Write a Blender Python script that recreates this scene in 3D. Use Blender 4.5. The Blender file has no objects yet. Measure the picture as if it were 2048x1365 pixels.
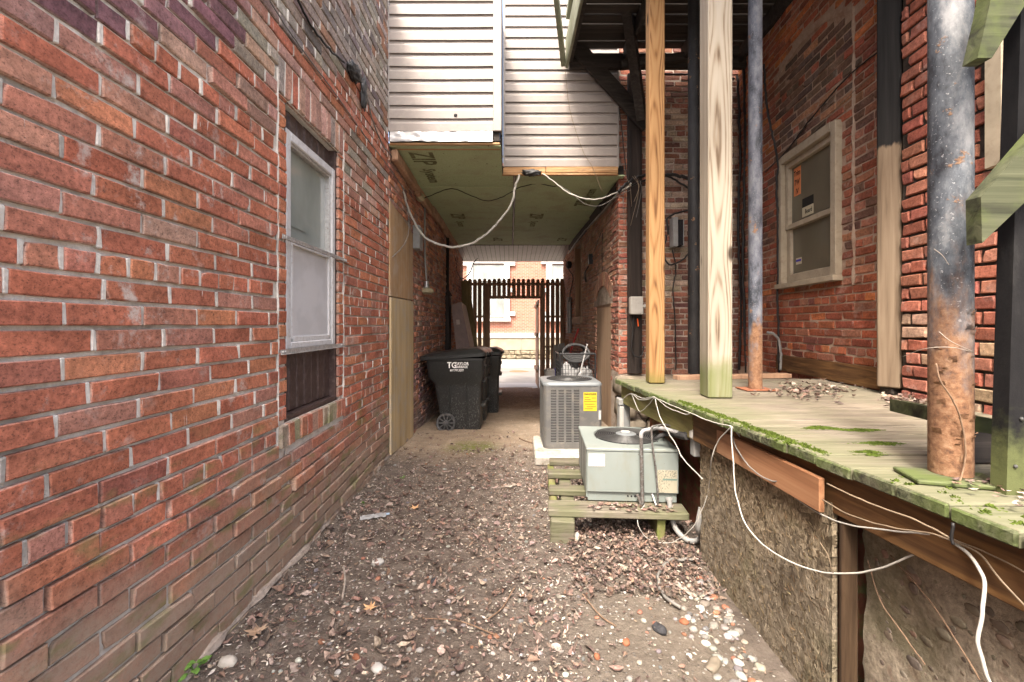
import bpy, math, random
import numpy as np
from mathutils import Vector, noise as mnoise

# ------------------------------------------------------------------ camera, sky, sun, exposure
scene = bpy.context.scene
COL = scene.collection
F, CX, CY, CH = 880.0, 1020.0, 650.0, 1.30      # focal length in photo pixels, vanishing point, camera height
cam_d = bpy.data.cameras.new("camera"); cam = bpy.data.objects.new("camera", cam_d); COL.objects.link(cam)
cam_d.sensor_width = 36.0; cam_d.lens = F / 2048 * 36.0
cam_d.shift_x = (1024 - CX) / 2048; cam_d.shift_y = -(682.5 - CY) / 2048
cam_d.clip_start = 0.05; cam_d.clip_end = 500
cam.location = (0, 0, CH); cam.rotation_euler = (math.radians(90), 0, 0)
scene.camera = cam

SUN_DIR = Vector((0.24, 0.62, -1.0)).normalized()      # direction the light travels
elev = math.asin(-SUN_DIR.z)
az = math.atan2(-SUN_DIR.x, -SUN_DIR.y)                # compass angle of the sun from +Y towards +X
world = bpy.data.worlds.new("World"); scene.world = world; world.use_nodes = True
wn = world.node_tree.nodes; wl = world.node_tree.links
sky = wn.new("ShaderNodeTexSky"); sky.sky_type = 'NISHITA'; sky.sun_disc = False
sky.sun_elevation = elev; sky.sun_rotation = az
sky.air_density = 1.0; sky.dust_density = 8.0; sky.ozone_density = 0.3
wl.new(sky.outputs[0], wn["Background"].inputs[0]); wn["Background"].inputs[1].default_value = 0.15
sun_d = bpy.data.lights.new("sun", 'SUN'); sun_d.energy = 1.1; sun_d.angle = math.radians(7.0); sun_d.color = (1.0, 0.95, 0.88)
sun = bpy.data.objects.new("sun", sun_d); COL.objects.link(sun)
sun.rotation_euler = SUN_DIR.to_track_quat('-Z', 'Y').to_euler()
scene.view_settings.view_transform = 'Standard'; scene.view_settings.look = 'None'
scene.view_settings.gamma = 1.0; scene.view_settings.use_curve_mapping = False
scene.view_settings.exposure = 2.28
scene.render.engine = 'CYCLES'
scene.cycles.max_bounces = 8; scene.cycles.diffuse_bounces = 6

# ------------------------------------------------------------------ helpers
rnd = random.Random(7)
U = rnd.uniform
def P(px, py, Y):                                      # a point of the place at depth Y
    return Vector(((px - CX) / F * Y, Y, CH - (py - CY) / F * Y))
def proj(p):
    return (CX + p[0] / p[1] * F, CY - (p[2] - CH) / p[1] * F) if p[1] > 0.05 else (-9999, -9999)
WL = {}                                                # world location of every object
def wloc(o): return WL[o.name] if o is not None else Vector((0, 0, 0))
def reg(o, loc, parent):
    COL.objects.link(o)
    loc = Vector(loc); o.location = loc - wloc(parent)
    if parent is not None: o.parent = parent
    WL[o.name] = loc
    return o
def tag(o, label=None, cat=None, group=None, kind=None):
    if label: o["label"] = label
    if cat: o["category"] = cat
    if group: o["group"] = group
    if kind: o["kind"] = kind
    return o
def thing(name, label, cat, loc=(0, 0, 0), group=None):
    o = bpy.data.objects.new(name, None); o.empty_display_size = 0.1
    reg(o, loc, None); return tag(o, label, cat, group)
def part_empty(name, loc, parent):
    o = bpy.data.objects.new(name, None); o.empty_display_size = 0.05
    return reg(o, loc, parent)
def frame_axes(d, up=(0, 0, 1)):
    d = Vector(d).normalized(); up = Vector(up)
    s = d.cross(up)
    if s.length < 1e-4: s = d.cross(Vector((0, 1, 0)))
    s.normalize(); return d, s, s.cross(d).normalized()
def smooth_path(pts, n=8):
    pts = [Vector(p) for p in pts]
    if len(pts) < 3: return pts
    ext = [2 * pts[0] - pts[1]] + pts + [2 * pts[-1] - pts[-2]]
    out = []
    for i in range(1, len(ext) - 2):
        p0, p1, p2, p3 = ext[i - 1:i + 3]
        for k in range(n):
            t = k / n
            out.append(0.5 * ((2 * p1) + (p2 - p0) * t + (2 * p0 - 5 * p1 + 4 * p2 - p3) * t * t + (3 * p1 - p0 - 3 * p2 + p3) * t ** 3))
    out.append(pts[-1]); return out
class MB:
    def __init__(s): s.v = []; s.f = []; s.c = []; s.col = (1, 1, 1); s.mi = []; s.m = 0
    def add(s, vs, fs):
        b = len(s.v)
        s.v += [tuple(v) for v in vs]; s.c += [s.col] * len(vs)
        s.f += [tuple(b + i for i in f) for f in fs]; s.mi += [s.m] * len(fs); return s
    def cbox(s, c, size, axes=None, ch=0.003, jit=0):
        """chamfered box"""
        c = Vector(c); A = axes or (Vector((1, 0, 0)), Vector((0, 1, 0)), Vector((0, 0, 1)))
        h = [x / 2 for x in size]; ch = min(ch, min(h) * 0.8)
        idx = {}; vs = []
        for sx in (-1, 1):
            for sy in (-1, 1):
                for sz in (-1, 1):
                    sg = (sx, sy, sz); j = Vector((U(-jit, jit), U(-jit, jit), U(-jit, jit))) if jit else Vector((0, 0, 0))
                    for a in range(3):
                        p = [sg[k] * (h[k] - (0 if k == a else ch)) for k in range(3)]
                        idx[(sx, sy, sz, a)] = len(vs); vs.append(c + A[0] * p[0] + A[1] * p[1] + A[2] * p[2] + j)
        fs = []
        def key(a, va, b, vb, d, vd, ax):
            k = [0, 0, 0]; k[a] = va; k[b] = vb; k[d] = vd; return idx[(k[0], k[1], k[2], ax)]
        for a in range(3):
            b, d = (a + 1) % 3, (a + 2) % 3
            for sg in (-1, 1):
                fs.append([key(a, sg, b, -1, d, -1, a), key(a, sg, b, 1, d, -1, a), key(a, sg, b, 1, d, 1, a), key(a, sg, b, -1, d, 1, a)])
            for sa in (-1, 1):
                for sb in (-1, 1):
                    fs.append([key(a, sa, b, sb, d, -1, a), key(a, sa, b, sb, d, 1, a), key(a, sa, b, sb, d, 1, b), key(a, sa, b, sb, d, -1, b)])
        for sx in (-1, 1):
            for sy in (-1, 1):
                for sz in (-1, 1): fs.append([idx[(sx, sy, sz, a)] for a in range(3)])
        out = []
        for f in fs:
            n = (vs[f[1]] - vs[f[0]]).cross(vs[f[2]] - vs[f[0]]); m = sum((vs[i] for i in f), Vector()) / len(f) - c
            out.append(f if n.dot(m) > 0 else f[::-1])
        return s.add(vs, out)
    def box(s, x0, x1, y0, y1, z0, z1, ch=0.003):
        return s.cbox(((x0 + x1) / 2, (y0 + y1) / 2, (z0 + z1) / 2), (x1 - x0, y1 - y0, z1 - z0), None, ch)
    def beam(s, p0, p1, w, t, up=(0, 0, 1), ch=0.003):
        """w across (sideways), t along up"""
        p0, p1 = Vector(p0), Vector(p1); d, sd, u = frame_axes(p1 - p0, up)
        return s.cbox((p0 + p1) / 2, ((p1 - p0).length, w, t), (d, sd, u), ch)
    def prism(s, poly, ext):
        """polygon of 3-D points extruded by vector ext"""
        poly = [Vector(p) for p in poly]; ext = Vector(ext); n = len(poly)
        nn = Vector()
        for i in range(n): nn += poly[i].cross(poly[(i + 1) % n])
        if nn.dot(ext) > 0: poly = poly[::-1]
        vs = poly + [p + ext for p in poly]
        fs = [list(range(n)), list(range(2 * n - 1, n - 1, -1))]
        for i in range(n):
            j = (i + 1) % n; fs.append([j, i, n + i, n + j])
        return s.add(vs, fs)
    def tube(s, pts, r, seg=8, n=8, caps=True, smooth=True):
        pts = smooth_path(pts, n) if smooth else [Vector(p) for p in pts]
        R = r if callable(r) else (lambda t: r)
        vs = []; fs = []; N = len(pts)
        d = (pts[1] - pts[0]).normalized(); _, a, b = frame_axes(d)
        for i, p in enumerate(pts):
            t = pts[min(i + 1, N - 1)] - pts[max(i - 1, 0)]
            if t.length > 1e-9: t.normalize()
            else: t = d
            a = (a - t * a.dot(t)).normalized(); b = t.cross(a)
            rr = R(i / (N - 1))
            for k in range(seg):
                an = 2 * math.pi * k / seg; vs.append(p + a * (math.cos(an) * rr) + b * (math.sin(an) * rr))
        for i in range(N - 1):
            for k in range(seg):
                k2 = (k + 1) % seg; fs.append([i * seg + k, i * seg + k2, (i + 1) * seg + k2, (i + 1) * seg + k])
        if caps: fs.append(list(range(seg))[::-1]); fs.append([(N - 1) * seg + k for k in range(seg)])
        return s.add(vs, fs)
    def lathe(s, c, prof, seg=24, axis=(0, 0, 1), caps=True):
        d, a, b = frame_axes(axis); c = Vector(c); vs = []; fs = []
        for (r, h) in prof:
            for k in range(seg):
                an = 2 * math.pi * k / seg; vs.append(c + d * h + a * (r * math.cos(an)) + b * (r * math.sin(an)))
        for i in range(len(prof) - 1):
            for k in range(seg):
                k2 = (k + 1) % seg; fs.append([i * seg + k, i * seg + k2, (i + 1) * seg + k2, (i + 1) * seg + k])
        if caps: fs.append(list(range(seg))[::-1]); fs.append([(len(prof) - 1) * seg + k for k in range(seg)])
        return s.add(vs, fs)
    def loft(s, rings, close=True):
        n = len(rings[0]); vs = [p for r in rings for p in r]; fs = []
        for i in range(len(rings) - 1):
            for k in range(n):
                k2 = (k + 1) % n; fs.append([i * n + k, i * n + k2, (i + 1) * n + k2, (i + 1) * n + k])
        if close: fs.append(list(range(n))[::-1]); fs.append([(len(rings) - 1) * n + k for k in range(n)])
        return s.add(vs, fs)
    def quad(s, a, b, c, d): return s.add([a, b, c, d], [(0, 1, 2, 3)])
    def sheet(s, O, ux, uy, nx, ny, fn=None):
        """grid sheet, fn(i/nx, j/ny) gives an offset"""
        O, ux, uy = Vector(O), Vector(ux), Vector(uy); vs = []; fs = []
        for j in range(ny + 1):
            for i in range(nx + 1):
                p = O + ux * (i / nx) + uy * (j / ny)
                if fn: p = p + Vector(fn(i / nx, j / ny))
                vs.append(p)
        for j in range(ny):
            for i in range(nx): b = j * (nx + 1) + i; fs.append([b, b + 1, b + nx + 2, b + nx + 1])
        return s.add(vs, fs)
    def build(s, name, mat, parent=None, smooth=False, origin=None, angle=35, col=False):
        arr = np.array(s.v, dtype=float)
        if origin is None:
            if parent is None:
                lo, hi = arr.min(0), arr.max(0); origin = ((lo[0] + hi[0]) / 2, (lo[1] + hi[1]) / 2, lo[2])
            else:
                lo, hi = arr.min(0), arr.max(0); origin = (lo + hi) / 2
        me = bpy.data.meshes.new(name); me.from_pydata((arr - np.array(origin)).tolist(), [], s.f)
        mats = mat if isinstance(mat, (list, tuple)) else [mat]
        for m in mats: me.materials.append(m)
        if len(mats) > 1: me.polygons.foreach_set("material_index", s.mi)
        if col:
            at = me.attributes.new("bcol", 'FLOAT_COLOR', 'POINT')
            ca = np.ones((len(s.v), 4)); ca[:, :3] = np.array(s.c); at.data.foreach_set("color", ca.ravel())
        if smooth:
            me.shade_smooth()
            if angle < 180: me.set_sharp_from_angle(angle=math.radians(angle))
        me.validate()
        return reg(bpy.data.objects.new(name, me), origin, parent)
def copy_tree(o, delta, parent=None):
    c = o.copy(); COL.objects.link(c); WL[c.name] = WL[o.name] + Vector(delta)
    c.location = WL[c.name] - wloc(parent); c.parent = parent
    for ch in o.children: copy_tree(ch, delta, c)
    return c
def text_part(name, body, size, loc, xax, yax, mat, parent, thick=0.0008, align='LEFT', sx=1.0, shear=0):
    cu = bpy.data.curves.new(name, 'FONT'); cu.body = body; cu.size = size; cu.align_x = align; cu.resolution_u = 2; cu.shear = shear
    cu.fill_mode = 'FRONT'; cu.offset = size * 0.022
    t = bpy.data.objects.new(name + "_tmp", cu); COL.objects.link(t)
    dg = bpy.context.evaluated_depsgraph_get(); dg.update()
    me = bpy.data.meshes.new_from_object(t.evaluated_get(dg))
    bpy.data.objects.remove(t); bpy.data.curves.remove(cu)
    xa, ya = Vector(xax).normalized() * sx, Vector(yax).normalized(); na = Vector(xax).cross(Vector(yax)).normalized()
    for v in me.vertices: co = v.co.copy(); v.co = xa * co.x + ya * co.y + na * thick
    me.name = name; me.materials.clear(); me.materials.append(mat)
    return reg(bpy.data.objects.new(name, me), loc, parent)

# ------------------------------------------------------------------ materials
class NT:
    def __init__(s, name, rough=0.8, spec=0.3, metal=0.0):
        s.m = bpy.data.materials.new(name); s.m.use_nodes = True; s.t = s.m.node_tree
        s.b = s.t.nodes["Principled BSDF"]; s.b.inputs["Roughness"].default_value = rough
        s.b.inputs["Specular IOR Level"].default_value = spec; s.b.inputs["Metallic"].default_value = metal
        s.geo = None
    def n(s, typ, **kw):
        nd = s.t.nodes.new("ShaderNode" + typ)
        for k, v in kw.items():
            if k in nd.inputs: 
                if hasattr(v, "is_linked") or isinstance(v, bpy.types.NodeSocket): s.t.links.new(v, nd.inputs[k])
                else: nd.inputs[k].default_value = v
            else: setattr(nd, k, v)
        return nd
    def link(s, a, b): s.t.links.new(a, b)
    def pos(s, scale=(1, 1, 1), obj=False, rot=(0, 0, 0)):
        if obj: src = s.n("TexCoord").outputs["Object"]
        else:
            if s.geo is None: s.geo = s.n("NewGeometry")
            src = s.geo.outputs["Position"]
        mp = s.n("Mapping"); mp.inputs["Scale"].default_value = scale; mp.inputs["Rotation"].default_value = rot
        s.link(src, mp.inputs["Vector"]); return mp.outputs[0]
    def noise(s, scale, vec=None, detail=4, rough=0.55, dist=0.0):
        nd = s.n("TexNoise"); nd.inputs["Scale"].default_value = scale; nd.inputs["Detail"].default_value = detail
        nd.inputs["Roughness"].default_value = rough; nd.inputs["Distortion"].default_value = dist
        s.link(vec if vec is not None else s.pos(), nd.inputs["Vector"]); return nd.outputs["Fac"]
    def ramp(s, fac, stops, interp='LINEAR'):
        nd = s.n("ValToRGB"); cr = nd.color_ramp; cr.interpolation = interp
        while len(cr.elements) < len(stops): cr.elements.new(0.5)
        for e, (p, c) in zip(cr.elements, stops):
            e.position = p; e.color = (c[0], c[1], c[2], 1) if isinstance(c, (tuple, list)) else (c, c, c, 1)
        s.link(fac, nd.inputs[0]); return nd.outputs[0]
    def mask(s, fac, a, b):
        nd = s.n("MapRange", interpolation_type='SMOOTHSTEP'); nd.inputs["From Min"].default_value = a; nd.inputs["From Max"].default_value = b
        s.link(fac, nd.inputs["Value"]); return nd.outputs[0]
    def mix(s, fac, a, b, mode='MIX'):
        nd = s.n("Mix", data_type='RGBA', blend_type=mode)
        for sock, v in ((nd.inputs[0], fac), (nd.inputs[6], a), (nd.inputs[7], b)):
            if isinstance(v, bpy.types.NodeSocket): s.link(v, sock)
            elif isinstance(v, (tuple, list)): sock.default_value = (v[0], v[1], v[2], 1)
            else: sock.default_value = v if sock == nd.inputs[0] else (v, v, v, 1)
        return nd.outputs[2]
    def math(s, op, a, b=0.0):
        nd = s.n("Math", operation=op)
        for i, v in enumerate((a, b)):
            if isinstance(v, bpy.types.NodeSocket): s.link(v, nd.inputs[i])
            else: nd.inputs[i].default_value = v
        return nd.outputs[0]
    def z(s):
        if s.geo is None: s.geo = s.n("NewGeometry")
        sp = s.n("SeparateXYZ"); s.link(s.geo.outputs["Position"], sp.inputs[0]); return sp.outputs
    def bump(s, h, strength=0.3, dist=0.01, prev=None):
        nd = s.n("Bump"); nd.inputs["Strength"].default_value = strength; nd.inputs["Distance"].default_value = dist
        s.link(h, nd.inputs["Height"])
        if prev is not None: s.link(prev, nd.inputs["Normal"])
        return nd.outputs[0]
    def out(s, col=None, rough=None, nrm=None):
        if col is not None:
            if isinstance(col, bpy.types.NodeSocket): s.link(col, s.b.inputs["Base Color"])
            else: s.b.inputs["Base Color"].default_value = (*col, 1)
        if rough is not None: s.link(rough, s.b.inputs["Roughness"])
        if nrm is not None: s.link(nrm, s.b.inputs["Normal"])
        return s.m
def plain(name, col, rough=0.6, spec=0.3, metal=0.0, var=0.15, scale=8, bump=0.0, bscale=60, dirt=None, damt=0.4):
    t = NT(name, rough, spec, metal)
    n1 = t.noise(scale, detail=6)
    c = t.ramp(n1, [(0.3, tuple(x * (1 - var) for x in col)), (0.7, tuple(min(1, x * (1 + var)) for x in col))])
    if dirt:
        n2 = t.noise(scale * 2.7, detail=7, rough=0.65)
        c = t.mix(t.math('MULTIPLY', t.mask(n2, 0.48, 0.68), damt), c, dirt)
    nr = None
    if bump: nr = t.bump(t.noise(bscale, detail=5), bump, 0.004)
    return t.out(c, None, nr)
def brick_mat(name, white=0.35, low=None, lowz=(0.75, 0.1), algae=0.0, streak=0.5, pit=0.5, rough=0.9, bump=0.5):
    t = NT(name, rough, 0.25)
    at = t.n("Attribute", attribute_name="bcol").outputs["Color"]
    n = t.noise(48, detail=5, rough=0.78)
    c = t.mix(1.0, at, t.ramp(n, [(0.3, 0.5), (0.5, 1.0), (0.72, 1.5)]), 'MULTIPLY')
    big = t.noise(5.5, t.pos((1, 1, 1.7)), detail=3)
    c = t.mix(1.0, c, t.ramp(big, [(0.3, 0.72), (0.7, 1.25)]), 'MULTIPLY')
    pits = t.noise(115, t.pos((1, 1, 1.5)), detail=3, rough=0.7)
    c = t.mix(t.math('MULTIPLY', t.mask(pits, 0.55, 0.66), pit), c, (0.05, 0.028, 0.022))
    ef = t.noise(7.5, detail=7, rough=0.74)
    ef2 = t.noise(1.3, detail=3)
    m = t.math('MULTIPLY', t.mask(ef, 0.53, 0.68), t.mask(ef2, 0.42, 0.62))
    c = t.mix(t.math('MULTIPLY', m, white), c, (0.52, 0.47, 0.42))
    st = t.noise(1.0, t.pos((75, 75, 7)), detail=3)
    sm = t.math('MULTIPLY', t.mask(st, 0.685, 0.72), t.mask(t.noise(2.2, detail=3), 0.5, 0.62))
    c = t.mix(t.math('MULTIPLY', sm, streak), c, (0.75, 0.7, 0.66))
    if low:
        zz = t.math('ADD', t.z()[2], t.math('MULTIPLY', t.math('SUBTRACT', t.noise(1.6, detail=6, rough=0.68), 0.5), 1.5))
        c = t.mix(t.math('MULTIPLY', t.mask(zz, lowz[0], lowz[1]), t.ramp(n, [(0.3, 0.5), (0.6, 0.95)])), c, low)
    if algae:
        zz = t.math('ADD', t.z()[2], t.math('MULTIPLY', t.math('SUBTRACT', t.noise(2.1, detail=4), 0.5), 1.0))
        g = t.math('MULTIPLY', t.mask(t.noise(5, t.pos((1, 1, 2.5)), detail=6), 0.52, 0.66), t.mask(zz, 1.1, 0.5))
        c = t.mix(t.math('MULTIPLY', g, algae), c, (0.16, 0.17, 0.06))
    h = t.noise(45, detail=6, rough=0.75)
    return t.out(c, None, t.bump(h, bump, 0.008))
def mortar_mat(name, c1, c2, dirt=(0.1, 0.085, 0.07), damt=0.5, low=None):
    t = NT(name, 0.95, 0.1)
    c = t.ramp(t.noise(25, detail=8, rough=0.7), [(0.3, c1), (0.7, c2)])
    c = t.mix(t.math('MULTIPLY', t.mask(t.noise(3.2, detail=6, rough=0.65), 0.5, 0.65), damt), c, dirt)
    if low:
        zz = t.math('ADD', t.z()[2], t.math('MULTIPLY', t.noise(2, detail=4), 0.5))
        c = t.mix(t.math('MULTIPLY', t.mask(zz, 0.9, 0.3), 0.6), c, low)
    h = t.noise(30, detail=6, rough=0.78)
    return t.out(c, None, t.bump(h, 0.9, 0.014))
def wood_mat(name, stops, axis=2, edge_film=None, grain=34, rings=0.0, rot=(0, 0, 0), green=None, greenz=None, weather=None, wamt=0.5, rough=0.75, knots=False, bump=0.35, dark=None, obj=True):
    """grain runs along axis; stops is a colour ramp"""
    t = NT(name, rough, 0.25)
    sc = [1, 1, 1]; sc[axis] = 0.045
    sv = t.pos(tuple(sc), obj=obj, rot=rot)
    base = t.noise(grain, sv, detail=5, rough=0.6, dist=0.6)
    if rings:
        sc2 = [1, 1, 1]; sc2[axis] = 0.02
        w = t.n("TexWave", wave_type='RINGS'); w.rings_direction = 'XYZ'[axis]
        w.inputs["Scale"].default_value = rings; w.inputs["Distortion"].default_value = 1.2; w.inputs["Detail"].default_value = 2.0; w.inputs["Detail Scale"].default_value = 1.5
        sl = [0.8, 0.8, 0.8]; sl[axis] = 0.55
        wob = t.n("TexNoise"); wob.inputs["Scale"].default_value = 1.0; wob.inputs["Detail"].default_value = 1.5; t.link(t.pos(tuple(sl), obj=obj), wob.inputs["Vector"])
        off = t.n("VectorMath", operation='MULTIPLY_ADD'); t.link(wob.outputs["Color"], off.inputs[0]); off.inputs[1].default_value = (0.10, 0.13, 0.0); t.link(t.pos(tuple(sc2), obj=obj), off.inputs[2])
        off2 = t.n("VectorMath", operation='ADD'); t.link(off.outputs[0], off2.inputs[0]); off2.inputs[1].default_value = (-0.03, -0.17, 0.0)
        t.link(off2.outputs[0], w.inputs["Vector"])
        base = t.math('ADD', t.math('MULTIPLY', w.outputs["Fac"], 0.34), t.math('MULTIPLY', base, 0.72))
    c = t.ramp(base, stops)
    if knots:
        sck = [5.5, 5.5, 5.5]; sck[axis] = 2.6
        v = t.n("TexVoronoi"); v.inputs["Scale"].default_value = 1.0; t.link(t.pos(tuple(sck), obj=obj), v.inputs["Vector"])
        c = t.mix(t.mask(v.outputs["Distance"], 0.17, 0.06), c, tuple(x * 0.35 for x in stops[0][1]))
    big = t.noise(2.2, t.pos(tuple(1 if i != axis else 0.4 for i in range(3)), obj=obj), detail=4)
    c = t.mix(1.0, c, t.ramp(big, [(0.3, 0.78), (0.7, 1.18)]), 'MULTIPLY')
    if weather:
        c = t.mix(t.math('MULTIPLY', t.mask(t.noise(5, detail=7, rough=0.7), 0.45, 0.65), wamt), c, weather)
    if dark:
        c = t.mix(t.math('MULTIPLY', t.mask(t.noise(3.3, t.pos(tuple(1 if i != axis else 0.3 for i in range(3)), obj=obj), detail=6, rough=0.7), 0.52, 0.66), dark[1]), c, dark[0])
    if green:
        m = t.mask(t.noise(4.2, detail=7, rough=0.68), 0.40, 0.60)
        if greenz:
            zz = t.math('ADD', t.z()[2], t.math('MULTIPLY', t.math('SUBTRACT', t.noise(9, detail=5), 0.5), 0.16))
            m = t.math('MULTIPLY', t.mask(zz, greenz[0], greenz[1]), t.ramp(t.noise(20, sv, detail=5), [(0.3, 0.6), (0.6, 1)]))
        c = t.mix(t.math('MULTIPLY', m, green[3]), c, green[:3])
    if edge_film:                                        # algae film creeping in from the open edge of the deck
        g = t.z(); dx = t.math('SUBTRACT', t.math('ADD', g[0], t.math('MULTIPLY', g[1], 0.086)), 1.221)
        dx = t.math('ADD', dx, t.math('MULTIPLY', t.math('SUBTRACT', t.noise(3.2, t.pos((0.5, 1.6, 1)), detail=6, rough=0.7), 0.5), 0.9))
        c = t.mix(t.math('MULTIPLY', t.mask(dx, edge_film[3], 0.0), edge_film[4]), c, edge_film[:3])
    return t.out(c, None, t.bump(base, bump, 0.003))

M = {}
M['brick_left'] = brick_mat("brick_left", 0.85, low=(0.31, 0.245, 0.18), lowz=(0.80, 0.15), algae=0.6, streak=0.8, pit=0.6)
M['brick_old'] = brick_mat("brick_old", 0.45, low=(0.22, 0.17, 0.14), lowz=(0.45, -0.15), streak=0.1, pit=0.25, bump=0.7)
M['brick_right'] = brick_mat("brick_right", 0.35, streak=0.15, pit=0.3, bump=0.6)
M['mortar_left'] = mortar_mat("mortar_left", (0.55, 0.51, 0.45), (0.8, 0.76, 0.69), dirt=(0.13, 0.11, 0.09), damt=0.5, low=(0.38, 0.32, 0.25))
M['mortar_old'] = mortar_mat("mortar_old", (0.27, 0.22, 0.18), (0.46, 0.39, 0.33), damt=0.55)
M['mortar_right'] = mortar_mat("mortar_right", (0.33, 0.23, 0.17), (0.47, 0.36, 0.28), dirt=(0.2, 0.08, 0.05), damt=0.6)
M['concrete'] = plain("concrete", (0.42, 0.39, 0.34), 0.92, 0.15, var=0.25, scale=6, bump=0.6, bscale=70, dirt=(0.16, 0.14, 0.1), damt=0.6)
M['vinyl'] = plain("vinyl_siding", (0.285, 0.254, 0.232), 0.45, 0.35, var=0.05, scale=3, dirt=(0.45, 0.4, 0.34), damt=0.25)
M['vinyl_trim'] = plain("vinyl_trim", (0.27, 0.245, 0.225), 0.45, 0.35, var=0.05, scale=3, dirt=(0.4, 0.36, 0.31), damt=0.3)
def sheathing():
    t = NT("green_sheathing", 0.75, 0.2)
    c = t.ramp(t.noise(90, t.pos((1, 0.5, 1)), detail=4), [(0.3, (0.38, 0.48, 0.27)), (0.7, (0.48, 0.57, 0.36))])
    c = t.mix(t.math('MULTIPLY', t.mask(t.noise(2.3, detail=6, rough=0.65), 0.45, 0.7), 0.5), c, (0.32, 0.29, 0.19))
    c = t.mix(t.mask(t.noise(30, detail=2), 0.70, 0.74), c, (0.05, 0.055, 0.03))
    return t.out(c, None, t.bump(t.noise(150, detail=3), 0.2, 0.002))
M['sheathing'] = sheathing()
M['print_dark'] = plain("printed_ink", (0.17, 0.18, 0.10), 0.8, 0.1, var=0.5, scale=25)
M['foil'] = plain("foil_flashing", (0.5, 0.5, 0.5), 0.38, 0.5, metal=0.7, var=0.1, scale=12, bump=0.7, bscale=18)
M['raw_wood'] = wood_mat("raw_wood_edge", [(0.3, (0.22, 0.11, 0.045)), (0.55, (0.45, 0.27, 0.13)), (0.75, (0.55, 0.42, 0.28))], axis=0, dark=((0.05, 0.035, 0.025), 0.8))
M['post_orange'] = wood_mat("treated_pine_orange", [(0.26, (0.13, 0.06, 0.022)), (0.36, (0.27, 0.14, 0.055)), (0.5, (0.335, 0.19, 0.08)), (0.8, (0.38, 0.225, 0.10))], rings=58, knots=True, green=(0.12, 0.13, 0.03, 0.8), greenz=(0.99, 0.86))
M['post_pale'] = wood_mat("treated_pine_pale", [(0.26, (0.12, 0.083, 0.054)), (0.36, (0.25, 0.203, 0.148)), (0.5, (0.32, 0.283, 0.222)), (0.8, (0.355, 0.32, 0.262))], rings=50, knots=True, green=(0.105, 0.135, 0.032, 0.85), greenz=(1.14, 0.98))
M['post_half'] = None
M['deck_wood'] = wood_mat("weathered_deck_wood", [(0.33, (0.055, 0.044, 0.034)), (0.46, (0.175, 0.148, 0.112)), (0.75, (0.29, 0.252, 0.198))], axis=0, edge_film=(0.125, 0.14, 0.07, 0.40, 0.55), grain=62, bump=0.8, green=(0.14, 0.14, 0.085, 0.35), weather=(0.17, 0.145, 0.115), wamt=0.5, dark=((0.09, 0.075, 0.055), 0.65), obj=False)
M['deck_edge'] = wood_mat("mossy_deck_edge", [(0.36, (0.025, 0.025, 0.016)), (0.52, (0.10, 0.105, 0.062)), (0.75, (0.2, 0.205, 0.135))], axis=0, grain=70, bump=0.8, green=(0.085, 0.115, 0.03, 0.75), dark=((0.07, 0.06, 0.045), 0.6), obj=False)
M['moss'] = plain("moss", (0.075, 0.105, 0.018), 0.95, 0.1, var=0.45, scale=70, bump=1.0, bscale=120)
M['rim'] = wood_mat("stained_rim_beam", [(0.25, (0.035, 0.017, 0.008)), (0.5, (0.12, 0.06, 0.024)), (0.8, (0.25, 0.135, 0.05))], axis=1, grain=30, rings=0, dark=((0.03, 0.02, 0.012), 0.5), obj=False)
M['rim_green'] = wood_mat("algae_rim_beam", [(0.25, (0.07, 0.06, 0.025)), (0.5, (0.2, 0.17, 0.07)), (0.8, (0.3, 0.27, 0.12))], axis=1, grain=26, green=(0.17, 0.18, 0.06, 0.7), obj=False)
M['cedar'] = wood_mat("cedar_board", [(0.3, (0.17, 0.075, 0.036)), (0.5, (0.28, 0.138, 0.07)), (0.75, (0.36, 0.2, 0.108))], axis=1, grain=22, bump=0.15, rough=0.6)
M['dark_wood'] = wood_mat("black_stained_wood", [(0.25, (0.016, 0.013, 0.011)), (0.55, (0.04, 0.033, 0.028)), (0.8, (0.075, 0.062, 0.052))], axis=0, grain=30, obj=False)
M['dark_wood_v'] = wood_mat("black_stained_wood_upright", [(0.25, (0.014, 0.011, 0.010)), (0.55, (0.032, 0.024, 0.02)), (0.8, (0.06, 0.045, 0.038))], axis=2, grain=30, obj=False)
M['grey_wood'] = wood_mat("grey_green_board", [(0.25, (0.15, 0.15, 0.11)), (0.6, (0.3, 0.31, 0.23)), (0.85, (0.42, 0.42, 0.34))], axis=1, grain=26, green=(0.12, 0.13, 0.065, 0.5), obj=False)
M['brace'] = wood_mat("mossy_brace_wood", [(0.33, (0.013, 0.013, 0.008)), (0.48, (0.045, 0.05, 0.025)), (0.75, (0.10, 0.105, 0.06))], axis=0, rot=(0, math.radians(50), 0), grain=26, green=(0.075, 0.095, 0.026, 0.7), bump=0.8, dark=((0.025, 0.022, 0.017), 0.8), obj=False)
M['skid'] = wood_mat("skid_wood", [(0.33, (0.045, 0.038, 0.028)), (0.47, (0.14, 0.122, 0.09)), (0.75, (0.225, 0.2, 0.155))], axis=0, grain=55, bump=0.7, green=(0.11, 0.122, 0.055, 0.55), weather=(0.14, 0.12, 0.095), wamt=0.5, dark=((0.08, 0.06, 0.042), 0.65), obj=False)
M['skid_side'] = wood_mat("skid_side_wood", [(0.25, (0.07, 0.06, 0.03)), (0.5, (0.17, 0.15, 0.07)), (0.8, (0.3, 0.27, 0.14))], axis=1, grain=24, green=(0.16, 0.2, 0.045, 0.8), obj=False)
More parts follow.
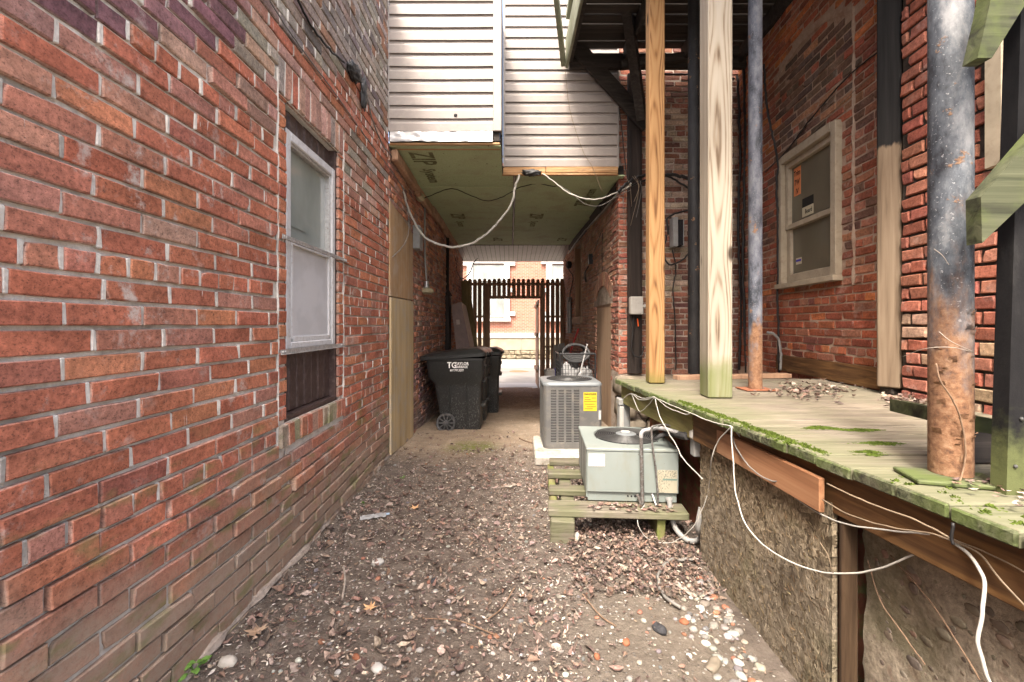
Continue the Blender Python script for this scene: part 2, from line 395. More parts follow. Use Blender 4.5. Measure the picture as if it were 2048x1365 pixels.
M['plywood'] = wood_mat("plywood_face", [(0.2, (0.27, 0.155, 0.075)), (0.5, (0.40, 0.26, 0.14)), (0.8, (0.48, 0.35, 0.21))], grain=22, weather=(0.42, 0.37, 0.31), wamt=0.45, bump=0.15, obj=False)
M['plywood_pale'] = wood_mat("plywood_face_pale", [(0.2, (0.38, 0.27, 0.13)), (0.5, (0.50, 0.385, 0.22)), (0.8, (0.56, 0.46, 0.3))], grain=14, weather=(0.38, 0.36, 0.32), wamt=0.5, bump=0.12, obj=False)
M['brown_board'] = wood_mat("brown_board_face", [(0.2, (0.22, 0.14, 0.085)), (0.5, (0.32, 0.22, 0.145)), (0.8, (0.38, 0.285, 0.2))], grain=14, bump=0.1, obj=False)
M['fence'] = wood_mat("brown_fence_wood", [(0.2, (0.22, 0.135, 0.088)), (0.5, (0.38, 0.235, 0.15)), (0.8, (0.48, 0.31, 0.205))], grain=22)
M['lean_board'] = wood_mat("green_brown_lumber", [(0.2, (0.14, 0.10, 0.05)), (0.5, (0.25, 0.19, 0.09)), (0.8, (0.33, 0.27, 0.14))], grain=22)
M['trim_cream'] = plain("cream_painted_trim", (0.36, 0.305, 0.225), 0.6, 0.3, var=0.12, scale=9, bump=0.15, bscale=60, dirt=(0.2, 0.15, 0.1), damt=0.35)
M['white_paint'] = plain("white_frame_paint", (0.55, 0.55, 0.55), 0.45, 0.4, var=0.07, scale=14, dirt=(0.3, 0.26, 0.22), damt=0.4)
M['brown_metal'] = plain("brown_panel_paint", (0.060, 0.037, 0.032), 0.5, 0.35, var=0.25, scale=12, dirt=(0.3, 0.24, 0.22), damt=0.22)
M['alu'] = plain("dull_aluminium", (0.5, 0.49, 0.47), 0.45, 0.5, metal=0.6, var=0.2, scale=30, dirt=(0.2, 0.12, 0.07), damt=0.5)
def glass(name, tint, rough=0.05, interior=(0.2, 0.22, 0.2)):
    t = NT(name, rough, 0.5)
    c = t.ramp(t.noise(2.5, t.pos((1, 1, 0.6)), detail=4), [(0.3, tuple(x * 0.7 for x in interior)), (0.7, tuple(x * 1.25 for x in interior))])
    t.b.inputs["Coat Weight"].default_value = 0.8; t.b.inputs["Coat Roughness"].default_value = 0.02
    return t.out(c)
M['glass_left'] = glass("pane_with_blind_behind", None, 0.2, (0.27, 0.295, 0.27))
M['glass_right'] = glass("dim_pane", None, 0.3, (0.115, 0.105, 0.07))
M['glass_far'] = glass("far_pane", None, 0.2, (0.24, 0.255, 0.24))
def screen_mat():
    t = NT("insect_screen_mesh", 0.6, 0.3)
    v = t.pos()
    w1 = t.n("TexWave", wave_type='BANDS'); w1.bands_direction = 'Z'; w1.inputs["Scale"].default_value = 75; t.link(v, w1.inputs["Vector"])
    w2 = t.n("TexWave", wave_type='BANDS'); w2.bands_direction = 'Y'; w2.inputs["Scale"].default_value = 60; t.link(v, w2.inputs["Vector"])
    m = t.math('MAXIMUM', w1.outputs["Fac"], w2.outputs["Fac"])
    c = t.ramp(m, [(0.4, (0.38, 0.375, 0.38)), (0.9, (0.6, 0.595, 0.6))])
    c = t.mix(t.math('MULTIPLY', t.mask(t.noise(5, detail=4), 0.45, 0.6), 0.25), c, (0.3, 0.3, 0.3))
    return t.out(c)
M['screen'] = screen_mat()
def rust_mat(name, paint, zr, paint2, paint3=(0.24, 0.25, 0.26)):
    t = NT(name, 0.6, 0.4)
    pn = t.noise(9, t.pos((1, 1, 0.45)), detail=6, rough=0.72)
    p = t.ramp(pn, [(0.4, paint), (0.53, paint2), (0.68, paint3)])
    p = t.mix(t.mask(t.noise(130, detail=2), 0.64, 0.70), p, paint3)
    r = t.ramp(t.noise(44, detail=5, rough=0.72), [(0.3, (0.085, 0.042, 0.025)), (0.5, (0.205, 0.105, 0.055)), (0.7, (0.29, 0.18, 0.108))])
    zz = t.math('ADD', t.z()[2], t.math('MULTIPLY', t.math('SUBTRACT', t.noise(7, t.pos((1, 1, 0.45)), detail=8, rough=0.68), 0.5), 2.2))
    m = t.mask(zz, zr[0], zr[0] - zr[1])
    m = t.math('MAXIMUM', m, t.math('MULTIPLY', t.mask(t.noise(11, detail=7, rough=0.7), 0.62, 0.67), 0.9))
    c = t.mix(m, p, r)
    t.link(t.ramp(m, [(0, 0.62), (1, 0.92)]), t.b.inputs["Roughness"])
    hb = t.math('ADD', t.math('MULTIPLY', m, t.noise(60, detail=6, rough=0.7)), t.math('MULTIPLY', t.noise(14, detail=7, rough=0.7), 0.8))
    return t.out(c, None, t.bump(hb, 0.55, 0.006))
M['pipe_big'] = rust_mat("peeling_blue_black_pipe", (0.02, 0.023, 0.03), (1.6, 0.55), (0.085, 0.098, 0.115))
M['pipe_small'] = rust_mat("blue_pipe_rusting_foot", (0.03, 0.035, 0.045), (1.5, 0.35), (0.12, 0.13, 0.16))
M['pipe_dark'] = rust_mat("dark_pipe", (0.010, 0.010, 0.011), (0.95, 0.3), (0.018, 0.018, 0.019), (0.032, 0.032, 0.033))
def black_peel():
    t = NT("black_peeling_paint", 0.9, 0.06)
    c = t.ramp(t.noise(5, t.pos((1, 1, 0.35)), detail=8, rough=0.7), [(0.35, (0.008, 0.008, 0.009)), (0.6, (0.017, 0.0165, 0.017)), (0.8, (0.05, 0.049, 0.047))])
    zz = t.math('ADD', t.z()[2], t.math('MULTIPLY', t.math('SUBTRACT', t.noise(8, detail=6, rough=0.7), 0.5), 0.4))
    c = t.mix(t.math('MULTIPLY', t.mask(zz, 1.05, 0.88), 0.8), c, (0.12, 0.135, 0.055))
    st = t.math('MULTIPLY', t.mask(t.noise(1, t.pos((28, 28, 1.6)), detail=3), 0.66, 0.70), t.mask(t.z()[2], 1.55, 1.75))
    c = t.mix(t.math('MULTIPLY', st, 0.5), c, (0.5, 0.5, 0.5))
    return t.out(c, None, t.bump(t.noise(40, detail=7, rough=0.7), 0.4, 0.004))
M['black_peel'] = black_peel()
def half_painted():
    t = NT("half_black_half_bare_post", 0.7, 0.25)
    g = t.noise(34, t.pos((1, 1, 0.045), obj=True), detail=5, dist=0.6)
    bare = t.ramp(g, [(0.3, (0.10, 0.07, 0.045)), (0.5, (0.185, 0.135, 0.09)), (0.75, (0.25, 0.19, 0.13))])
    blk = t.ramp(g, [(0.3, (0.006, 0.0055, 0.0055)), (0.7, (0.02, 0.019, 0.018))])
    zz = t.math('ADD', t.z()[2], t.math('MULTIPLY', t.math('SUBTRACT', t.noise(20, t.pos((1, 1, 0.3)), detail=4), 0.5), 0.12))
    c = t.mix(t.mask(zz, 2.44, 2.47), bare, blk)
    return t.out(c, None, t.bump(g, 0.3, 0.003))
M['post_half'] = half_painted()
def osb():
    t = NT("weathered_strand_board", 0.9, 0.12)
    vals = []; dst = []
    for k, (rx, sc) in enumerate(((0.35, 1.0), (-0.8, 1.25), (1.35, 0.9))):
        dn = t.n("TexNoise"); dn.inputs["Scale"].default_value = 12; t.link(t.pos(), dn.inputs["Vector"])
        ad = t.n("VectorMath", operation='MULTIPLY_ADD'); t.link(dn.outputs["Color"], ad.inputs[0]); ad.inputs[1].default_value = (0.0, 0.02, 0.02); t.link(t.pos(), ad.inputs[2])
        rot = t.n("Mapping"); rot.inputs["Rotation"].default_value = (rx, 0, 0); t.link(ad.outputs[0], rot.inputs["Vector"])
        scl = t.n("Mapping"); scl.inputs["Scale"].default_value = (1.0, 17 * sc, 75 * sc); t.link(rot.outputs[0], scl.inputs["Vector"])
        v = t.n("TexVoronoi"); v.inputs["Scale"].default_value = 1.0; t.link(scl.outputs[0], v.inputs["Vector"])
        sp = t.n("SeparateColor"); t.link(v.outputs["Color"], sp.inputs[0]); vals.append(sp.outputs[0]); dst.append(v.outputs["Distance"])
    m1 = t.mask(t.noise(18, detail=3), 0.47, 0.53); m2 = t.mask(t.noise(15, t.pos((1, 1, 1), rot=(0.5, 0, 0)), detail=3), 0.5, 0.56)
    h = t.mix(m2, t.mix(m1, vals[0], vals[1]), vals[2])
    fine = t.noise(160, t.pos((1, 1, 0.4)), detail=4)
    c = t.ramp(h, [(0.05, (0.105, 0.08, 0.053)), (0.3, (0.185, 0.147, 0.097)), (0.65, (0.26, 0.21, 0.142)), (0.95, (0.36, 0.295, 0.205))])
    c = t.mix(1.0, c, t.ramp(fine, [(0.3, 0.6), (0.7, 1.3)]), 'MULTIPLY')
    zz = t.math('ADD', t.z()[2], t.math('MULTIPLY', t.math('SUBTRACT', t.noise(2.5, detail=5), 0.5), 0.8))
    c = t.mix(t.math('MULTIPLY', t.mask(zz, 0.62, 0.25), 0.55), c, (0.215, 0.185, 0.145))
    c = t.mix(t.math('MULTIPLY', t.mask(t.noise(3.5, detail=6), 0.5, 0.68), 0.4), c, (0.13, 0.12, 0.05))
    c = t.mix(t.math('MULTIPLY', t.mask(t.noise(4.5, t.pos((1, 1, 0.5)), detail=6), 0.56, 0.7), 0.6), c, (0.06, 0.043, 0.028))
    return t.out(c, None, t.bump(t.math('ADD', h, t.math('MULTIPLY', fine, 0.6)), 1.0, 0.010))
M['osb'] = osb()
def pebble_wall():
    t = NT("exposed_aggregate_concrete", 0.92, 0.15)
    v = t.n("TexVoronoi"); v.inputs["Scale"].default_value = 24; v.inputs["Randomness"].default_value = 1
    dn = t.n("TexNoise"); dn.inputs["Scale"].default_value = 9; t.link(t.pos(), dn.inputs["Vector"])
    vv = t.n("Mix", data_type='VECTOR'); vv.inputs[0].default_value = 0.12; t.link(t.pos(), vv.inputs[4]); t.link(dn.outputs["Color"], vv.inputs[5]); t.link(vv.outputs[1], v.inputs["Vector"])
    sep = t.n("SeparateColor"); t.link(v.outputs["Color"], sep.inputs[0])
    stone = t.ramp(sep.outputs[0], [(0.1, (0.17, 0.14, 0.11)), (0.4, (0.27, 0.225, 0.17)), (0.7, (0.3, 0.2, 0.15)), (0.95, (0.4, 0.34, 0.27))])
    matrix = t.ramp(t.noise(55, detail=7, rough=0.7), [(0.3, (0.16, 0.132, 0.10)), (0.7, (0.40, 0.34, 0.26))])
    pick = t.math('MULTIPLY', t.mask(v.outputs["Distance"], 0.42, 0.32), t.mask(sep.outputs[1], 0.42, 0.5))
    c = t.mix(t.math('MULTIPLY', pick, 0.35), matrix, stone)
    c = t.mix(t.math('MULTIPLY', t.mask(t.noise(2.6, detail=6), 0.48, 0.66), 0.55), c, (0.085, 0.08, 0.035))
    h = t.noise(30, detail=6, rough=0.78)
    return t.out(c, None, t.bump(h, 0.9, 0.016))
M['aggregate'] = pebble_wall()
M['red_block'] = plain("red_green_painted_wall", (0.21, 0.085, 0.055), 0.9, 0.15, var=0.4, scale=7, bump=0.6, bscale=50, dirt=(0.14, 0.15, 0.06), damt=0.9)
def soil():
    t = NT("soil", 0.97, 0.1)
    g = t.z()
    c = t.ramp(t.noise(9, detail=6, rough=0.75), [(0.3, (0.08, 0.065, 0.054)), (0.5, (0.15, 0.123, 0.102)), (0.72, (0.25, 0.21, 0.175))])
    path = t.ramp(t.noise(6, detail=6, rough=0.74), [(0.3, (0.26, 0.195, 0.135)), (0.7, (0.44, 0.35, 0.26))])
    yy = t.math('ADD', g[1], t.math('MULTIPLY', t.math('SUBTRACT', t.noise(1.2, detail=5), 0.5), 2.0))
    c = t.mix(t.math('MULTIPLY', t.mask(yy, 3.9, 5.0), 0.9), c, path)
    red = t.math('MULTIPLY', t.mask(yy, 7.2, 8.2), 0.75)
    c = t.mix(red, c, t.ramp(t.noise(12, detail=8, rough=0.7), [(0.3, (0.10, 0.05, 0.03)), (0.7, (0.24, 0.14, 0.085))]))
    # sandy patch
    sx = t.math('SUBTRACT', g[0], 0.62); sy = t.math('SUBTRACT', g[1], 1.72)
    d = t.math('SQRT', t.math('ADD', t.math('MULTIPLY', sx, sx), t.math('MULTIPLY', t.math('MULTIPLY', sy, sy), 0.55)))
    d = t.math('ADD', d, t.math('MULTIPLY', t.math('SUBTRACT', t.noise(5, detail=6), 0.5), 0.5))
    sand = t.ramp(t.noise(24, detail=5, rough=0.75), [(0.3, (0.13, 0.108, 0.085)), (0.7, (0.24, 0.205, 0.165))])
    c = t.mix(t.math('MULTIPLY', t.mask(d, 0.5, 0.2), 0.85), c, sand)
    # moss film in front of the bins
    mx = t.math('ADD', g[0], 0.42); my = t.math('SUBTRACT', g[1], 4.75)
    d2 = t.math('SQRT', t.math('ADD', t.math('MULTIPLY', mx, mx), t.math('MULTIPLY', my, my)))
    c = t.mix(t.math('MULTIPLY', t.mask(d2, 0.42, 0.05), t.mask(t.noise(14, detail=7, rough=0.7), 0.36, 0.56)), c, (0.16, 0.18, 0.045))
    gr = t.n("TexVoronoi"); gr.inputs["Scale"].default_value = 62; t.link(t.pos(), gr.inputs["Vector"])
    sep = t.n("SeparateColor"); t.link(gr.outputs["Color"], sep.inputs[0])
    pk = t.math('MULTIPLY', t.mask(gr.outputs["Distance"], 0.42, 0.3), t.mask(sep.outputs[1], 0.72, 0.76))
    c = t.mix(pk, c, t.ramp(sep.outputs[0], [(0.2, (0.16, 0.14, 0.12)), (0.6, (0.33, 0.3, 0.26)), (0.9, (0.5, 0.47, 0.42))]))
    h = t.math('ADD', t.noise(26, detail=6, rough=0.8), t.math('MULTIPLY', pk, 0.3))
    return t.out(c, None, t.bump(h, 0.9, 0.03))
M['soil'] = soil()
def attr_mat(name, rough=0.8, var=0.35, scale=90, bump=0.3):
    t = NT(name, rough, 0.25)
    at = t.n("Attribute", attribute_name="bcol").outputs["Color"]
    c = t.mix(1.0, at, t.ramp(t.noise(scale, detail=4), [(0.3, 1 - var), (0.7, 1 + var)]), 'MULTIPLY')
    return t.out(c, None, t.bump(t.noise(scale * 2, detail=3), bump, 0.003))
M['litter'] = attr_mat("dry_leaf_litter", 0.75)
M['pebble'] = attr_mat("pebble", 0.8, 0.25, 60)
M['asphalt'] = plain("road_asphalt", (0.17, 0.16, 0.145), 0.95, 0.1, var=0.2, scale=1.5, bump=0.4, bscale=40)
M['pavement'] = plain("pavement_concrete", (0.27, 0.255, 0.23), 0.95, 0.1, var=0.15, scale=1.2, bump=0.3, bscale=30)
def far_brick():
    t = NT("far_brick", 0.9, 0.15)
    b = t.n("TexBrick"); b.offset = 0.5
    mp = t.n("Mapping"); mp.inputs["Rotation"].default_value = (math.radians(90), 0, 0)
    if t.geo is None: t.geo = t.n("NewGeometry")
    t.link(t.geo.outputs["Position"], mp.inputs["Vector"]); t.link(mp.outputs[0], b.inputs["Vector"])
    for k, v in (("Scale", 1.0), ("Mortar Size", 0.007), ("Brick Width", 0.21), ("Row Height", 0.07), ("Bias", -0.1)): b.inputs[k].default_value = v
    b.inputs["Color1"].default_value = (0.33, 0.13, 0.08, 1); b.inputs["Color2"].default_value = (0.26, 0.092, 0.058, 1); b.inputs["Mortar"].default_value = (0.36, 0.27, 0.225, 1)
    c = t.mix(t.math('MULTIPLY', t.mask(t.noise(1.4, t.pos((1, 1, 4)), detail=6, rough=0.7), 0.5, 0.7), 0.3), b.outputs["Color"], (0.3, 0.2, 0.16))
    return t.out(c)
M['far_brick'] = far_brick()
M['far_white'] = plain("far_white_stone", (0.46, 0.45, 0.43), 0.8, 0.2, var=0.06, scale=2)
M['ashlar'] = plain("buff_ashlar", (0.27, 0.235, 0.17), 0.9, 0.15, var=0.2, scale=2.5, bump=0.5, bscale=14, dirt=(0.28, 0.23, 0.16), damt=0.5)
M['rubble'] = plain("rubble_stone", (0.19, 0.16, 0.11), 0.95, 0.15, var=0.45, scale=7, bump=1.0, bscale=12)
M['stone'] = plain("foundation_stone", (0.2, 0.17, 0.13), 0.95, 0.15, var=0.45, scale=9, bump=1.0, bscale=35)
def bin_mat():
    t = NT("black_bin_plastic", 0.42, 0.4)
    sc = t.noise(90, t.pos((1, 1, 0.5)), detail=5, rough=0.7)
    zz = t.math('ADD', t.z()[2], t.math('MULTIPLY', t.math('SUBTRACT', t.noise(4, detail=5), 0.5), 0.7))
    m = t.math('MULTIPLY', t.mask(sc, 0.52, 0.66), t.math('ADD', t.math('MULTIPLY', t.mask(zz, 0.65, 0.1), 0.6), 0.07))
    c = t.mix(m, (0.02, 0.021, 0.021), (0.22, 0.22, 0.21))
    return t.out(c, t.ramp(m, [(0, 0.38), (0.5, 0.8)]), t.bump(sc, 0.1, 0.002))
M['bin'] = bin_mat()
M['black_plastic'] = plain("black_plastic", (0.018, 0.018, 0.019), 0.4, 0.4, var=0.2)
M['bin_grey'] = plain("grey_wheel_plastic", (0.075, 0.076, 0.078), 0.6, 0.3, var=0.25, scale=20, dirt=(0.25, 0.22, 0.19), damt=0.4)
M['white_ink'] = plain("white_ink", (0.82, 0.82, 0.8), 0.6, 0.2, var=0.05)
M['black_ink'] = plain("black_ink", (0.02, 0.02, 0.02), 0.6, 0.2, var=0.1)
M['ac_grey'] = plain("grey_condenser_paint", (0.15, 0.148, 0.142), 0.42, 0.45, metal=0.25, var=0.13, scale=5, dirt=(0.33, 0.29, 0.23), damt=0.3)
M['ac_top'] = plain("blue_grey_condenser_cap", (0.2, 0.218, 0.225), 0.38, 0.45, metal=0.2, var=0.1, scale=5)
M['void'] = plain("shadowed_coil", (0.015, 0.014, 0.016), 0.8, 0.2, var=0.3, scale=60)
def ac_green_mat():
    t = NT("pale_green_enamel", 0.45, 0.4)
    c = t.ramp(t.noise(2.5, t.pos((1, 1, 0.5)), detail=6), [(0.3, (0.175, 0.205, 0.19)), (0.7, (0.235, 0.265, 0.248))])
    c = t.mix(t.math('MULTIPLY', t.mask(t.noise(4.5, t.pos((1, 1, 0.6)), detail=7, rough=0.7), 0.5, 0.7), 0.5), c, (0.2, 0.19, 0.145))
    c = t.mix(t.mask(t.noise(70, detail=2), 0.73, 0.76), c, (0.08, 0.06, 0.04))
    return t.out(c, None, t.bump(t.noise(7, detail=3), 0.08, 0.006))
M['ac_green'] = ac_green_mat()
def wire_grille():
    t = NT("perforated_grille", 0.6, 0.35)
    v = t.n("TexVoronoi"); v.inputs["Scale"].default_value = 70; v.inputs["Randomness"].default_value = 0.0; t.link(t.pos(), v.inputs["Vector"])
    return t.out(t.ramp(v.outputs["Distance"], [(0.3, (0.03, 0.03, 0.03)), (0.45, (0.3, 0.32, 0.3))]))
M['grille'] = wire_grille()
M['dark_grille'] = plain("dark_fan_guard", (0.075, 0.075, 0.072), 0.5, 0.4, metal=0.3, var=0.25, scale=40)
M['yellow'] = plain("yellow_label", (0.52, 0.41, 0.03), 0.5, 0.3, var=0.05)
def printed(name, bg, ink, amt=0.7, sx=220, sz=110):
    t = NT(name, 0.55, 0.3)
    v = t.pos((sx, sx, sz))
    m = t.math('MULTIPLY', t.mask(t.noise(1, v, detail=1), 0.52, 0.58), t.mask(t.noise(9, detail=2), 0.4, 0.5))
    c = t.mix(t.math('MULTIPLY', m, amt), bg, ink)
    c = t.mix(t.math('MULTIPLY', t.mask(t.noise(11, detail=6), 0.55, 0.7), 0.35), c, (0.3, 0.26, 0.17))
    return t.out(c)
M['label_white'] = printed("white_rating_label", (0.46, 0.46, 0.44), (0.2, 0.2, 0.2), 0.4)
M['label_cream'] = printed("cream_rating_label", (0.37, 0.345, 0.26), (0.12, 0.12, 0.1), 0.75)
M['label_band'] = plain("green_label_band", (0.14, 0.2, 0.17), 0.5, 0.3)
M['copper'] = plain("tarnished_pipe", (0.13, 0.115, 0.105), 0.55, 0.4, metal=0.35, var=0.4, scale=30, bump=0.4, bscale=80, dirt=(0.3, 0.34, 0.34), damt=0.6)
M['pipe_pale'] = plain("pale_grey_pipe", (0.38, 0.375, 0.37), 0.5, 0.4, metal=0.3, var=0.2, scale=25)
M['foam'] = plain("black_pipe_insulation", (0.05, 0.05, 0.05), 0.85, 0.2, var=0.4, scale=25, bump=0.6, bscale=60)
M['conduit'] = plain("grey_conduit", (0.25, 0.25, 0.24), 0.55, 0.35, var=0.1, scale=15, dirt=(0.25, 0.2, 0.15), damt=0.3)
M['cable_white'] = plain("white_cable", (0.42, 0.405, 0.365), 0.5, 0.35, var=0.12, scale=20)
M['cable_grey'] = plain("grey_cable", (0.17, 0.16, 0.145), 0.55, 0.3, var=0.2, scale=20)
M['cable_tan'] = plain("tan_dirty_cable", (0.2, 0.15, 0.1), 0.6, 0.3, var=0.25, scale=20)
M['cable_black'] = plain("black_cable", (0.016, 0.015, 0.015), 0.5, 0.35, var=0.2, scale=20)
M['box_white'] = plain("white_utility_box", (0.42, 0.41, 0.38), 0.5, 0.3, var=0.06, scale=12, dirt=(0.3, 0.27, 0.22), damt=0.35)
M['box_grey'] = plain("grey_utility_box", (0.26, 0.265, 0.26), 0.5, 0.3, var=0.1, scale=12, dirt=(0.25, 0.22, 0.18), damt=0.35)
M['carton'] = plain("maroon_carton", (0.24, 0.175, 0.155), 0.75, 0.2, var=0.15, scale=10)
M['carton_side'] = plain("carton_edge", (0.45, 0.36, 0.3), 0.75, 0.2, var=0.15, scale=10)
M['blue'] = plain("blue_plastic", (0.035, 0.03, 0.36), 0.45, 0.35, var=0.1)
M['red'] = plain("red_paint", (0.30, 0.02, 0.02), 0.5, 0.3, var=0.2)
M['orange'] = plain("orange_paper", (0.62, 0.22, 0.09), 0.7, 0.2, var=0.08)
M['orange_hot'] = plain("orange_plastic", (0.8, 0.13, 0.02), 0.5, 0.3, var=0.08)
M['cream_paper'] = plain("cream_paper", (0.5, 0.45, 0.32), 0.7, 0.2, var=0.1)
M['rag'] = plain("white_bag", (0.27, 0.27, 0.265), 0.7, 0.2, var=0.15, scale=12, bump=0.6, bscale=25)
M['leaf_green'] = plain("fresh_leaf", (0.10, 0.19, 0.035), 0.6, 0.3, var=0.2, scale=40)
M['twig'] = plain("twig_bark", (0.2, 0.13, 0.085), 0.85, 0.2, var=0.35, scale=60)
M['pale_stick'] = plain("pale_stick", (0.32, 0.28, 0.235), 0.8, 0.2, var=0.2, scale=50)
M['tan_leaf'] = plain("tan_oak_leaf", (0.5, 0.31, 0.16), 0.75, 0.2, var=0.2, scale=60)
M['lamp_glass'] = plain("old_lamp_dome", (0.38, 0.33, 0.21), 0.5, 0.35, var=0.15, scale=20)
M['rag_black'] = plain("torn_black_tape", (0.03, 0.03, 0.03), 0.5, 0.45, var=0.4, scale=20, bump=0.8, bscale=45)
M['brickbat'] = plain("brick_fragment", (0.24, 0.095, 0.052), 0.9, 0.2, var=0.3, scale=30, bump=0.6, bscale=60)
M['tar'] = plain("asphalt_lump", (0.045, 0.045, 0.048), 0.95, 0.15, var=0.4, scale=60, bump=1.0, bscale=90)

M['crevice_dark'] = wood_mat("crevice_dark_timber", [(0.3, (0.018, 0.011, 0.007)), (0.5, (0.06, 0.036, 0.02)), (0.8, (0.11, 0.07, 0.04))], axis=2, grain=36, bump=0.8, obj=False)  # near-black tone stands in for the shade of a crevice

# ------------------------------------------------------------------ ground and street
def gz(x, y):
    base = 0.0 if y < 4.4 else -0.31 * min(1, (y - 4.4) / 6.5)
    base += 0.014 * mnoise.noise((x * 2.2, y * 2.2, 0)) + 0.007 * mnoise.noise((x * 7, y * 7, 3)) + 0.004 * mnoise.noise((x * 19, y * 19, 9))
    if 0.6 < x and y < 2.6: base -= 0.05 * min(1, (x - 0.6) / 0.4) * min(1, (2.6 - y) / 0.8)
    return base
m = MB()
xs = np.arange(-1.32, 1.52, 0.045); ys = np.concatenate([np.arange(-4.0, 0.6, 0.2), np.arange(0.6, 5.0, 0.035), np.arange(5.0, 11.36, 0.1)])
vs = [(x, y, gz(x, y)) for y in ys for x in xs]; nx = len(xs)
m.add(vs, [(j * nx + i, j * nx + i + 1, (j + 1) * nx + i + 1, (j + 1) * nx + i) for j in range(len(ys) - 1) for i in range(nx - 1)])
tag(m.build("ground", M['soil'], smooth=True, angle=180), "leaf strewn bare soil floor of the narrow alley", "ground", kind="structure")
m = MB(); m.quad((-150, -150, -0.62), (150, -150, -0.62), (150, 150, -0.62), (-150, 150, -0.62))
tag(m.build("terrain", M['pavement']), "wide flat ground under the whole block", "terrain", kind="structure")
m = MB(); m.sheet((-40, 12.9, -0.47), (80, 0, 0), (0, 5.35, 0), 20, 4, lambda u, v: (0, 0, 0.05 * math.sin(math.pi * v)))
tag(m.build("road", M['asphalt'], smooth=True), "pale sunlit road beyond the gate", "road", kind="structure")
m = MB(); m.box(-40, 40, 11.36, 12.9, -0.6, -0.40, 0.02)
tag(m.build("near_pavement", M['pavement']), "strip of pavement just outside the gate", "pavement", kind="structure")
m = MB(); m.box(-1.25, 1.4, 11.1, 11.36, -0.5, -0.315, 0.015)
tag(m.build("gate_threshold", M['concrete']), "low concrete sill across the gateway", "step", kind="structure")
m = MB()
pv = thing("far_pavement", "pale concrete pavement along the far side of the road", "pavement", (0, 18.2, -0.5)); pv["kind"] = "structure"
for k in range(-6, 8):
    mm = MB(); mm.box(k * 1.5 + 0.3, k * 1.5 + 1.79, 18.45, 20.8, -0.55, -0.335, 0.008); mm.build("slab", M['pavement'], pv)
mm = MB(); mm.box(-30, 30, 18.2, 18.44, -0.6, -0.33, 0.02); mm.build("kerb", M['concrete'], pv)
m = MB(); m.lathe((0.33, 16.3, -0.43), [(0.36, 0), (0.36, 0.006), (0.33, 0.012), (0.05, 0.014)], 28)
tag(m.build("manhole_cover", M['brickbat'], smooth=True), "round rusty manhole cover in the road", "manhole")

# ------------------------------------------------------------------ building across the street
fb = thing("brick_house", "red brick house with white stone window trim across the street", "house", (0, 21, -0.4))
def fbx(name, x0, x1, z0, z1, y0, y1, mat, ch=0.01): mm = MB(); mm.box(x0, x1, y0, y1, z0, z1, ch); return mm.build(name, M[mat], fb)
S = 20.9 / F
def fx(px): return (px - CX) * S
def fz(py): return CH - (py - CY) * S
fbx("wall", -12, 12, fz(667), 9, 20.95, 24, 'far_brick')
fbx("water_table", -12, 12, fz(676), fz(666.5), 20.82, 20.95, 'far_white')
x = -12.0
while x < 12:
    w = U(0.9, 1.5); fbx("ashlar_block", x, x + w - 0.015, fz(701), fz(676.5), 20.88 + U(-0.01, 0.01), 21.2, 'ashlar', 0.012); x += w
fbx("rubble_backing", -12, 12, -0.6, fz(701.5), 20.93, 21.3, 'rubble')
rz0 = fz(719)
for row, (za, zb) in enumerate(((rz0, rz0 + 0.2), (rz0 + 0.2, fz(701.5)))):
    x = -3.0 + 0.2 * row
    while x < 3.5:
        w = U(0.22, 0.5); mm = MB()
        mm.cbox((x + w / 2, 20.95, (za + zb) / 2 + U(-0.01, 0.01)), (w - 0.03, 0.2 + U(-0.04, 0.06), zb - za - 0.03), None, 0.04, 0.02); mm.build("stone", M['rubble'], fb); x += w
def far_window(px0, px1, py0, py1, quoin):
    w = part_empty("window", (fx((px0 + px1) / 2), 20.9, fz(py1)), fb)
    def wb(n, a, b, c, d, y0, y1, mt): q = MB(); q.box(fx(a), fx(b), y0, y1, fz(d), fz(c), 0.01); return q.build(n, M[mt], w)
    wb("pane", px0, px1, py0, py1, 20.88, 20.93, 'glass_far')
    t = 6.5
    wb("jamb", px0 - 12, px0, py0 - 2, py1 + 2, 20.8, 20.94, 'far_white'); wb("jamb", px1, px1 + 11, py0 - 2, py1 + 2, 20.8, 20.94, 'far_white')
    wb("sash_rail", px0, px1, (py0 + py1) / 2 - 22, (py0 + py1) / 2 - 19, 20.84, 20.9, 'far_white')
    wb("sash_rail", px0, px1, py1 - 2.0, py1, 20.84, 20.9, 'far_white')
    wb("lintel", px0 - 22, px1 + 22, py0 - 12, py0 - 2.2, 20.79, 20.94, 'far_white')
    wb("sill", px0 - 14, px1 + 13, py1 + 2, py1 + 9.5, 20.74, 20.94, 'far_white')
    for qy in quoin:
        wb("quoin", px1 + 11.2, px1 + 22, qy, qy + 8, 20.81, 20.94, 'far_white'); wb("quoin", px0 - 23, px0 - 12.2, qy, qy + 8, 20.81, 20.94, 'far_white')
far_window(946, 1008.5, 530, 634, (524, 577, 624))
far_window(1104, 1166, 531, 634, (577, 624))
far_window(780, 842, 530, 634, (577, 624))

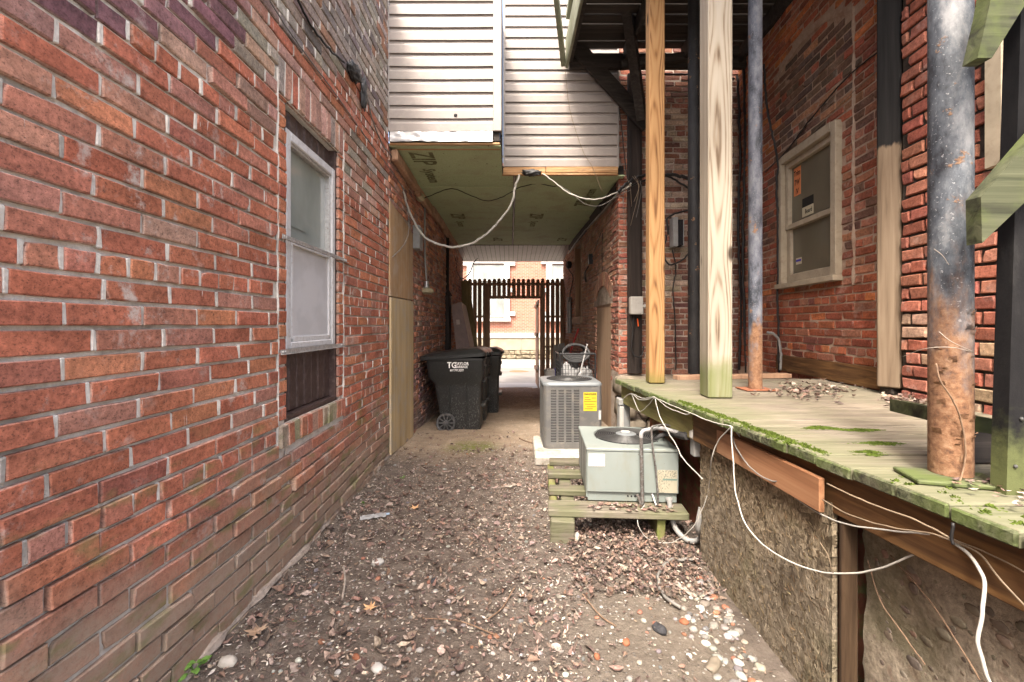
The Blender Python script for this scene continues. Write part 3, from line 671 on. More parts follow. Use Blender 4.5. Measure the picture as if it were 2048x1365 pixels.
# ------------------------------------------------------------------ brick walls
def mixc(a, b, t): return tuple(x + (y - x) * t for x, y in zip(a, b))
class Wall:
    def __init__(s, O, Ud, n, zoff=0): s.O = Vector(O); s.U = Vector(Ud).normalized(); s.n = Vector(n).normalized()
    def pt(s, u, z, out=0): return s.O + s.U * u + s.n * out + Vector((0, 0, z))
def brick_verts(w, u0, u1, z0, z1, proud, jit=0.0025, ch=0.005, tilt=0.0, back=-0.03):
    """8 points round the outline, three levels: back, arris, face"""
    um, zm = (u0 + u1) / 2, (z0 + z1) / 2; hu, hz = (u1 - u0) / 2, (z1 - z0) / 2
    ca, sa = math.cos(tilt), math.sin(tilt); q = U(-0.3, 0.3) * hu
    ol = [(-1, -1), (q / hu, -1), (1, -1), (1, 0), (1, 1), (-q / hu, 1), (-1, 1), (-1, 0)]
    lean = U(-1, 1) * jit; lean2 = U(-1, 1) * jit
    jj = [(U(-jit, jit), U(-jit, jit)) for _ in ol]
    if rnd.random() < 0.22:                              # a chipped corner
        k = rnd.choice((0, 2, 4, 6)); a, b = ol[k]; jj[k] = (-a * U(0.004, 0.016), -b * U(0.003, 0.010))
    vs = []
    for lvl, out in ((0, back), (1, proud - ch), (2, proud)):
        for k, (a, b) in enumerate(ol):
            ins = ch if lvl == 2 else 0
            du = a * (hu - ins) + (jj[k][0] if lvl else 0) + (U(-0.4, 0.4) * jit if lvl == 2 else 0); dz = b * (hz - ins) + (jj[k][1] if lvl else 0) + (U(-0.4, 0.4) * jit if lvl == 2 else 0)
            o = out + (-lean * a - lean2 * b + U(-0.3, 0.3) * jit if lvl else 0)
            vs.append(w.pt(um + du * ca - dz * sa, zm + du * sa + dz * ca, o))
    fs = []
    for l in (0, 1):
        for k in range(8):
            k2 = (k + 1) % 8; fs.append((l * 8 + k, l * 8 + k2, (l + 1) * 8 + k2, (l + 1) * 8 + k))
    fs += [(16, 17, 22, 23), (17, 18, 21, 22), (18, 19, 20, 21)]
    nn = (vs[18] - vs[16]).cross(vs[22] - vs[16])
    if nn.dot(w.n) < 0: fs = [f[::-1] for f in fs]
    return vs, fs
def cut_rect(u0, u1, holes, minw=0.035):
    segs = [(u0, u1)]
    for a, b in holes:
        ns = []
        for s0, s1 in segs:
            if b <= s0 or a >= s1: ns.append((s0, s1)); continue
            if a > s0: ns.append((s0, a - 0.006))
            if b < s1: ns.append((b + 0.006, s1))
        segs = ns
    return [s for s in segs if s[1] - s[0] > minw]
def place_bricks(w, rects, mat, parent, limit=300, jit=0.0025, ch=0.005, minpx=7.0, edge=None):
    """rects: (u0,u1,z0,z1,proud,tilt,colour). the bricks that show largest are parts, the rest one part"""
    sc = []
    for r in rects:
        ps = [proj(w.pt(a, b, r[4])) for a in (r[0], r[1]) for b in (r[2], r[3])]
        cxm = sum(p[0] for p in ps) / 4; cym = sum(p[1] for p in ps) / 4
        wpx = max(p[0] for p in ps) - min(p[0] for p in ps); hpx = abs(ps[0][1] - ps[1][1])
        vis = -60 < cxm < 2110 and -60 < cym < 1425
        sc.append(wpx * hpx if vis and min(wpx, hpx) > minpx * 0.5 and max(wpx, hpx) > minpx else -1)
    order = sorted(range(len(rects)), key=lambda i: -sc[i])
    big = set(i for i in order[:limit] if sc[i] > 0)
    rest = MB()
    for i, r in enumerate(rects):
        vs, fs = brick_verts(w, r[0], r[1], r[2], r[3], r[4], jit, ch, r[5])
        if i in big:
            b = MB(); b.col = r[6]; b.add(vs, fs)
            if edge: b.c[:16] = [mixc(r[6], edge, 0.6)] * 8 + [mixc(r[6], edge, U(0.05, 0.6)) for _ in range(8)]
            b.build("brick", mat, parent, col=True)
        else:
            rest.col = r[6]; rest.add(vs, fs)
            if edge: rest.c[-24:-8] = [mixc(r[6], edge, 0.6)] * 8 + [mixc(r[6], edge, U(0.05, 0.6)) for _ in range(8)]
    if rest.v: tag(rest.build("bricks", mat, parent, col=True), kind="stuff")
def courses(u0, u1, z0, z1, c, L, joint, holes, colour, header_every=0, header_at=0, proud=(0.008, 0.014), tilt=0.004, warp=None, Lj=0.006, start_jit=0.02, hdr=0.105):
    """returns brick rectangles; holes(z) gives intervals to leave out"""
    out = []; k = 0; z = z0
    while z < z1 - 0.01:
        hd = header_every and (k % header_every == header_at)
        step = hdr if hd else L
        u = u0 - (0.5 * step if k % 2 else 0) + (U(-start_jit, start_jit) if u0 < 0.5 or True else 0)
        while u < u1:
            l = step + U(-Lj, Lj)
            a, b = max(u + joint / 2, u0), min(u + l - joint / 2, u1)
            if b - a > 0.03:
                for s0, s1 in cut_rect(a, b, holes(z + c / 2)):
                    dz = warp(0.5 * (s0 + s1), z) if warp else (0, 0, 0)
                    out.append((s0, s1, z + joint / 2 + dz[0], z + c - joint / 2 + dz[0], U(*proud) + dz[2], U(-tilt, tilt) + dz[1], colour(0.5 * (s0 + s1), z, hd)))
            u += l
        z += c; k += 1
    return out
def mixc_(a, b, t): return tuple(x + (y - x) * t for x, y in zip(a, b))
def vary(c, v=0.15, h=0.06):
    k = 1 + U(-v, v); return tuple(max(0.005, x * k * (1 + U(-h, h))) for x in c)

# ---- left building: textured red brick wall with a window
LW = Wall((-1.2, 0, 0), (0, 1, 0), (1, 0, 0))
lw = thing("brick_wall", "red textured brick wall with pale mortar and a white window, nearest on the left", "wall", (-1.3, 2, 0))
RED, ORNG, DRED, PINK = (0.40, 0.14, 0.083), (0.45, 0.178, 0.095), (0.225, 0.075, 0.055), (0.42, 0.25, 0.19)
PURP, GREY = (0.19, 0.092, 0.10), (0.27, 0.225, 0.19)
def left_col(u, z, hd):
    nz = mnoise.noise((u * 1.1, z * 1.3, 5)) * 0.35
    purple = z > 1.98 + max(0, u - 1.0) * 0.62 + nz * 0.15 and u < 2.0
    old = z > 2.62 + 0.3 * max(0, u - 2.0) + nz
    if purple: return vary(rnd.choice([PURP, PURP, (0.235, 0.12, 0.125), (0.25, 0.135, 0.115)]), 0.2)
    if old:
        return vary(rnd.choice([GREY, GREY, (0.24, 0.17, 0.14), (0.33, 0.28, 0.24), (0.31, 0.16, 0.105), (0.17, 0.14, 0.13)]), 0.2)
    if 2.2 < z < 2.75 and u > 2.0: return vary(rnd.choice([RED, (0.30, 0.17, 0.125), GREY, PINK]), 0.15)
    return vary(rnd.choice([RED, RED, RED, RED, RED, ORNG, (0.32, 0.12, 0.08), (0.40, 0.165, 0.11), (0.38, 0.18, 0.13), PINK if rnd.random() < 0.25 else RED]), 0.10, 0.04)
WY0, WY1, WZ0, WZ1 = 2.34, 3.06, 0.78, 2.50         # window opening
JY0, JY1 = 2.255, 3.145
def left_holes(z):
    if 0.655 < z < 2.70: return [(JY0, JY1)]
    return []
def left_warp(u, z):
    k = max(0, min(1, (0.85 - z) / 0.5))
    dz = 0.030 * k * math.sin(u * 1.9 + 0.6) * (1 if u < 2.4 else 0.5)
    tl = 0.030 * k * math.cos(u * 1.9 + 0.6) * 1.9 * 0.6
    pr = U(-0.004, 0.010) * k + 0.012 * k * max(0, math.sin(u * 2.3 + z * 5))
    if z > 2.05 and u < 2: dz += U(-0.004, 0.004); tl += U(-0.012, 0.012); pr += U(-0.006, 0.008)
    return (dz, tl, pr)
rects = courses(-0.6, 4.31, -0.04, 4.75, 0.074, 0.25, 0.0125, left_holes, left_col, 10, 0, (0.009, 0.017), 0.004, left_warp, 0.008)
# half bricks up both window jambs
for ya, yb in ((JY0 + 0.012, WY0), (WY1, JY1 - 0.012)):
    z = 0.80
    while z < 2.49:
        rects.append((ya, yb, z, min(z + 0.061, 2.495), U(0.008, 0.014), U(-0.01, 0.01), vary(rnd.choice([RED, ORNG, (0.4, 0.13, 0.075)]), 0.12))); z += 0.073
# soldier lintel and rowlock sill
y = JY0 + 0.004
while y < JY1 - 0.05:
    rects.append((y, y + 0.063, 2.507, 2.69, U(0.010, 0.018), U(-0.008, 0.008), vary(rnd.choice([RED, PINK, (0.36, 0.2, 0.15), GREY]), 0.15)))
    rects.append((y, y + 0.063, 0.662, 0.776, U(0.022, 0.034), U(-0.012, 0.012), vary(rnd.choice([RED, (0.34, 0.2, 0.14), (0.32, 0.27, 0.19), (0.27, 0.24, 0.15)]), 0.12))); y += 0.0737
place_bricks(LW, rects, M['brick_left'], lw, 300, jit=0.0017, ch=0.0035, edge=(0.46, 0.40, 0.34))
hj = MB()                                                # lumpy pale mortar standing nearly flush in the upright joints
rows_ = {}
for r in rects: rows_.setdefault(round(r[2] + r[3], 2), []).append(r)
for rr in rows_.values():
    rr.sort(key=lambda r: r[0])
    for a, b in zip(rr, rr[1:]):
        if -0.002 < b[0] - a[1] < 0.03: hj.cbox(LW.pt((a[1] + b[0]) / 2, (a[2] + a[3]) / 2, 0.0 + U(-0.001, 0.004)), (b[0] - a[1] + 0.004, 0.02, a[3] - a[2]), (LW.U, LW.n, Vector((0, 0, 1))), 0.003, 0.0015)
hj.build("head_joints", M['mortar_left'], lw)
def backing(w, cells, depth, mat, parent, name="mortar", step=0.08, amp=0.003):
    mm = MB()
    for (a, b, z0, z1) in cells:
        nu, nz = max(1, int((b - a) / step)), max(1, int((z1 - z0) / step))
        mm.sheet(w.pt(a, z0), w.U * (b - a), Vector((0, 0, z1 - z0)), nu, nz, lambda i, j: w.n * (amp * mnoise.noise((i * (b - a) * 16, j * (z1 - z0) * 16, a)) + amp * 0.6 * mnoise.noise((i * (b - a) * 47, j * (z1 - z0) * 47, a + 3))))
        p = [w.pt(a, z0, -0.02), w.pt(b, z0, -0.02), w.pt(b, z1, -0.02), w.pt(a, z1, -0.02)]
        mm.prism(p, w.n * (-depth))
    return mm.build(name, mat, parent)
backing(LW, [(-4, WY0, -0.2, 4.75), (WY1, 4.31, -0.2, 4.75), (WY0, WY1, -0.2, WZ0), (WY0, WY1, WZ1, 4.75)], 0.25, M['mortar_left'], lw, step=0.028, amp=0.004)
mm = MB()   # mortar fillet / footing along the base
mm.tube([(-1.195 + U(-0.008, 0.008), 0.2 + i * 0.12, gz(-1.19, 0.2 + i * 0.12) + 0.012 + U(-0.006, 0.008)) for i in range(44)], lambda t: 0.021 + 0.006 * math.sin(t * 90) + 0.005 * math.sin(t * 211), 7, 3)
mm.build("footing", M['mortar_old'], lw, smooth=True)
for ya in (JY0, JY1):   # pale vertical mortar seams beside the window
    mm = MB(); mm.tube([(-1.194 + U(-0.002, 0.003), ya + U(-0.004, 0.004), 0.66 + i * 0.07) for i in range(29)], lambda t: 0.0075 + 0.002 * math.sin(t * 70), 6, 2); mm.build("mortar_seam", M['mortar_left'], lw, smooth=True)
# window
wn_ = part_empty("window", (-1.25, 2.7, WZ0), lw)
def wbox(name, x0, x1, y0, y1, z0, z1, mat, ch=0.003): mm = MB(); mm.box(x0, x1, y0, y1, z0, z1, ch); return mm.build(name, M[mat], wn_)
RX = -1.225
wbox("jamb", RX - 0.06, RX + 0.018, WY0, WY0 + 0.028, WZ0, WZ1, 'brown_metal'); wbox("jamb", RX - 0.06, RX + 0.018, WY1 - 0.028, WY1, WZ0, WZ1, 'brown_metal')
wbox("base_trim", RX - 0.06, RX + 0.02, WY0 + 0.028, WY1 - 0.028, WZ0, WZ0 + 0.03, 'brown_metal')
wbox("backing_panel", RX - 0.075, RX - 0.06, WY0, WY1, WZ0, WZ1, 'brown_metal')
k = 0
for (za, zb) in ((2.372, WZ1), (WZ0 + 0.031, 1.150)):
    y = WY0 + 0.03; n = 7; wd = (WY1 - WY0 - 0.06) / n
    for i in range(n): wbox("panel_strip", RX - 0.045, RX - 0.018 + (i % 2) * 0.003, y + i * wd + 0.001, y + (i + 1) * wd - 0.001, za, zb, 'brown_metal', 0.009)
fy0, fy1, fz0, fz1 = WY0 + 0.03, WY1 - 0.03, 1.165, 2.365
for a in ((fy0, fy0 + 0.05, fz0, fz1), (fy1 - 0.05, fy1, fz0, fz1), (fy0 + 0.05, fy1 - 0.05, fz1 - 0.055, fz1), (fy0 + 0.05, fy1 - 0.05, fz0, fz0 + 0.04)):
    wbox("frame", RX - 0.03, RX + 0.022, *a, 'white_paint', 0.006)
for a in ((fy0 + 0.05, fy0 + 0.068, fz0 + 0.04, fz1 - 0.055), (fy1 - 0.068, fy1 - 0.05, fz0 + 0.04, fz1 - 0.055), (fy0 + 0.068, fy1 - 0.068, fz1 - 0.073, fz1 - 0.055)):
    wbox("inner_frame", RX - 0.032, RX + 0.01, *a, 'alu', 0.003)
wbox("pane", RX - 0.024, RX - 0.02, fy0 + 0.055, fy1 - 0.055, 1.75, fz1 - 0.06, 'glass_left', 0.0005)
wbox("blind", RX - 0.018, RX - 0.015, fy0 + 0.08, fy0 + 0.30, 1.86, 2.16, 'glass_left', 0.0005)
for a in ((fy0 + 0.068, fy0 + 0.088, 1.22, 1.78), (fy1 - 0.088, fy1 - 0.068, 1.22, 1.78), (fy0 + 0.088, fy1 - 0.088, 1.205, 1.235), (fy0 + 0.088, fy1 - 0.088, 1.745, 1.775)):
    wbox("screen_frame", RX - 0.012, RX + 0.016, *a, 'white_paint', 0.003)
wbox("screen", RX + 0.002, RX + 0.005, fy0 + 0.088, fy1 - 0.088, 1.235, 1.745, 'screen', 0.0005)
wbox("sash_bar", RX - 0.01, RX - 0.001, fy0 + 0.30, fy0 + 0.325, 1.3, 1.745, 'white_paint', 0.002)
for zc, ya, yb in ((1.762, 2.285, 3.19), (1.158, 2.27, 3.13)):
    mm = MB(); mm.box(-1.184, -1.168, ya, yb, zc - 0.015, zc - 0.011, 0.001); mm.box(-1.184, -1.181, ya, yb, zc - 0.011, zc + 0.012, 0.001)
    for yy in (ya + 0.02, ya + 0.045, yb - 0.02, yb - 0.045): mm.lathe((-1.181, yy, zc), [(0.006, 0), (0.006, 0.004), (0.003, 0.006)], 8, (1, 0, 0))
    mm.build("bracket_bar", M['alu'], wn_)

# ---- old passage wall on the left
PW = Wall((-1.2, 0, 0), (0, 1, 0), (1, 0, 0))
pw = thing("passage_brick_wall", "rough old brick wall along the left of the passage behind the bins", "wall", (-1.3, 8, -0.3))
OLD = [(0.40, 0.18, 0.12), (0.33, 0.15, 0.108), (0.44, 0.215, 0.14), (0.27, 0.145, 0.12), (0.47, 0.22, 0.13), (0.39, 0.26, 0.205)]
def old_col(u, z, hd):
    if rnd.random() < 0.06 and z < 1.4: return vary((0.42, 0.16, 0.07), 0.15)
    if z < 0.7 and rnd.random() < 0.5: return vary((0.23, 0.13, 0.125), 0.2)
    return vary(rnd.choice(OLD), 0.22)
rects = courses(4.33, 11.2, -0.42, 3.05, 0.068, 0.213, 0.012, lambda z: [(4.3, 5.335)] if z < 2.5 else [], old_col, 6, 2, (0.004, 0.016), 0.012, None, 0.012)
place_bricks(PW, rects, M['brick_old'], pw, 300, jit=0.005, ch=0.007, minpx=8)
backing(PW, [(4.31, 11.2, -0.6, 3.1)], 0.25, M['mortar_old'], pw)

# ---- passage wall and pier on the right
RA, RB = Vector((1.31, 5.3, 0)), Vector((1.36, 11.2, 0))
RP = Wall(RA, RB - RA, (-1, 0.0085, 0)); RL = (RB - RA).length
rp = thing("passage_pier_wall", "brown brick wall along the right of the passage with an arched boarded doorway", "wall", (1.45, 8, -0.3))
DU0, DU1, DZ = 0.41, 1.48, 1.63                          # boarded doorway (along the wall), springing height
WU0, WU1, WVZ0, WVZ1 = 2.85, 3.75, 1.46, 2.85
def arch_half(z):                                        # arch soffit half width above springing
    r = 0.80; cz = DZ + 0.21 - r
    return math.sqrt(max(0, r * r - (z - cz) ** 2)) if z < cz + r else 0
def rp_holes(z):
    hs = []
    ring = 0.22; r = 0.80 + ring; cz = DZ + 0.21 - 0.80; mid = (DU0 + DU1) / 2
    if z < DZ - 0.04: hs.append((DU0, DU1))
    elif z < cz + r:
        hh = min(math.sqrt(max(0, r * r - (z - cz) ** 2)), (DU1 - DU0) / 2 + 0.12); hs.append((mid - hh, mid + hh))
    if WVZ0 - 0.12 < z < WVZ1: hs.append((WU0, WU1))
    return hs
BRN = [(0.36, 0.22, 0.15), (0.40, 0.23, 0.155), (0.31, 0.185, 0.14), (0.42, 0.275, 0.19), (0.38, 0.19, 0.13)]
def rp_col(u, z, hd):
    if u < 0.35 or z < 0.9: return vary(rnd.choice([(0.29, 0.11, 0.075), (0.25, 0.1, 0.07), (0.33, 0.14, 0.09), (0.2, 0.085, 0.06)]), 0.2)
    if u > 4.0: return vary((0.36, 0.17, 0.11), 0.2)
    return vary(rnd.choice(BRN), 0.2)
rects = courses(0.0, RL, -0.42, 3.05, 0.0667, 0.213, 0.012, rp_holes, rp_col, 6, 3, (0.004, 0.012), 0.008, None, 0.010)
rects = [r for r in rects if not (r[0] < 0.35 and r[2] < 0.68)]
place_bricks(RP, rects, M['brick_old'], rp, 260, jit=0.004, ch=0.006, minpx=8)
mid = (DU0 + DU1) / 2; cz = DZ + 0.21 - 0.80
for k in range(-9, 10):                                  # arch ring of bricks on edge
    an = k * 0.074; mm = MB(); mm.col = vary(rnd.choice(BRN + [(0.27, 0.13, 0.09)]), 0.15)
    ds = Vector((0, 0, 1)) * math.cos(an) + RP.U * math.sin(an); tg = RP.U * math.cos(an) - Vector((0, 0, 1)) * math.sin(an)
    c = RP.pt(mid, cz) + ds * 0.905 + RP.n * (-0.01)
    mm.cbox(c, (0.056, 0.2, 0.05), (tg, ds, RP.n), 0.005, 0.002); mm.build("brick", M['brick_old'], rp, col=True)
backing(RP, [(0, DU0, -0.6, 3.1), (DU0, DU1, DZ - 0.05, 3.1), (DU1, WU0, -0.6, 3.1), (WU0, WU1, -0.6, WVZ0), (WU0, WU1, WVZ1, 3.1), (WU1, RL, -0.6, 3.1)], 0.22, M['mortar_old'], rp)
mm = MB(); mm.prism([RP.pt(DU0 + 0.02, -0.1, -0.05), RP.pt(DU1 - 0.02, -0.25, -0.05), RP.pt(DU1 - 0.02, DZ - 0.04, -0.05), RP.pt(DU0 + 0.02, DZ, -0.05)], RP.n * 0.035)
mm.build("door_board", M['brown_board'], rp)
mm = MB(); mm.prism([RP.pt(DU0 - 0.02, DZ - 0.1, -0.07)] + [RP.pt(mid + 0.62 * math.sin(a), cz + 0.79 * math.cos(a) + 0.0, -0.07) for a in np.linspace(-0.72, 0.72, 9)] + [RP.pt(DU1 + 0.02, DZ - 0.1, -0.07)], RP.n * 0.02)
mm.build("arch_infill", M['brown_board'], rp)
pwin = part_empty("window", RP.pt((WU0 + WU1) / 2, WVZ0, 0), rp)
for (a, b, z0, z1, o0, o1, mt, nm) in ((WU0 - 0.03, WU0 + 0.09, WVZ0, WVZ1, -0.1, 0.012, 'brown_board', "frame"), (WU1 - 0.07, WU1, WVZ0, WVZ1, -0.1, 0.01, 'fence', "frame"), (WU0 - 0.1, WU1 + 0.08, WVZ0 - 0.13, WVZ0 - 0.01, -0.1, 0.06, 'brown_board', "sill"), (WU0 + 0.09, WU1 - 0.07, WVZ0, WVZ1, -0.14, -0.1, 'void', "pane")):
    mm = MB(); mm.prism([RP.pt(a, z0, o0), RP.pt(b, z0, o0), RP.pt(b, z1, o0), RP.pt(a, z1, o0)], RP.n * (o1 - o0)); mm.build(nm, M[mt], pwin)

# ---- back wall behind the posts, with the pier face
BW = Wall((1.31, 5.3, 0), (1, 0, 0), (0, -1, 0))
bw = thing("recess_brick_wall", "dark brick wall with chalky patches behind the porch posts", "wall", (2.0, 5.4, 0))
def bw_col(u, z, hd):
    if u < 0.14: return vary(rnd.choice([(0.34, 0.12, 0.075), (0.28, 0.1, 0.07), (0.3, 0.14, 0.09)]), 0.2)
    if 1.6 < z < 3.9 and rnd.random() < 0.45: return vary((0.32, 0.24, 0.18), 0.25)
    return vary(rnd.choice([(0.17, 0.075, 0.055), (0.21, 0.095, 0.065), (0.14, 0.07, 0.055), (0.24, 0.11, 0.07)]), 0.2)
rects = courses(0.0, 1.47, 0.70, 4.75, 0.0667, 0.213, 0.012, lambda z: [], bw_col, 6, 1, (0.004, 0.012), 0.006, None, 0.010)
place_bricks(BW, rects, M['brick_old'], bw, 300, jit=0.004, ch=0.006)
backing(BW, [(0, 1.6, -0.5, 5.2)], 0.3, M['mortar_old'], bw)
for k, (a, b, z0, z1) in enumerate(((-0.06, 0.36, 0.46, 0.69), (-0.05, 0.2, 0.2, 0.45), (0.21, 0.5, 0.22, 0.45), (-0.04, 0.3, -0.08, 0.19), (0.31, 0.6, -0.06, 0.2), (0.37, 0.72, 0.47, 0.69))):
    mm = MB(); mm.cbox(BW.pt((a + b) / 2, (z0 + z1) / 2, 0.02), (b - a - 0.02, 0.22 + U(-0.04, 0.05), z1 - z0 - 0.015), None, 0.035, 0.018); mm.build("foundation_stone", M['stone'], bw, smooth=True, angle=50)

# ---- right building
W0, W1 = Vector((2.452, 2.0, 0)), Vector((2.752, 5.3, 0))
RW = Wall(W0, W1 - W0, (-1, 0.0909, 0)); RWL = (W1 - W0).length
rw = thing("arched_brick_wall", "orange red brick wall with a filled arch above a cream framed window", "wall", (2.8, 3.5, 0.8))
def uy(Y): return (Y - 2.0) * RWL / 3.3
NU0, NU1, NZ0, NZ1 = uy(3.43), uy(4.28), 1.69, 2.90
AU0, AU1 = uy(3.28), uy(4.38); ACZ, AR = 3.87 - 1.05, 1.05; AMID = uy(3.93)
def arc_z(u): return ACZ + math.sqrt(max(0.01, AR * AR - (u - AMID) ** 2))
def infill(u, z): return AU0 < u < AU1 and NZ1 < z < arc_z(u)
def rw_holes(z):
    hs = []
    if NZ0 < z < NZ1: hs.append((NU0 - 0.01, NU1 + 0.01))
    return hs
def rw_col(u, z, hd):
    if infill(u, z): return vary(rnd.choice([(0.15, 0.095, 0.065), (0.13, 0.085, 0.065), (0.17, 0.1, 0.07), (0.34, 0.17, 0.1), (0.3, 0.1, 0.06), (0.11, 0.075, 0.06)]), 0.18)
    if z > 3.0: return vary(rnd.choice([(0.3, 0.1, 0.055), (0.42, 0.15, 0.06), (0.22, 0.085, 0.055), (0.34, 0.14, 0.085)]), 0.2)
    if z < 1.66: return vary(rnd.choice([(0.29, 0.085, 0.045), (0.24, 0.072, 0.042), (0.33, 0.10, 0.05), (0.46, 0.15, 0.06) if rnd.random() < 0.45 else (0.2, 0.07, 0.05), (0.3, 0.13, 0.085)]), 0.14)
    return vary(rnd.choice([(0.31, 0.095, 0.055), (0.25, 0.085, 0.052), (0.34, 0.15, 0.09), (0.16, 0.085, 0.06)]), 0.18)
rects = courses(uy(2.76), RWL, 0.80, 4.75, 0.0667, 0.213, 0.011, rw_holes, rw_col, 6, 4, (0.003, 0.009), 0.006, None, 0.010)
rects = [r for r in rects if not (AU0 - 0.03 < (r[0] + r[1]) / 2 < AU1 + 0.03 and abs((r[2] + r[3]) / 2 - arc_z((r[0] + r[1]) / 2)) < 0.04)]
place_bricks(RW, rects, M['brick_right'], rw, 300, jit=0.003, ch=0.005)
backing(RW, [(uy(2.76), NU0, 0.3, 5.2), (NU1, RWL, 0.3, 5.2), (NU0, NU1, 0.3, NZ0), (NU0, NU1, NZ1, 5.2)], 0.3, M['mortar_right'], rw)
mm = MB()                                                # pale cement line round the filled arch
us = np.linspace(AU0, AU1, 22)
for i in range(21):
    a, b = us[i], us[i + 1]
    mm.prism([RW.pt(a, arc_z(a) - 0.035, 0), RW.pt(b, arc_z(b) - 0.035, 0), RW.pt(b, arc_z(b) + 0.03, 0), RW.pt(a, arc_z(a) + 0.03, 0)], RW.n * (0.008 + U(0, 0.003)))
mm.build("arch_mortar", M['mortar_right'], rw)
mm = MB(); mm.tube([RW.pt(AU0 + U(-0.006, 0.006), 1.6 + i * 0.1, 0.0) for i in range(22)], lambda t: 0.016 + 0.005 * math.sin(t * 50), 6, 2); mm.build("mortar_seam", M['mortar_right'], rw, smooth=True)
mm = MB(); mm.prism([RW.pt(uy(3.0), 0.86, 0.0), RW.pt(uy(4.35), 0.86, 0.0), RW.pt(uy(4.35), 1.005, 0.0), RW.pt(uy(3.0), 1.005, 0.0)], RW.n * 0.035); mm.build("skirting_board", M['rim'], rw)
rwin = part_empty("window", RW.pt((NU0 + NU1) / 2, NZ0, 0), rw)
def rwb(nm, a, b, z0, z1, o0, o1, mt, ch=0.004):
    q = MB(); q.cbox(RW.pt((a + b) / 2, (z0 + z1) / 2, (o0 + o1) / 2), (b - a, o1 - o0, z1 - z0), (RW.U, RW.n, Vector((0, 0, 1))), ch); return q.build(nm, M[mt], rwin)
rwb("casing", NU0 - 0.01, NU0 + 0.055, NZ0 + 0.0, NZ1, -0.05, 0.05, 'trim_cream'); rwb("casing", NU1 - 0.055, NU1 + 0.01, NZ0, NZ1, -0.05, 0.05, 'trim_cream')
rwb("casing", NU0 + 0.055, NU1 - 0.055, NZ1 - 0.065, NZ1 + 0.012, -0.05, 0.052, 'trim_cream'); rwb("sill", NU0 - 0.02, NU1 + 0.02, NZ0 - 0.045, NZ0, -0.05, 0.075, 'trim_cream')
a0, a1, b0, b1 = NU0 + 0.056, NU1 - 0.056, NZ0 + 0.001, NZ1 - 0.066; zm = 2.22
for (p, q, r, s_, o) in ((a0, a0 + 0.05, zm - 0.02, b1, 0.012), (a1 - 0.05, a1, zm - 0.02, b1, 0.012), (a0 + 0.05, a1 - 0.05, b1 - 0.055, b1, 0.012), (a0 + 0.05, a1 - 0.05, zm - 0.02, zm + 0.025, 0.012),
                         (a0, a0 + 0.06, b0, zm - 0.021, -0.004), (a1 - 0.06, a1, b0, zm - 0.021, -0.004), (a0 + 0.06, a1 - 0.06, b0, b0 + 0.085, -0.004)):
    rwb("sash", p, q, r, s_, -0.045, o, 'trim_cream')
rwb("pane", a0 + 0.045, a1 - 0.045, zm, b1 - 0.05, -0.03, -0.026, 'glass_right', 0.0005); rwb("pane", a0 + 0.055, a1 - 0.055, b0 + 0.08, zm - 0.015, -0.035, -0.031, 'glass_right', 0.0005)
def sticker(nm, ua, ub, z0, z1, mt, o): return rwb(nm, ua, ub, z0, z1, o, o + 0.002, mt, 0.0004)
sticker("notice", a1 - 0.195, a1 - 0.085, 2.50, 2.76, 'orange', -0.026)
# lettering reads towards the camera side: its x axis runs against the wall direction
LX = -RW.U
for tx, zz in (("Trim", 2.685), ("7W", 2.60), ("IV", 2.515)):
    text_part("notice_lettering", tx, 0.072, RW.pt(a1 - 0.14, zz, -0.0235), LX, (0, 0, 1), M['black_ink'], rwin, align='CENTER', sx=0.75)
sticker("notice", a1 - 0.39, a1 - 0.22, 2.275, 2.36, 'cream_paper', -0.026); sticker("notice", a1 - 0.39, a1 - 0.22, 2.361, 2.44, 'black_ink', -0.026)
text_part("notice_lettering", "Board", 0.055, RW.pt(a1 - 0.32, 2.30, -0.0235), LX, (0, 0, 1), M['black_ink'], rwin, align='CENTER', sx=0.8)
sticker("notice", a1 - 0.20, a1 - 0.11, 1.86, 1.92, 'cream_paper', -0.031); sticker("notice", a1 - 0.195, a1 - 0.115, 1.885, 1.905, 'blue', -0.0285)
# newer brick of the right building, nearer the camera
NW = Wall((2.36, 1.2, 0), (0.10, 1.53, 0), (-1, 0.065, 0))
nw = thing("raked_joint_brick_wall", "newer brick wall with dark open bed joints at the far right behind the big pipe", "wall", (2.6, 2, 0.8))
rects = courses(0, 1.555, 0.82, 4.2, 0.079, 0.215, 0.016, lambda z: [(0.5, 1.02)] if 2.08 < z < 3.4 else [], lambda u, z, h: vary(rnd.choice([(0.33, 0.115, 0.075), (0.29, 0.1, 0.07), (0.36, 0.15, 0.10)] + ([(0.36, 0.24, 0.16)] * 2 if z < 1.3 else [])), 0.15), 7, 3, (0.012, 0.018), 0.006)
place_bricks(NW, rects, M['brick_right'], nw, 300, jit=0.003)
backing(NW, [(0, 0.5, 0.3, 4.3), (1.02, 1.56, 0.3, 4.3), (0.5, 1.02, 0.3, 2.08), (0.5, 1.02, 3.4, 4.3)], 0.3, mortar_mat("mortar_dark", (0.025, 0.02, 0.016), (0.075, 0.062, 0.052), damt=0.5), nw)
nwin = part_empty("window", NW.pt(0.76, 2.08, 0), nw)
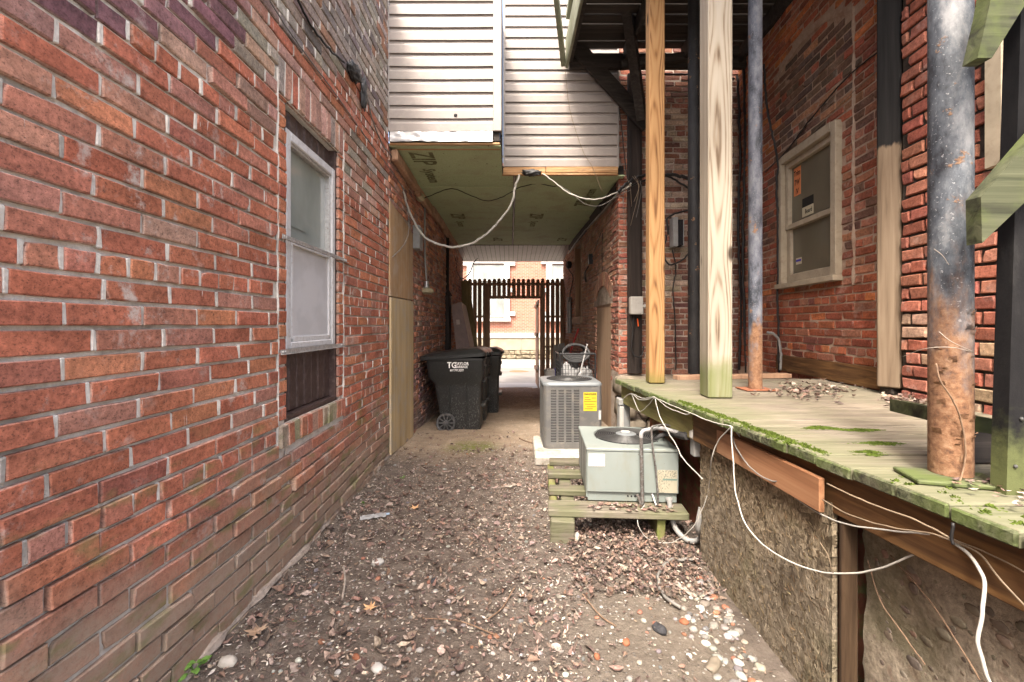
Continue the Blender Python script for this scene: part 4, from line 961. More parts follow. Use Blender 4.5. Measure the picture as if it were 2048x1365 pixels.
for (a, b, z0, z1, o0, o1, mt, nm) in ((0.93, 1.015, 2.08, 3.4, -0.03, 0.04, 'trim_cream', "casing"), (0.89, 0.929, 2.13, 3.36, -0.03, 0.02, 'white_paint', "sash"), (0.5, 0.929, 2.08, 2.129, -0.03, 0.05, 'trim_cream', "sill"), (0.5, 0.889, 2.13, 3.4, -0.03, -0.02, 'glass_right', "pane")):
    q = MB(); q.cbox(NW.pt((a + b) / 2, (z0 + z1) / 2, (o0 + o1) / 2), (b - a, o1 - o0, z1 - z0), (NW.U, NW.n, Vector((0, 0, 1))), 0.004); q.build(nm, M[mt], nwin)

# ------------------------------------------------------------------ overhead room: vinyl siding, green sheathing, vented soffit
ov = thing("overhead_room", "vinyl sided room bridging the passage with a green sheathed underside", "building", (0, 5, 3.05))
def siding(x0, x1, Y, z0, z1, e=0.127, wob=0.0):
    z = z0; k = 0
    while z < z1:
        mm = MB(); prof = [(-0.004, 0.003), (0.021, 0.0), (0.0215, 0.074), (0.019, 0.080), (0.006, 0.097), (0.001, e + 0.006)]
        n = 10; vs = []
        for i in range(n + 1):
            x = x0 + (x1 - x0) * i / n; dz = wob * math.sin(i / n * math.pi) * (0.6 + 0.4 * math.sin(k * 1.7)) + U(-0.0006, 0.0006)
            for (o, h) in prof: vs.append((x, Y - o - wob * 0.4 * math.sin(i / n * 3.1), z + h - dz))
        np_ = len(prof)
        mm.add(vs, [(i * np_ + j, (i + 1) * np_ + j, (i + 1) * np_ + j + 1, i * np_ + j + 1) for i in range(n) for j in range(np_ - 1)])
        mm.build("siding_panel", M['vinyl'], ov); z += e; k += 1
siding(-1.19, -0.165, 4.31, 3.19, 4.75, 0.127, 0.006)
siding(-0.055, 1.262, 5.2, 3.165, 5.35, 0.127)
def ob(nm, x0, x1, y0, y1, z0, z1, mt, ch=0.004): mm = MB(); mm.box(x0, x1, y0, y1, z0, z1, ch); return mm.build(nm, M[mt], ov)
ob("wall_sheathing", -1.19, -0.10, 4.318, 4.36, 3.10, 4.8, 'dark_wood'); ob("wall_sheathing", -0.08, 1.27, 5.208, 5.25, 3.08, 5.4, 'dark_wood'); ob("wall_sheathing", -0.10, -0.085, 4.37, 5.2, 3.08, 4.8, 'dark_wood')
ob("corner_post", -0.165, -0.083, 4.285, 4.316, 3.19, 4.8, 'vinyl_trim'); ob("corner_post", -0.099, -0.083, 4.317, 4.40, 3.19, 4.8, 'vinyl_trim')
ob("corner_channel", -0.082, -0.055, 5.178, 5.207, 3.16, 5.35, 'vinyl_trim'); ob("corner_channel", 1.262, 1.285, 5.18, 5.207, 3.15, 5.35, 'vinyl_trim'); ob("corner_channel", -1.20, -1.178, 4.285, 4.315, 3.19, 4.75, 'vinyl_trim')
mm = MB(); mm.sheet((-1.17, 4.29, 3.085), (1.0, 0, 0), (0, 0, 0.10), 44, 6, lambda u, v: (0, -0.012 * mnoise.noise((u * 14, v * 3, 2)) - 0.012 * (1 - v), 0.012 * mnoise.noise((u * 9, v * 2, 7)) * (1 - v)))
mm.build("foil_flashing", M['foil'], ov, smooth=True, angle=180)
ob("edge_board", -1.18, -0.10, 4.30, 4.33, 3.062, 3.082, 'raw_wood'); ob("edge_strip", -1.16, -0.1, 4.40, 4.42, 3.052, 3.060, 'raw_wood')
ob("edge_board", -0.08, 0.42, 5.17, 5.207, 3.078, 3.155, 'raw_wood'); ob("edge_board", 0.423, 1.27, 5.165, 5.207, 3.085, 3.158, 'raw_wood'); ob("edge_strip", -0.09, 1.27, 5.16, 5.206, 3.058, 3.077, 'raw_wood')
mm = MB(); mm.sheet((-0.09, 4.32, 3.06), (0, 0.86, 0), (0, 0, 0.15), 20, 5, lambda u, v: (0.03 * mnoise.noise((u * 8, v * 4, 1)), 0, 0.015 * mnoise.noise((u * 6, 1, 3)))); mm.build("torn_wrap", M['rag_black'], ov, smooth=True)
rows = [(4.34, 5.61), (5.62, 6.79), (6.80, 8.22), (8.23, 9.69)]
for k, (ya, yb) in enumerate(rows):
    for (xa, xb) in ((-1.19, 0.04), (0.075, 1.36)):
        y0 = ya if not (k == 0 and xa > 0) else 5.21
        if k == 0 and xa < 0:
            s1 = ob("sheathing_panel", xa, -0.09, y0, 5.19, 3.060, 3.075, 'sheathing'); s = ob("sheathing_panel", xa, xb, 5.195, yb, 3.058 + U(0, 0.004), 3.075, 'sheathing')
        else: s = ob("sheathing_panel", xa, xb, y0, yb, 3.056 + U(0, 0.005), 3.075, 'sheathing')
        if k == 0 and xa < 0:
            text_part("lettering", "ZIP", 0.34, (-1.03, 4.48, 3.0585), (0, 1, 0), (1, 0, 0), M['print_dark'], s1, sx=0.75)
            text_part("lettering", "System", 0.2, (-0.985, 4.95, 3.0555), (0, 1, 0), (1, 0, 0), M['print_dark'], s1, sx=0.85)
        if k == 1 and xa > 0:
            text_part("lettering", "ZIP", 0.3, (1.15, 6.5, 3.054), (0, -1, 0), (-1, 0, 0), M['print_dark'], s, sx=0.75); text_part("lettering", "System", 0.18, (1.12, 6.1, 3.054), (0, -1, 0), (-1, 0, 0), M['print_dark'], s, sx=0.8)
        if k == 2:
            text_part("lettering", "ZIP", 0.3, (xa + 0.25, 6.95, 3.054), (0, 1, 0), (1, 0, 0), M['print_dark'], s, sx=0.8); text_part("lettering", "System", 0.18, (xa + 0.28, 7.45, 3.054), (0, 1, 0), (1, 0, 0), M['print_dark'], s, sx=0.8)
        if k == 3: text_part("lettering", "ZIP", 0.26, (xb - 0.2, 9.2, 3.054), (0, -1, 0), (-1, 0, 0), M['print_dark'], s, sx=0.9)
mm = MB(); mm.tube([(0.057 + U(-0.004, 0.004), 5.22 + i * 0.2, 3.055) for i in range(23)], 0.012, 6, 2); mm.build("seam_bead", M['vinyl_trim'], ov, smooth=True)
ob("floor_deck", -1.2, 1.36, 5.26, 11.2, 3.08, 3.2, 'dark_wood'); ob("floor_deck", -1.2, -0.105, 4.40, 5.255, 3.08, 3.2, 'dark_wood')
for (xa, xb, mt_) in ((-1.188, -1.12, 'fence'), (1.285, 1.335, 'dark_wood')):
    for k in range(5):
        ya = (4.36 if xa < 0 else 5.32) + k * (1.06 if xa < 0 else 0.87); mm = MB(); mm.cbox(((xa + xb) / 2 + U(-0.006, 0.006), ya + 0.5, 2.985 + U(-0.012, 0.012)), (xb - xa, 1.02 if xa < 0 else 0.85, 0.13 + U(-0.02, 0.02)), None, 0.015, 0.012); mm.build("ledger_board", M[mt_], ov)
ns = 24
for i in range(ns):
    x0 = -1.19 + (2.54) * i / ns; x1 = -1.19 + 2.54 * (i + 1) / ns; mm = MB()
    mm.prism([(x0 + 0.004, 9.70, 3.05), (x1 - 0.004, 9.70, 3.05), (x1 - 0.004, 11.2, 2.915), (x0 + 0.004, 11.2, 2.915)], (0, 0, 0.012)); mm.build("soffit_slat", M['vinyl_trim'], ov)
mm = MB(); mm.prism([(-1.19, 9.70, 3.056), (1.35, 9.70, 3.056), (1.35, 11.2, 2.921), (-1.19, 11.2, 2.921)], (0, 0, 0.02)); mm.build("soffit_backing", M['dark_wood'], ov)
ob("fascia", -1.2, 1.36, 11.2, 11.24, 2.91, 3.4, 'vinyl_trim'); ob("rear_wall", -1.2, 1.36, 11.24, 11.3, 3.3, 5.0, 'vinyl')
mm = MB(); mm.lathe((-0.53, 4.29, 3.34), [(0.014, 0), (0.017, 0.006), (0.010, 0.012)], 10, (0, -1, 0)); mm.build("nail_hole", M['black_ink'], ov)

# ------------------------------------------------------------------ upper porch
up = thing("upper_porch", "black stained underside of the upper porch with a diagonal brace", "porch", (1.6, 4, 4.3))
def ub(nm, x0, x1, y0, y1, z0, z1, mt, ch=0.006): mm = MB(); mm.box(x0, x1, y0, y1, z0, z1, ch); return mm.build(nm, M[mt], up)
y = 1.3
while y < 5.02:
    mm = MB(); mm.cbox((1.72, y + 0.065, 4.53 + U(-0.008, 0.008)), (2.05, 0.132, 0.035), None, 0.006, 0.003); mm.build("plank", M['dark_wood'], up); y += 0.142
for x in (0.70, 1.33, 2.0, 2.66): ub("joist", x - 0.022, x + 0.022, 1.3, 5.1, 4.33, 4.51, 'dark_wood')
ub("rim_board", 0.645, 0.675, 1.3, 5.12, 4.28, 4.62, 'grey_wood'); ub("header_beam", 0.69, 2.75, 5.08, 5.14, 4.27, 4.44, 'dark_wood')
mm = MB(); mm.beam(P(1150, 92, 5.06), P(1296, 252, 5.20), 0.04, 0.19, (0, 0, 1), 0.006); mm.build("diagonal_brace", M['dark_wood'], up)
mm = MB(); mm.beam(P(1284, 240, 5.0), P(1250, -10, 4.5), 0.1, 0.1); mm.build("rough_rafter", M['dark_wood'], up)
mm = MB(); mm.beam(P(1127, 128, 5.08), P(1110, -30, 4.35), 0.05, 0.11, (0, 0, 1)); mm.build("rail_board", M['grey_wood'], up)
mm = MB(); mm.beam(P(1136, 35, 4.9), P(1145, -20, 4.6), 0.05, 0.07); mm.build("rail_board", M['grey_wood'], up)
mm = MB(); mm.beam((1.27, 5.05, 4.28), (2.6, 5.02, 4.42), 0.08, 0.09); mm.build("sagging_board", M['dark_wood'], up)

# posts of the porch
def post(name, label, cx_, cy_, w, d, z0, z1, mat, rotz=0.0, lam=False, ch=0.008):
    ax = (Vector((math.cos(rotz), math.sin(rotz), 0)), Vector((-math.sin(rotz), math.cos(rotz), 0)), Vector((0, 0, 1)))
    mm = MB()
    mm.cbox((cx_, cy_, (z0 + z1) / 2), (w, d, z1 - z0), ax, ch)
    o = mm.build(name, M[mat]); return tag(o, label, "post", "posts carrying the upper porch")
post("porch_post", "orange toned square timber post standing at the far corner of the mossy deck", 1.128, 3.42, 0.118, 0.12, 0.851, 4.33, 'post_orange', math.radians(-4))
post("porch_post", "thick pale timber post with wavy grain and a green mossy foot", 1.288, 2.755, 0.146, 0.146, 0.851, 4.33, 'post_pale', math.radians(-3))
post("porch_post", "timber post painted black on top and bare below, against the red brick wall", 2.49, 2.86, 0.13, 0.13, 0.895, 4.33, 'post_half', math.radians(28))
m = MB(); m.cbox((2.50, 2.87, 0.872), (0.10, 0.10, 0.042), None, 0.006); tag(m.build("post_shim", M['dark_wood']), "dark block under the half painted post on the deck", "block")
def pipe(name, label, x, y, r, z0, z1, mat, seg=28, flange=True):
    mm = MB()
    n = 60; pts = [(x, y, z0 + (z1 - z0) * i / n) for i in range(n + 1)]
    mm.tube(pts, r, seg, 1, smooth=False)
    o = mm.build(name, M[mat], smooth=True); return tag(o, label, "post", "posts carrying the upper porch")
pipe("pipe_post", "fat steel pipe post with peeling blue black paint and rust, nearest on the deck", 1.296, 1.295, 0.0495, 0.865, 4.33, 'pipe_big', 40)
pipe("pipe_post", "slim blue steel pipe post rusting orange at its foot, right of the pale timber post", 1.70, 3.05, 0.044, 0.86, 4.33, 'pipe_small')
pipe("pipe_post", "black steel pipe post between the two timber posts", 1.66, 3.97, 0.052, 0.86, 4.33, 'pipe_dark')
m = MB(); m.cbox((1.268, 1.265, 0.858), (0.22, 0.13, 0.012), (Vector((0.96, -0.28, 0)), Vector((0.28, 0.96, 0)), Vector((0, 0, 1))), 0.003); tag(m.build("base_plate", M['deck_edge']), "thin greenish plate under the fat rusty pipe", "plate")
m = MB(); m.cbox((1.70, 3.05, 0.855), (0.2, 0.16, 0.008), None, 0.002); tag(m.build("base_plate", M['brickbat']), "rusty plate under the slim blue pipe", "plate")
# rust flakes curling off the big pipe
fl = MB()
for k in range(26):
    an = U(-3.0, -1.0); z = U(0.9, 1.35); r = 0.050; s = U(0.005, 0.014)
    c = Vector((1.296 + r * math.cos(an), 1.295 + r * math.sin(an), z)); nrm = Vector((math.cos(an), math.sin(an), 0)); tg = Vector((-math.sin(an), math.cos(an), 0))
    a = c + tg * s; b = c - tg * s; up_ = Vector((0, 0, s * U(0.8, 1.8)))
    fl.add([b, a, a + up_ + nrm * U(0.001, 0.006), b + up_ * U(0.6, 1) + nrm * U(0.002, 0.010), c + up_ * 0.5 + nrm * 0.003], [(0, 1, 4), (1, 2, 4), (2, 3, 4), (3, 0, 4)])
fl_o = fl.build("rust_flakes", M['pipe_big'], bpy.data.objects["pipe_post"]); fl_o["kind"] = "stuff"
# dark vertical board on the pier with its meter box
m = MB(); m.box(1.405, 1.575, 5.24, 5.285, 0.72, 4.3, 0.006); m.box(1.43, 1.55, 5.225, 5.24, 0.72, 3.62, 0.004)
tag(m.build("pier_board", M['dark_wood_v']), "tall black board fixed to the brick pier beside the orange post", "board")
j = thing("junction_box", "white hinged utility box on the tall black pier board", "box", (1.49, 5.2, 1.41))
mm = MB(); mm.box(1.408, 1.555, 5.13, 5.222, 1.42, 1.63, 0.012); mm.build("case", M['box_white'], j)
mm = MB(); mm.box(1.412, 1.551, 5.122, 5.131, 1.425, 1.625, 0.006); mm.build("lid", M['box_white'], j)
mm = MB(); mm.lathe((1.566, 5.125, 1.52), [(0.02, 0), (0.02, 0.006), (0.012, 0.009)], 14, (0, -1, 0)); mm.build("latch", M['box_white'], j)
m = MB(); m.beam((1.515, 5.19, 1.28), (1.505, 5.20, 1.375), 0.012, 0.012, (0, 1, 0)); tag(m.build("orange_marker", M['orange_hot']), "small bright orange strip hanging below the white utility box", "marker")

# ------------------------------------------------------------------ stairs at the right edge
st = thing("stair_frame", "black peeling board with two mossy diagonal timbers at the right edge", "staircase", (1.4, 1.15, 0.85))
mm = MB(); mm.prism([P(1979, 1005, 1.20), P(2140, 1090, 1.20), P(2140, -60, 1.20), P(2011, -60, 1.20)], (0, -0.04, 0)); mm.build("stringer_board", M['black_peel'], st)
mm = MB(); mm.prism([P(1931, 402, 1.15), P(1933, 492, 1.15), P(2150, 285, 1.15), P(2150, 150, 1.15)], (0, -0.038, 0)); mm.build("diagonal_timber", M['brace'], st)
mm = MB(); mm.prism([P(1924, 134, 1.15), P(1952, 134, 1.15), P(2095, -95, 1.15), P(1970, -95, 1.15), P(1946, 40, 1.15)], (0, -0.038, 0)); mm.build("diagonal_timber", M['brace'], st)
mm = MB(); mm.prism([P(1941, 832, 1.30), P(1986, 838, 1.30), P(1986, 869, 1.30), P(1941, 862, 1.30)], (0.02, 0.3, 0)); mm.build("tread_stub", M['brace'], st)
mm = MB(); mm.box(1.40, 1.62, 1.42, 1.47, 0.852, 0.975, 0.004); mm.build("gap_shade", M['dark_wood'], st)  # dark box put in for the shade in the gap under the stub
for (px, py) in ((2030, 933), (2042, 838)):
    mm = MB(); mm.lathe(P(px, py, 1.159), [(0.005, 0), (0.005, 0.003), (0.002, 0.005)], 8, (0, -1, 0)); mm.build("nail", M['dark_grille'], st)

# ------------------------------------------------------------------ deck
dk = thing("wooden_deck", "low mossy weathered timber deck along the right of the alley", "deck", (1.8, 2.2, 0.0))
def dedge(Y): return 1.135 - 0.086 * (Y - 1.0)
y = 0.25; k = 0
ew = {2: -0.012, 5: 0.02, 8: -0.015, 11: 0.012}
while y < 3.66:
    w = 0.139; e = dedge(y + w / 2) - 0.02 + U(-0.006, 0.006); mm = MB()
    zt = 0.849 + U(-0.003, 0.002); n = 24; vs = []
    x1 = 2.46 + 0.09 * (y - 2)
    # a plank with a gently bowed top, its left end proud over the rim
    mm.m = 0
    ea, eb_ = e + 0.086 * w / 2, e - 0.086 * w / 2; ya, yb = y + 0.002, y + w - 0.004
    def plank_ring(zz, ins): return [Vector((ea + ins, ya + ins, zz)), Vector((x1, ya + ins, zz)), Vector((x1, yb - ins, zz)), Vector((eb_ + ins, yb - ins, zz))]
    mm.loft([plank_ring(zt - 0.038, 0), plank_ring(zt - 0.005, 0), plank_ring(zt - 0.0012, 0.0018), plank_ring(zt, 0.005)])
    o = mm.build("plank", M['deck_wood'], dk)
    mm = MB(); mm.cbox((e - 0.0005, y + w / 2, zt - 0.0205), (0.014, w - 0.005, 0.035), (Vector((1, 0.086, 0)).normalized(), Vector((-0.086, 1, 0)).normalized(), Vector((0, 0, 1))), 0.004, 0.0015); mm.build("end_grain", M['deck_edge'], o)
    y += 0.1425; k += 1
def dkp(nm, p0, p1, z0, z1, off0, th, mt):
    a, b = Vector((dedge(p0) + off0, p0, 0)), Vector((dedge(p1) + off0, p1, 0)); d = (b - a).normalized(); nrm = Vector((d.y, -d.x, 0))
    mm = MB(); mm.cbox((a + b) / 2 + nrm * th / 2 + Vector((0, 0, (z0 + z1) / 2)), ((b - a).length, th, z1 - z0), (d, nrm, Vector((0, 0, 1))), 0.004); return mm.build(nm, M[mt], dk)
dkp("rim_beam", 0.2, 2.46, 0.655, 0.808, 0.012, 0.04, 'rim'); dkp("rim_beam", 2.47, 3.64, 0.655, 0.808, 0.012, 0.04, 'rim_green')
mm = MB(); mm.box(0.95, 2.5, 3.60, 3.64, 0.65, 0.808); mm.build("rim_beam", M['rim'], dk)
for yy in (0.9, 1.7, 2.5, 3.3): mm = MB(); mm.box(1.25, 2.4, yy, yy + 0.04, 0.66, 0.805); mm.build("joist", M['dark_wood'], dk)
mm = MB(); mm.sheet((1.068, 2.47, -0.08), (0.024, -0.965, 0), (0, 0, 0.77), 60, 48, lambda u, v: (-0.006 * mnoise.noise((u * 30, v * 24, 3)) - 0.003 * mnoise.noise((u * 80, v * 60, 8)), 0, (0.02 * mnoise.noise((u * 12, 0, 1)) if v == 0 else 0)))
mm.prism([(1.078, 2.47, -0.08), (1.102, 1.505, -0.08), (1.102, 1.505, 0.69), (1.078, 2.47, 0.69)], (0.018, 0, 0)); mm.build("strand_board_panel", M['osb'], dk, smooth=True)
ch = MB()                                                # loose strands of the weathered panel
for k in range(900):
    u, v = U(0.02, 0.98), U(0.02, 0.95); p = Vector((1.066 + 0.024 * u, 2.47 - 0.965 * u, -0.06 + 0.74 * v)); an = rnd.gauss(math.pi / 2, 0.7); l = U(0.008, 0.035); w = U(0.001, 0.004)
    d = Vector((0, math.cos(an), math.sin(an))); s_ = Vector((0, -d.z, d.y)) * w; lift = Vector((-U(0.001, 0.006), 0, 0)); ch.col = vary(rnd.choice([(0.22, 0.16, 0.09), (0.33, 0.25, 0.15), (0.12, 0.085, 0.05), (0.4, 0.32, 0.2)]), 0.2)
    ch.add([p - s_, p + s_, p + d * l * 0.5 + s_ + lift * 0.6, p + d * l + lift, p + d * l * 0.5 - s_ + lift * 0.6], [(0, 1, 2, 4), (2, 3, 4)])
cho = ch.build("loose_strands", M['litter'], dk, col=True); cho["kind"] = "stuff"
dkc = MB(); dkc.cbox((1.058, 1.985, 0.715), (0.955, 0.02, 0.118), (Vector((0.024, -0.965, 0)).normalized(), Vector((-1, -0.025, 0)).normalized(), Vector((0, 0, 1))), 0.003); ced = dkc.build("cedar_strip", M['cedar'], dk)
for yy in (2.4, 2.25, 1.95, 1.62, 1.55):
    mm = MB(); mm.lathe((1.046 + (2.47 - yy) * 0.025, yy, 0.715 + U(-0.03, 0.03)), [(0.0035, 0), (0.0035, 0.002), (0.001, 0.003)], 8, (-1, 0, 0)); mm.build("screw", M['dark_grille'], ced)
mm = MB(); mm.box(1.112, 1.17, 1.472, 1.495, -0.1, 0.65, 0.008); mm.build("crevice_strip", M['crevice_dark'], dk)  # thin dark strip standing in for the shaded crevice beside the panel
fw = MB(); fw.sheet((1.19, 1.48, -0.35), (0.05, -1.4, 0), (0, 0, 1.08), 50, 40, lambda u, v: (-0.02 * mnoise.noise((u * 5, v * 5, 3)) - 0.008 * mnoise.noise((u * 22, v * 20, 8)), 0, 0))
fw.prism([(1.23, 1.48, -0.35), (1.28, 0.08, -0.35), (1.28, 0.08, 0.73), (1.23, 1.48, 0.73)], (0.2, 0, 0))
tag(fw.build("foundation_wall", M['aggregate'], smooth=True, angle=180), "rough pebble concrete foundation wall under the deck, at lower right", "wall")
fw = MB(); fw.sheet((1.19, 3.75, -0.2), (0.02, -2.2, 0), (0, 0, 0.95), 40, 24, lambda u, v: (-0.012 * mnoise.noise((u * 9, v * 6, 3)), 0, 0)); fw.prism([(1.215, 3.75, -0.2), (1.235, 1.55, -0.2), (1.235, 1.55, 0.75), (1.215, 3.75, 0.75)], (0.2, 0, 0))
tag(fw.build("foundation_wall", M['red_block'], smooth=True, angle=180), "red and green stained wall under the deck beside the pale green unit", "wall")
# moss cushions on the deck edge and boards
ms = MB()
def moss_patch(cx_, cy_, rx, ry, h, n):
    for _ in range(n):
        a = U(0, 6.28); r = min(1.05, abs(rnd.gauss(0, 0.5))); wb = 1 + 0.8 * mnoise.noise((math.cos(a) * 1.5 + cx_ * 9, math.sin(a) * 1.5, cy_ * 7)); p = Vector((cx_ + rx * 1.5 * r * wb * math.cos(a), cy_ + ry * 1.2 * r * wb * math.sin(a), 0.848)); s = U(0.003, 0.007); hh = h * (1.1 - r) * U(0.5, 1.2)
        pts = [p + Vector((s * math.cos(t), s * math.sin(t), 0)) for t in (0, 2.09, 4.19)]; ms.add(pts + [p + Vector((U(-1, 1) * s, U(-1, 1) * s, hh))], [(0, 1, 3), (1, 2, 3), (2, 0, 3)])
for (px, py, rx, ry) in ((1762, 888, 0.06, 0.035), (1738, 905, 0.05, 0.03), (1715, 860, 0.07, 0.02), (1640, 855, 0.05, 0.03)):
    Y = 0.45 * F / (py - CY); moss_patch((px - CX) / F * Y, Y, rx, ry, 0.008, 900)
for yy in np.arange(1.55, 2.6, 0.02): moss_patch(dedge(yy) + U(-0.01, 0.02), yy, 0.022, 0.02, 0.012, 45)
for yy in np.arange(1.0, 1.3, 0.03): moss_patch(dedge(yy) + U(0.0, 0.1), yy, 0.02, 0.02, 0.008, 18)
tag(ms.build("moss_tufts", M['moss'], dk), kind="stuff")
m = MB(); m.beam((1.36, 3.62, 0.866), (2.35, 3.72, 0.872), 0.09, 0.035); tag(m.build("loose_plank", M['fence']), "loose brown plank lying along the far edge of the deck", "plank")

# ------------------------------------------------------------------ plywood over the left opening
m = MB(); m.prism([(-1.195, 4.325, 1.585), (-1.195, 5.33, 1.60), (-1.195, 5.33, 2.40), (-1.195, 4.9, 2.46), (-1.195, 4.325, 2.52)], (0.018, 0, 0))
tag(m.build("plywood_sheet", M['plywood']), "tall weathered orange plywood sheet, upper of two over the left opening", "plywood")
m = MB(); m.prism([(-1.188, 4.33, 0.02), (-1.188, 5.32, -0.05), (-1.188, 5.32, 1.58), (-1.188, 4.33, 1.57)], (0.02, 0, 0))
tag(m.build("plywood_sheet", M['plywood_pale']), "paler plywood sheet reaching the ground, lower of two over the left opening", "plywood")

# ------------------------------------------------------------------ grey condenser on its pad
def rrect(cx_, cy_, hx, hy, r, z, n=5):
    out = []
    for (sx, sy, a0) in ((1, 1, 0), (-1, 1, 90), (-1, -1, 180), (1, -1, 270)):
        for i in range(n):
            a = math.radians(a0 + 90 * i / (n - 1)); out.append(Vector((cx_ + sx * (hx - r) + r * math.cos(a), cy_ + sy * (hy - r) + r * math.sin(a), z)))
    return out
pd = MB(); pd.cbox((0.62, 4.44, 0.04), (0.76, 0.78, 0.085), (Vector((1, -0.02, 0)), Vector((0.02, 1, 0)), Vector((0, 0, 1))), 0.012, 0.003)
tag(pd.build("concrete_pad", M['concrete']), "low pale concrete pad under the grey condenser", "pad")
cu_ = thing("condenser_unit", "tall grey louvred condenser with a yellow label, behind the pale green unit", "air conditioner", (0.617, 4.6, 0.083))
X0, X1, Y0, Y1 = 0.328, 0.906, 4.31, 4.88; XC, YC, HX, HY = (X0 + X1) / 2, (Y0 + Y1) / 2, (X1 - X0) / 2, (Y1 - Y0) / 2
mm = MB(); mm.loft([rrect(XC, YC, HX - 0.022, HY - 0.022, 0.06, z) for z in (0.086, 0.70)]); mm.build("coil", M['void'], cu_)
mm = MB(); mm.loft([rrect(XC, YC, HX, HY, 0.07, z) for z in (0.085, 0.105, 0.112)]); mm.build("base_pan", M['ac_grey'], cu_, smooth=True)
# casing: corner shell with rows of louvre bars on front and left
mm = MB()
z0, z1 = 0.112, 0.700
cols = [(0.40, 0.455), (0.475, 0.53), (0.55, 0.605), (0.625, 0.68)]
solid = [(X0 + 0.03, cols[0][0])] + [(cols[i][1], cols[i + 1][0]) for i in range(3)] + [(cols[3][1], X1 - 0.03)]
for a, b in solid: mm.box(a, b, Y0, Y0 + 0.012, z0, z1, 0.002)
for (sx, sy, a0) in ((-1, -1, 180), (1, -1, 270), (1, 1, 0), (-1, 1, 90)):
    rg = [[Vector((XC + sx * (HX - 0.05) + r * math.cos(math.radians(a0 + t)), YC + sy * (HY - 0.05) + r * math.sin(math.radians(a0 + t)), z)) for (r, t) in ((0.05, 0), (0.05, 30), (0.05, 60), (0.05, 90), (0.038, 90), (0.038, 45), (0.038, 0))] for z in (z0, z1)]
    mm.loft(rg)
mm.box(X1 - 0.012, X1, Y0 + 0.05, Y1 - 0.05, z0, z1, 0.002); mm.box(X0 + 0.05, X1 - 0.05, Y1 - 0.012, Y1, z0, z1, 0.002)
mm.box(X0 + 0.03, X1 - 0.05, Y0 + 0.001, Y0 + 0.013, z0, z0 + 0.03, 0.002); mm.box(X0 + 0.03, X1 - 0.05, Y0 + 0.001, Y0 + 0.013, z1 - 0.03, z1, 0.002)
mm.build("casing", M['ac_grey'], cu_, smooth=True, angle=30)
for a, b in cols:
    lv = MB(); nlv = 34
    for i in range(nlv):
        z = z0 + 0.036 + (z1 - z0 - 0.072) * i / (nlv - 1); lv.cbox(((a + b) / 2, Y0 + 0.006, z), (b - a, 0.010, 0.0045), (Vector((1, 0, 0)), Vector((0, 0.85, -0.5)).normalized(), Vector((0, 0.5, 0.85)).normalized()), 0.001)
    lv.build("louvre_column", M['ac_grey'], cu_)
lv = MB()
for i in range(34):
    z = z0 + 0.036 + (z1 - z0 - 0.072) * i / 33; lv.box(X0, X0 + 0.01, Y0 + 0.06, Y1 - 0.06, z, z + 0.008, 0.001)
lv.build("louvre_side", M['ac_grey'], cu_)
mm = MB(); mm.loft([rrect(XC, YC, HX + 0.006, HY + 0.006, 0.075, 0.698), rrect(XC, YC, HX + 0.008, HY + 0.008, 0.077, 0.715), rrect(XC, YC, HX - 0.004, HY - 0.004, 0.075, 0.732), rrect(XC, YC, HX - 0.03, HY - 0.03, 0.07, 0.738)]); mm.build("top_cap", M['ac_top'], cu_, smooth=True, angle=60)
mm = MB(); mm.lathe((XC, YC, 0.7385), [(0.235, 0), (0.235, 0.003), (0.22, 0.0035)], 40); mm.build("fan_opening", M['void'], cu_, smooth=True)
gd = MB()
for r in np.arange(0.06, 0.235, 0.02): gd.tube([(XC + r * math.cos(a), YC + r * math.sin(a), 0.752 - 0.3 * (r - 0.05) ** 2) for a in np.linspace(0, 2 * math.pi, 30)], 0.0022, 5, 1, smooth=False, caps=False)
for k in range(8): a = k * math.pi / 4; gd.tube([(XC + 0.05 * math.cos(a), YC + 0.05 * math.sin(a), 0.752), (XC + 0.235 * math.cos(a), YC + 0.235 * math.sin(a), 0.742)], 0.003, 5, 1, smooth=False)
gd.build("fan_guard", M['dark_grille'], cu_)
lb = MB(); lb.box(0.720, 0.850, Y0 - 0.0015, Y0 - 0.0003, 0.455, 0.640, 0.0003); lbo = lb.build("energy_label", M['yellow'], cu_)
text_part("label_lettering", "ENERGYGUIDE", 0.026, (0.785, Y0 - 0.0018, 0.612), (1, 0, 0), (0, 0, 1), M['black_ink'], lbo, align='CENTER', sx=0.66)
for zz, xa, xb in ((0.548, 0.724, 0.846), (0.585, 0.73, 0.775), (0.580, 0.80, 0.842), (0.565, 0.73, 0.79), (0.52, 0.735, 0.83), (0.495, 0.75, 0.842), (0.475, 0.73, 0.81)):
    q = MB(); q.box(xa, xb, Y0 - 0.0022, Y0 - 0.0016, zz, zz + 0.0045, 0.0001); q.build("print_line", M['black_ink'], lbo)
lb = MB(); lb.box(0.868, 0.892, Y0 - 0.001, Y0 + 0.0002, 0.37, 0.46, 0.0003); lb.build("side_label", M['label_white'], cu_)

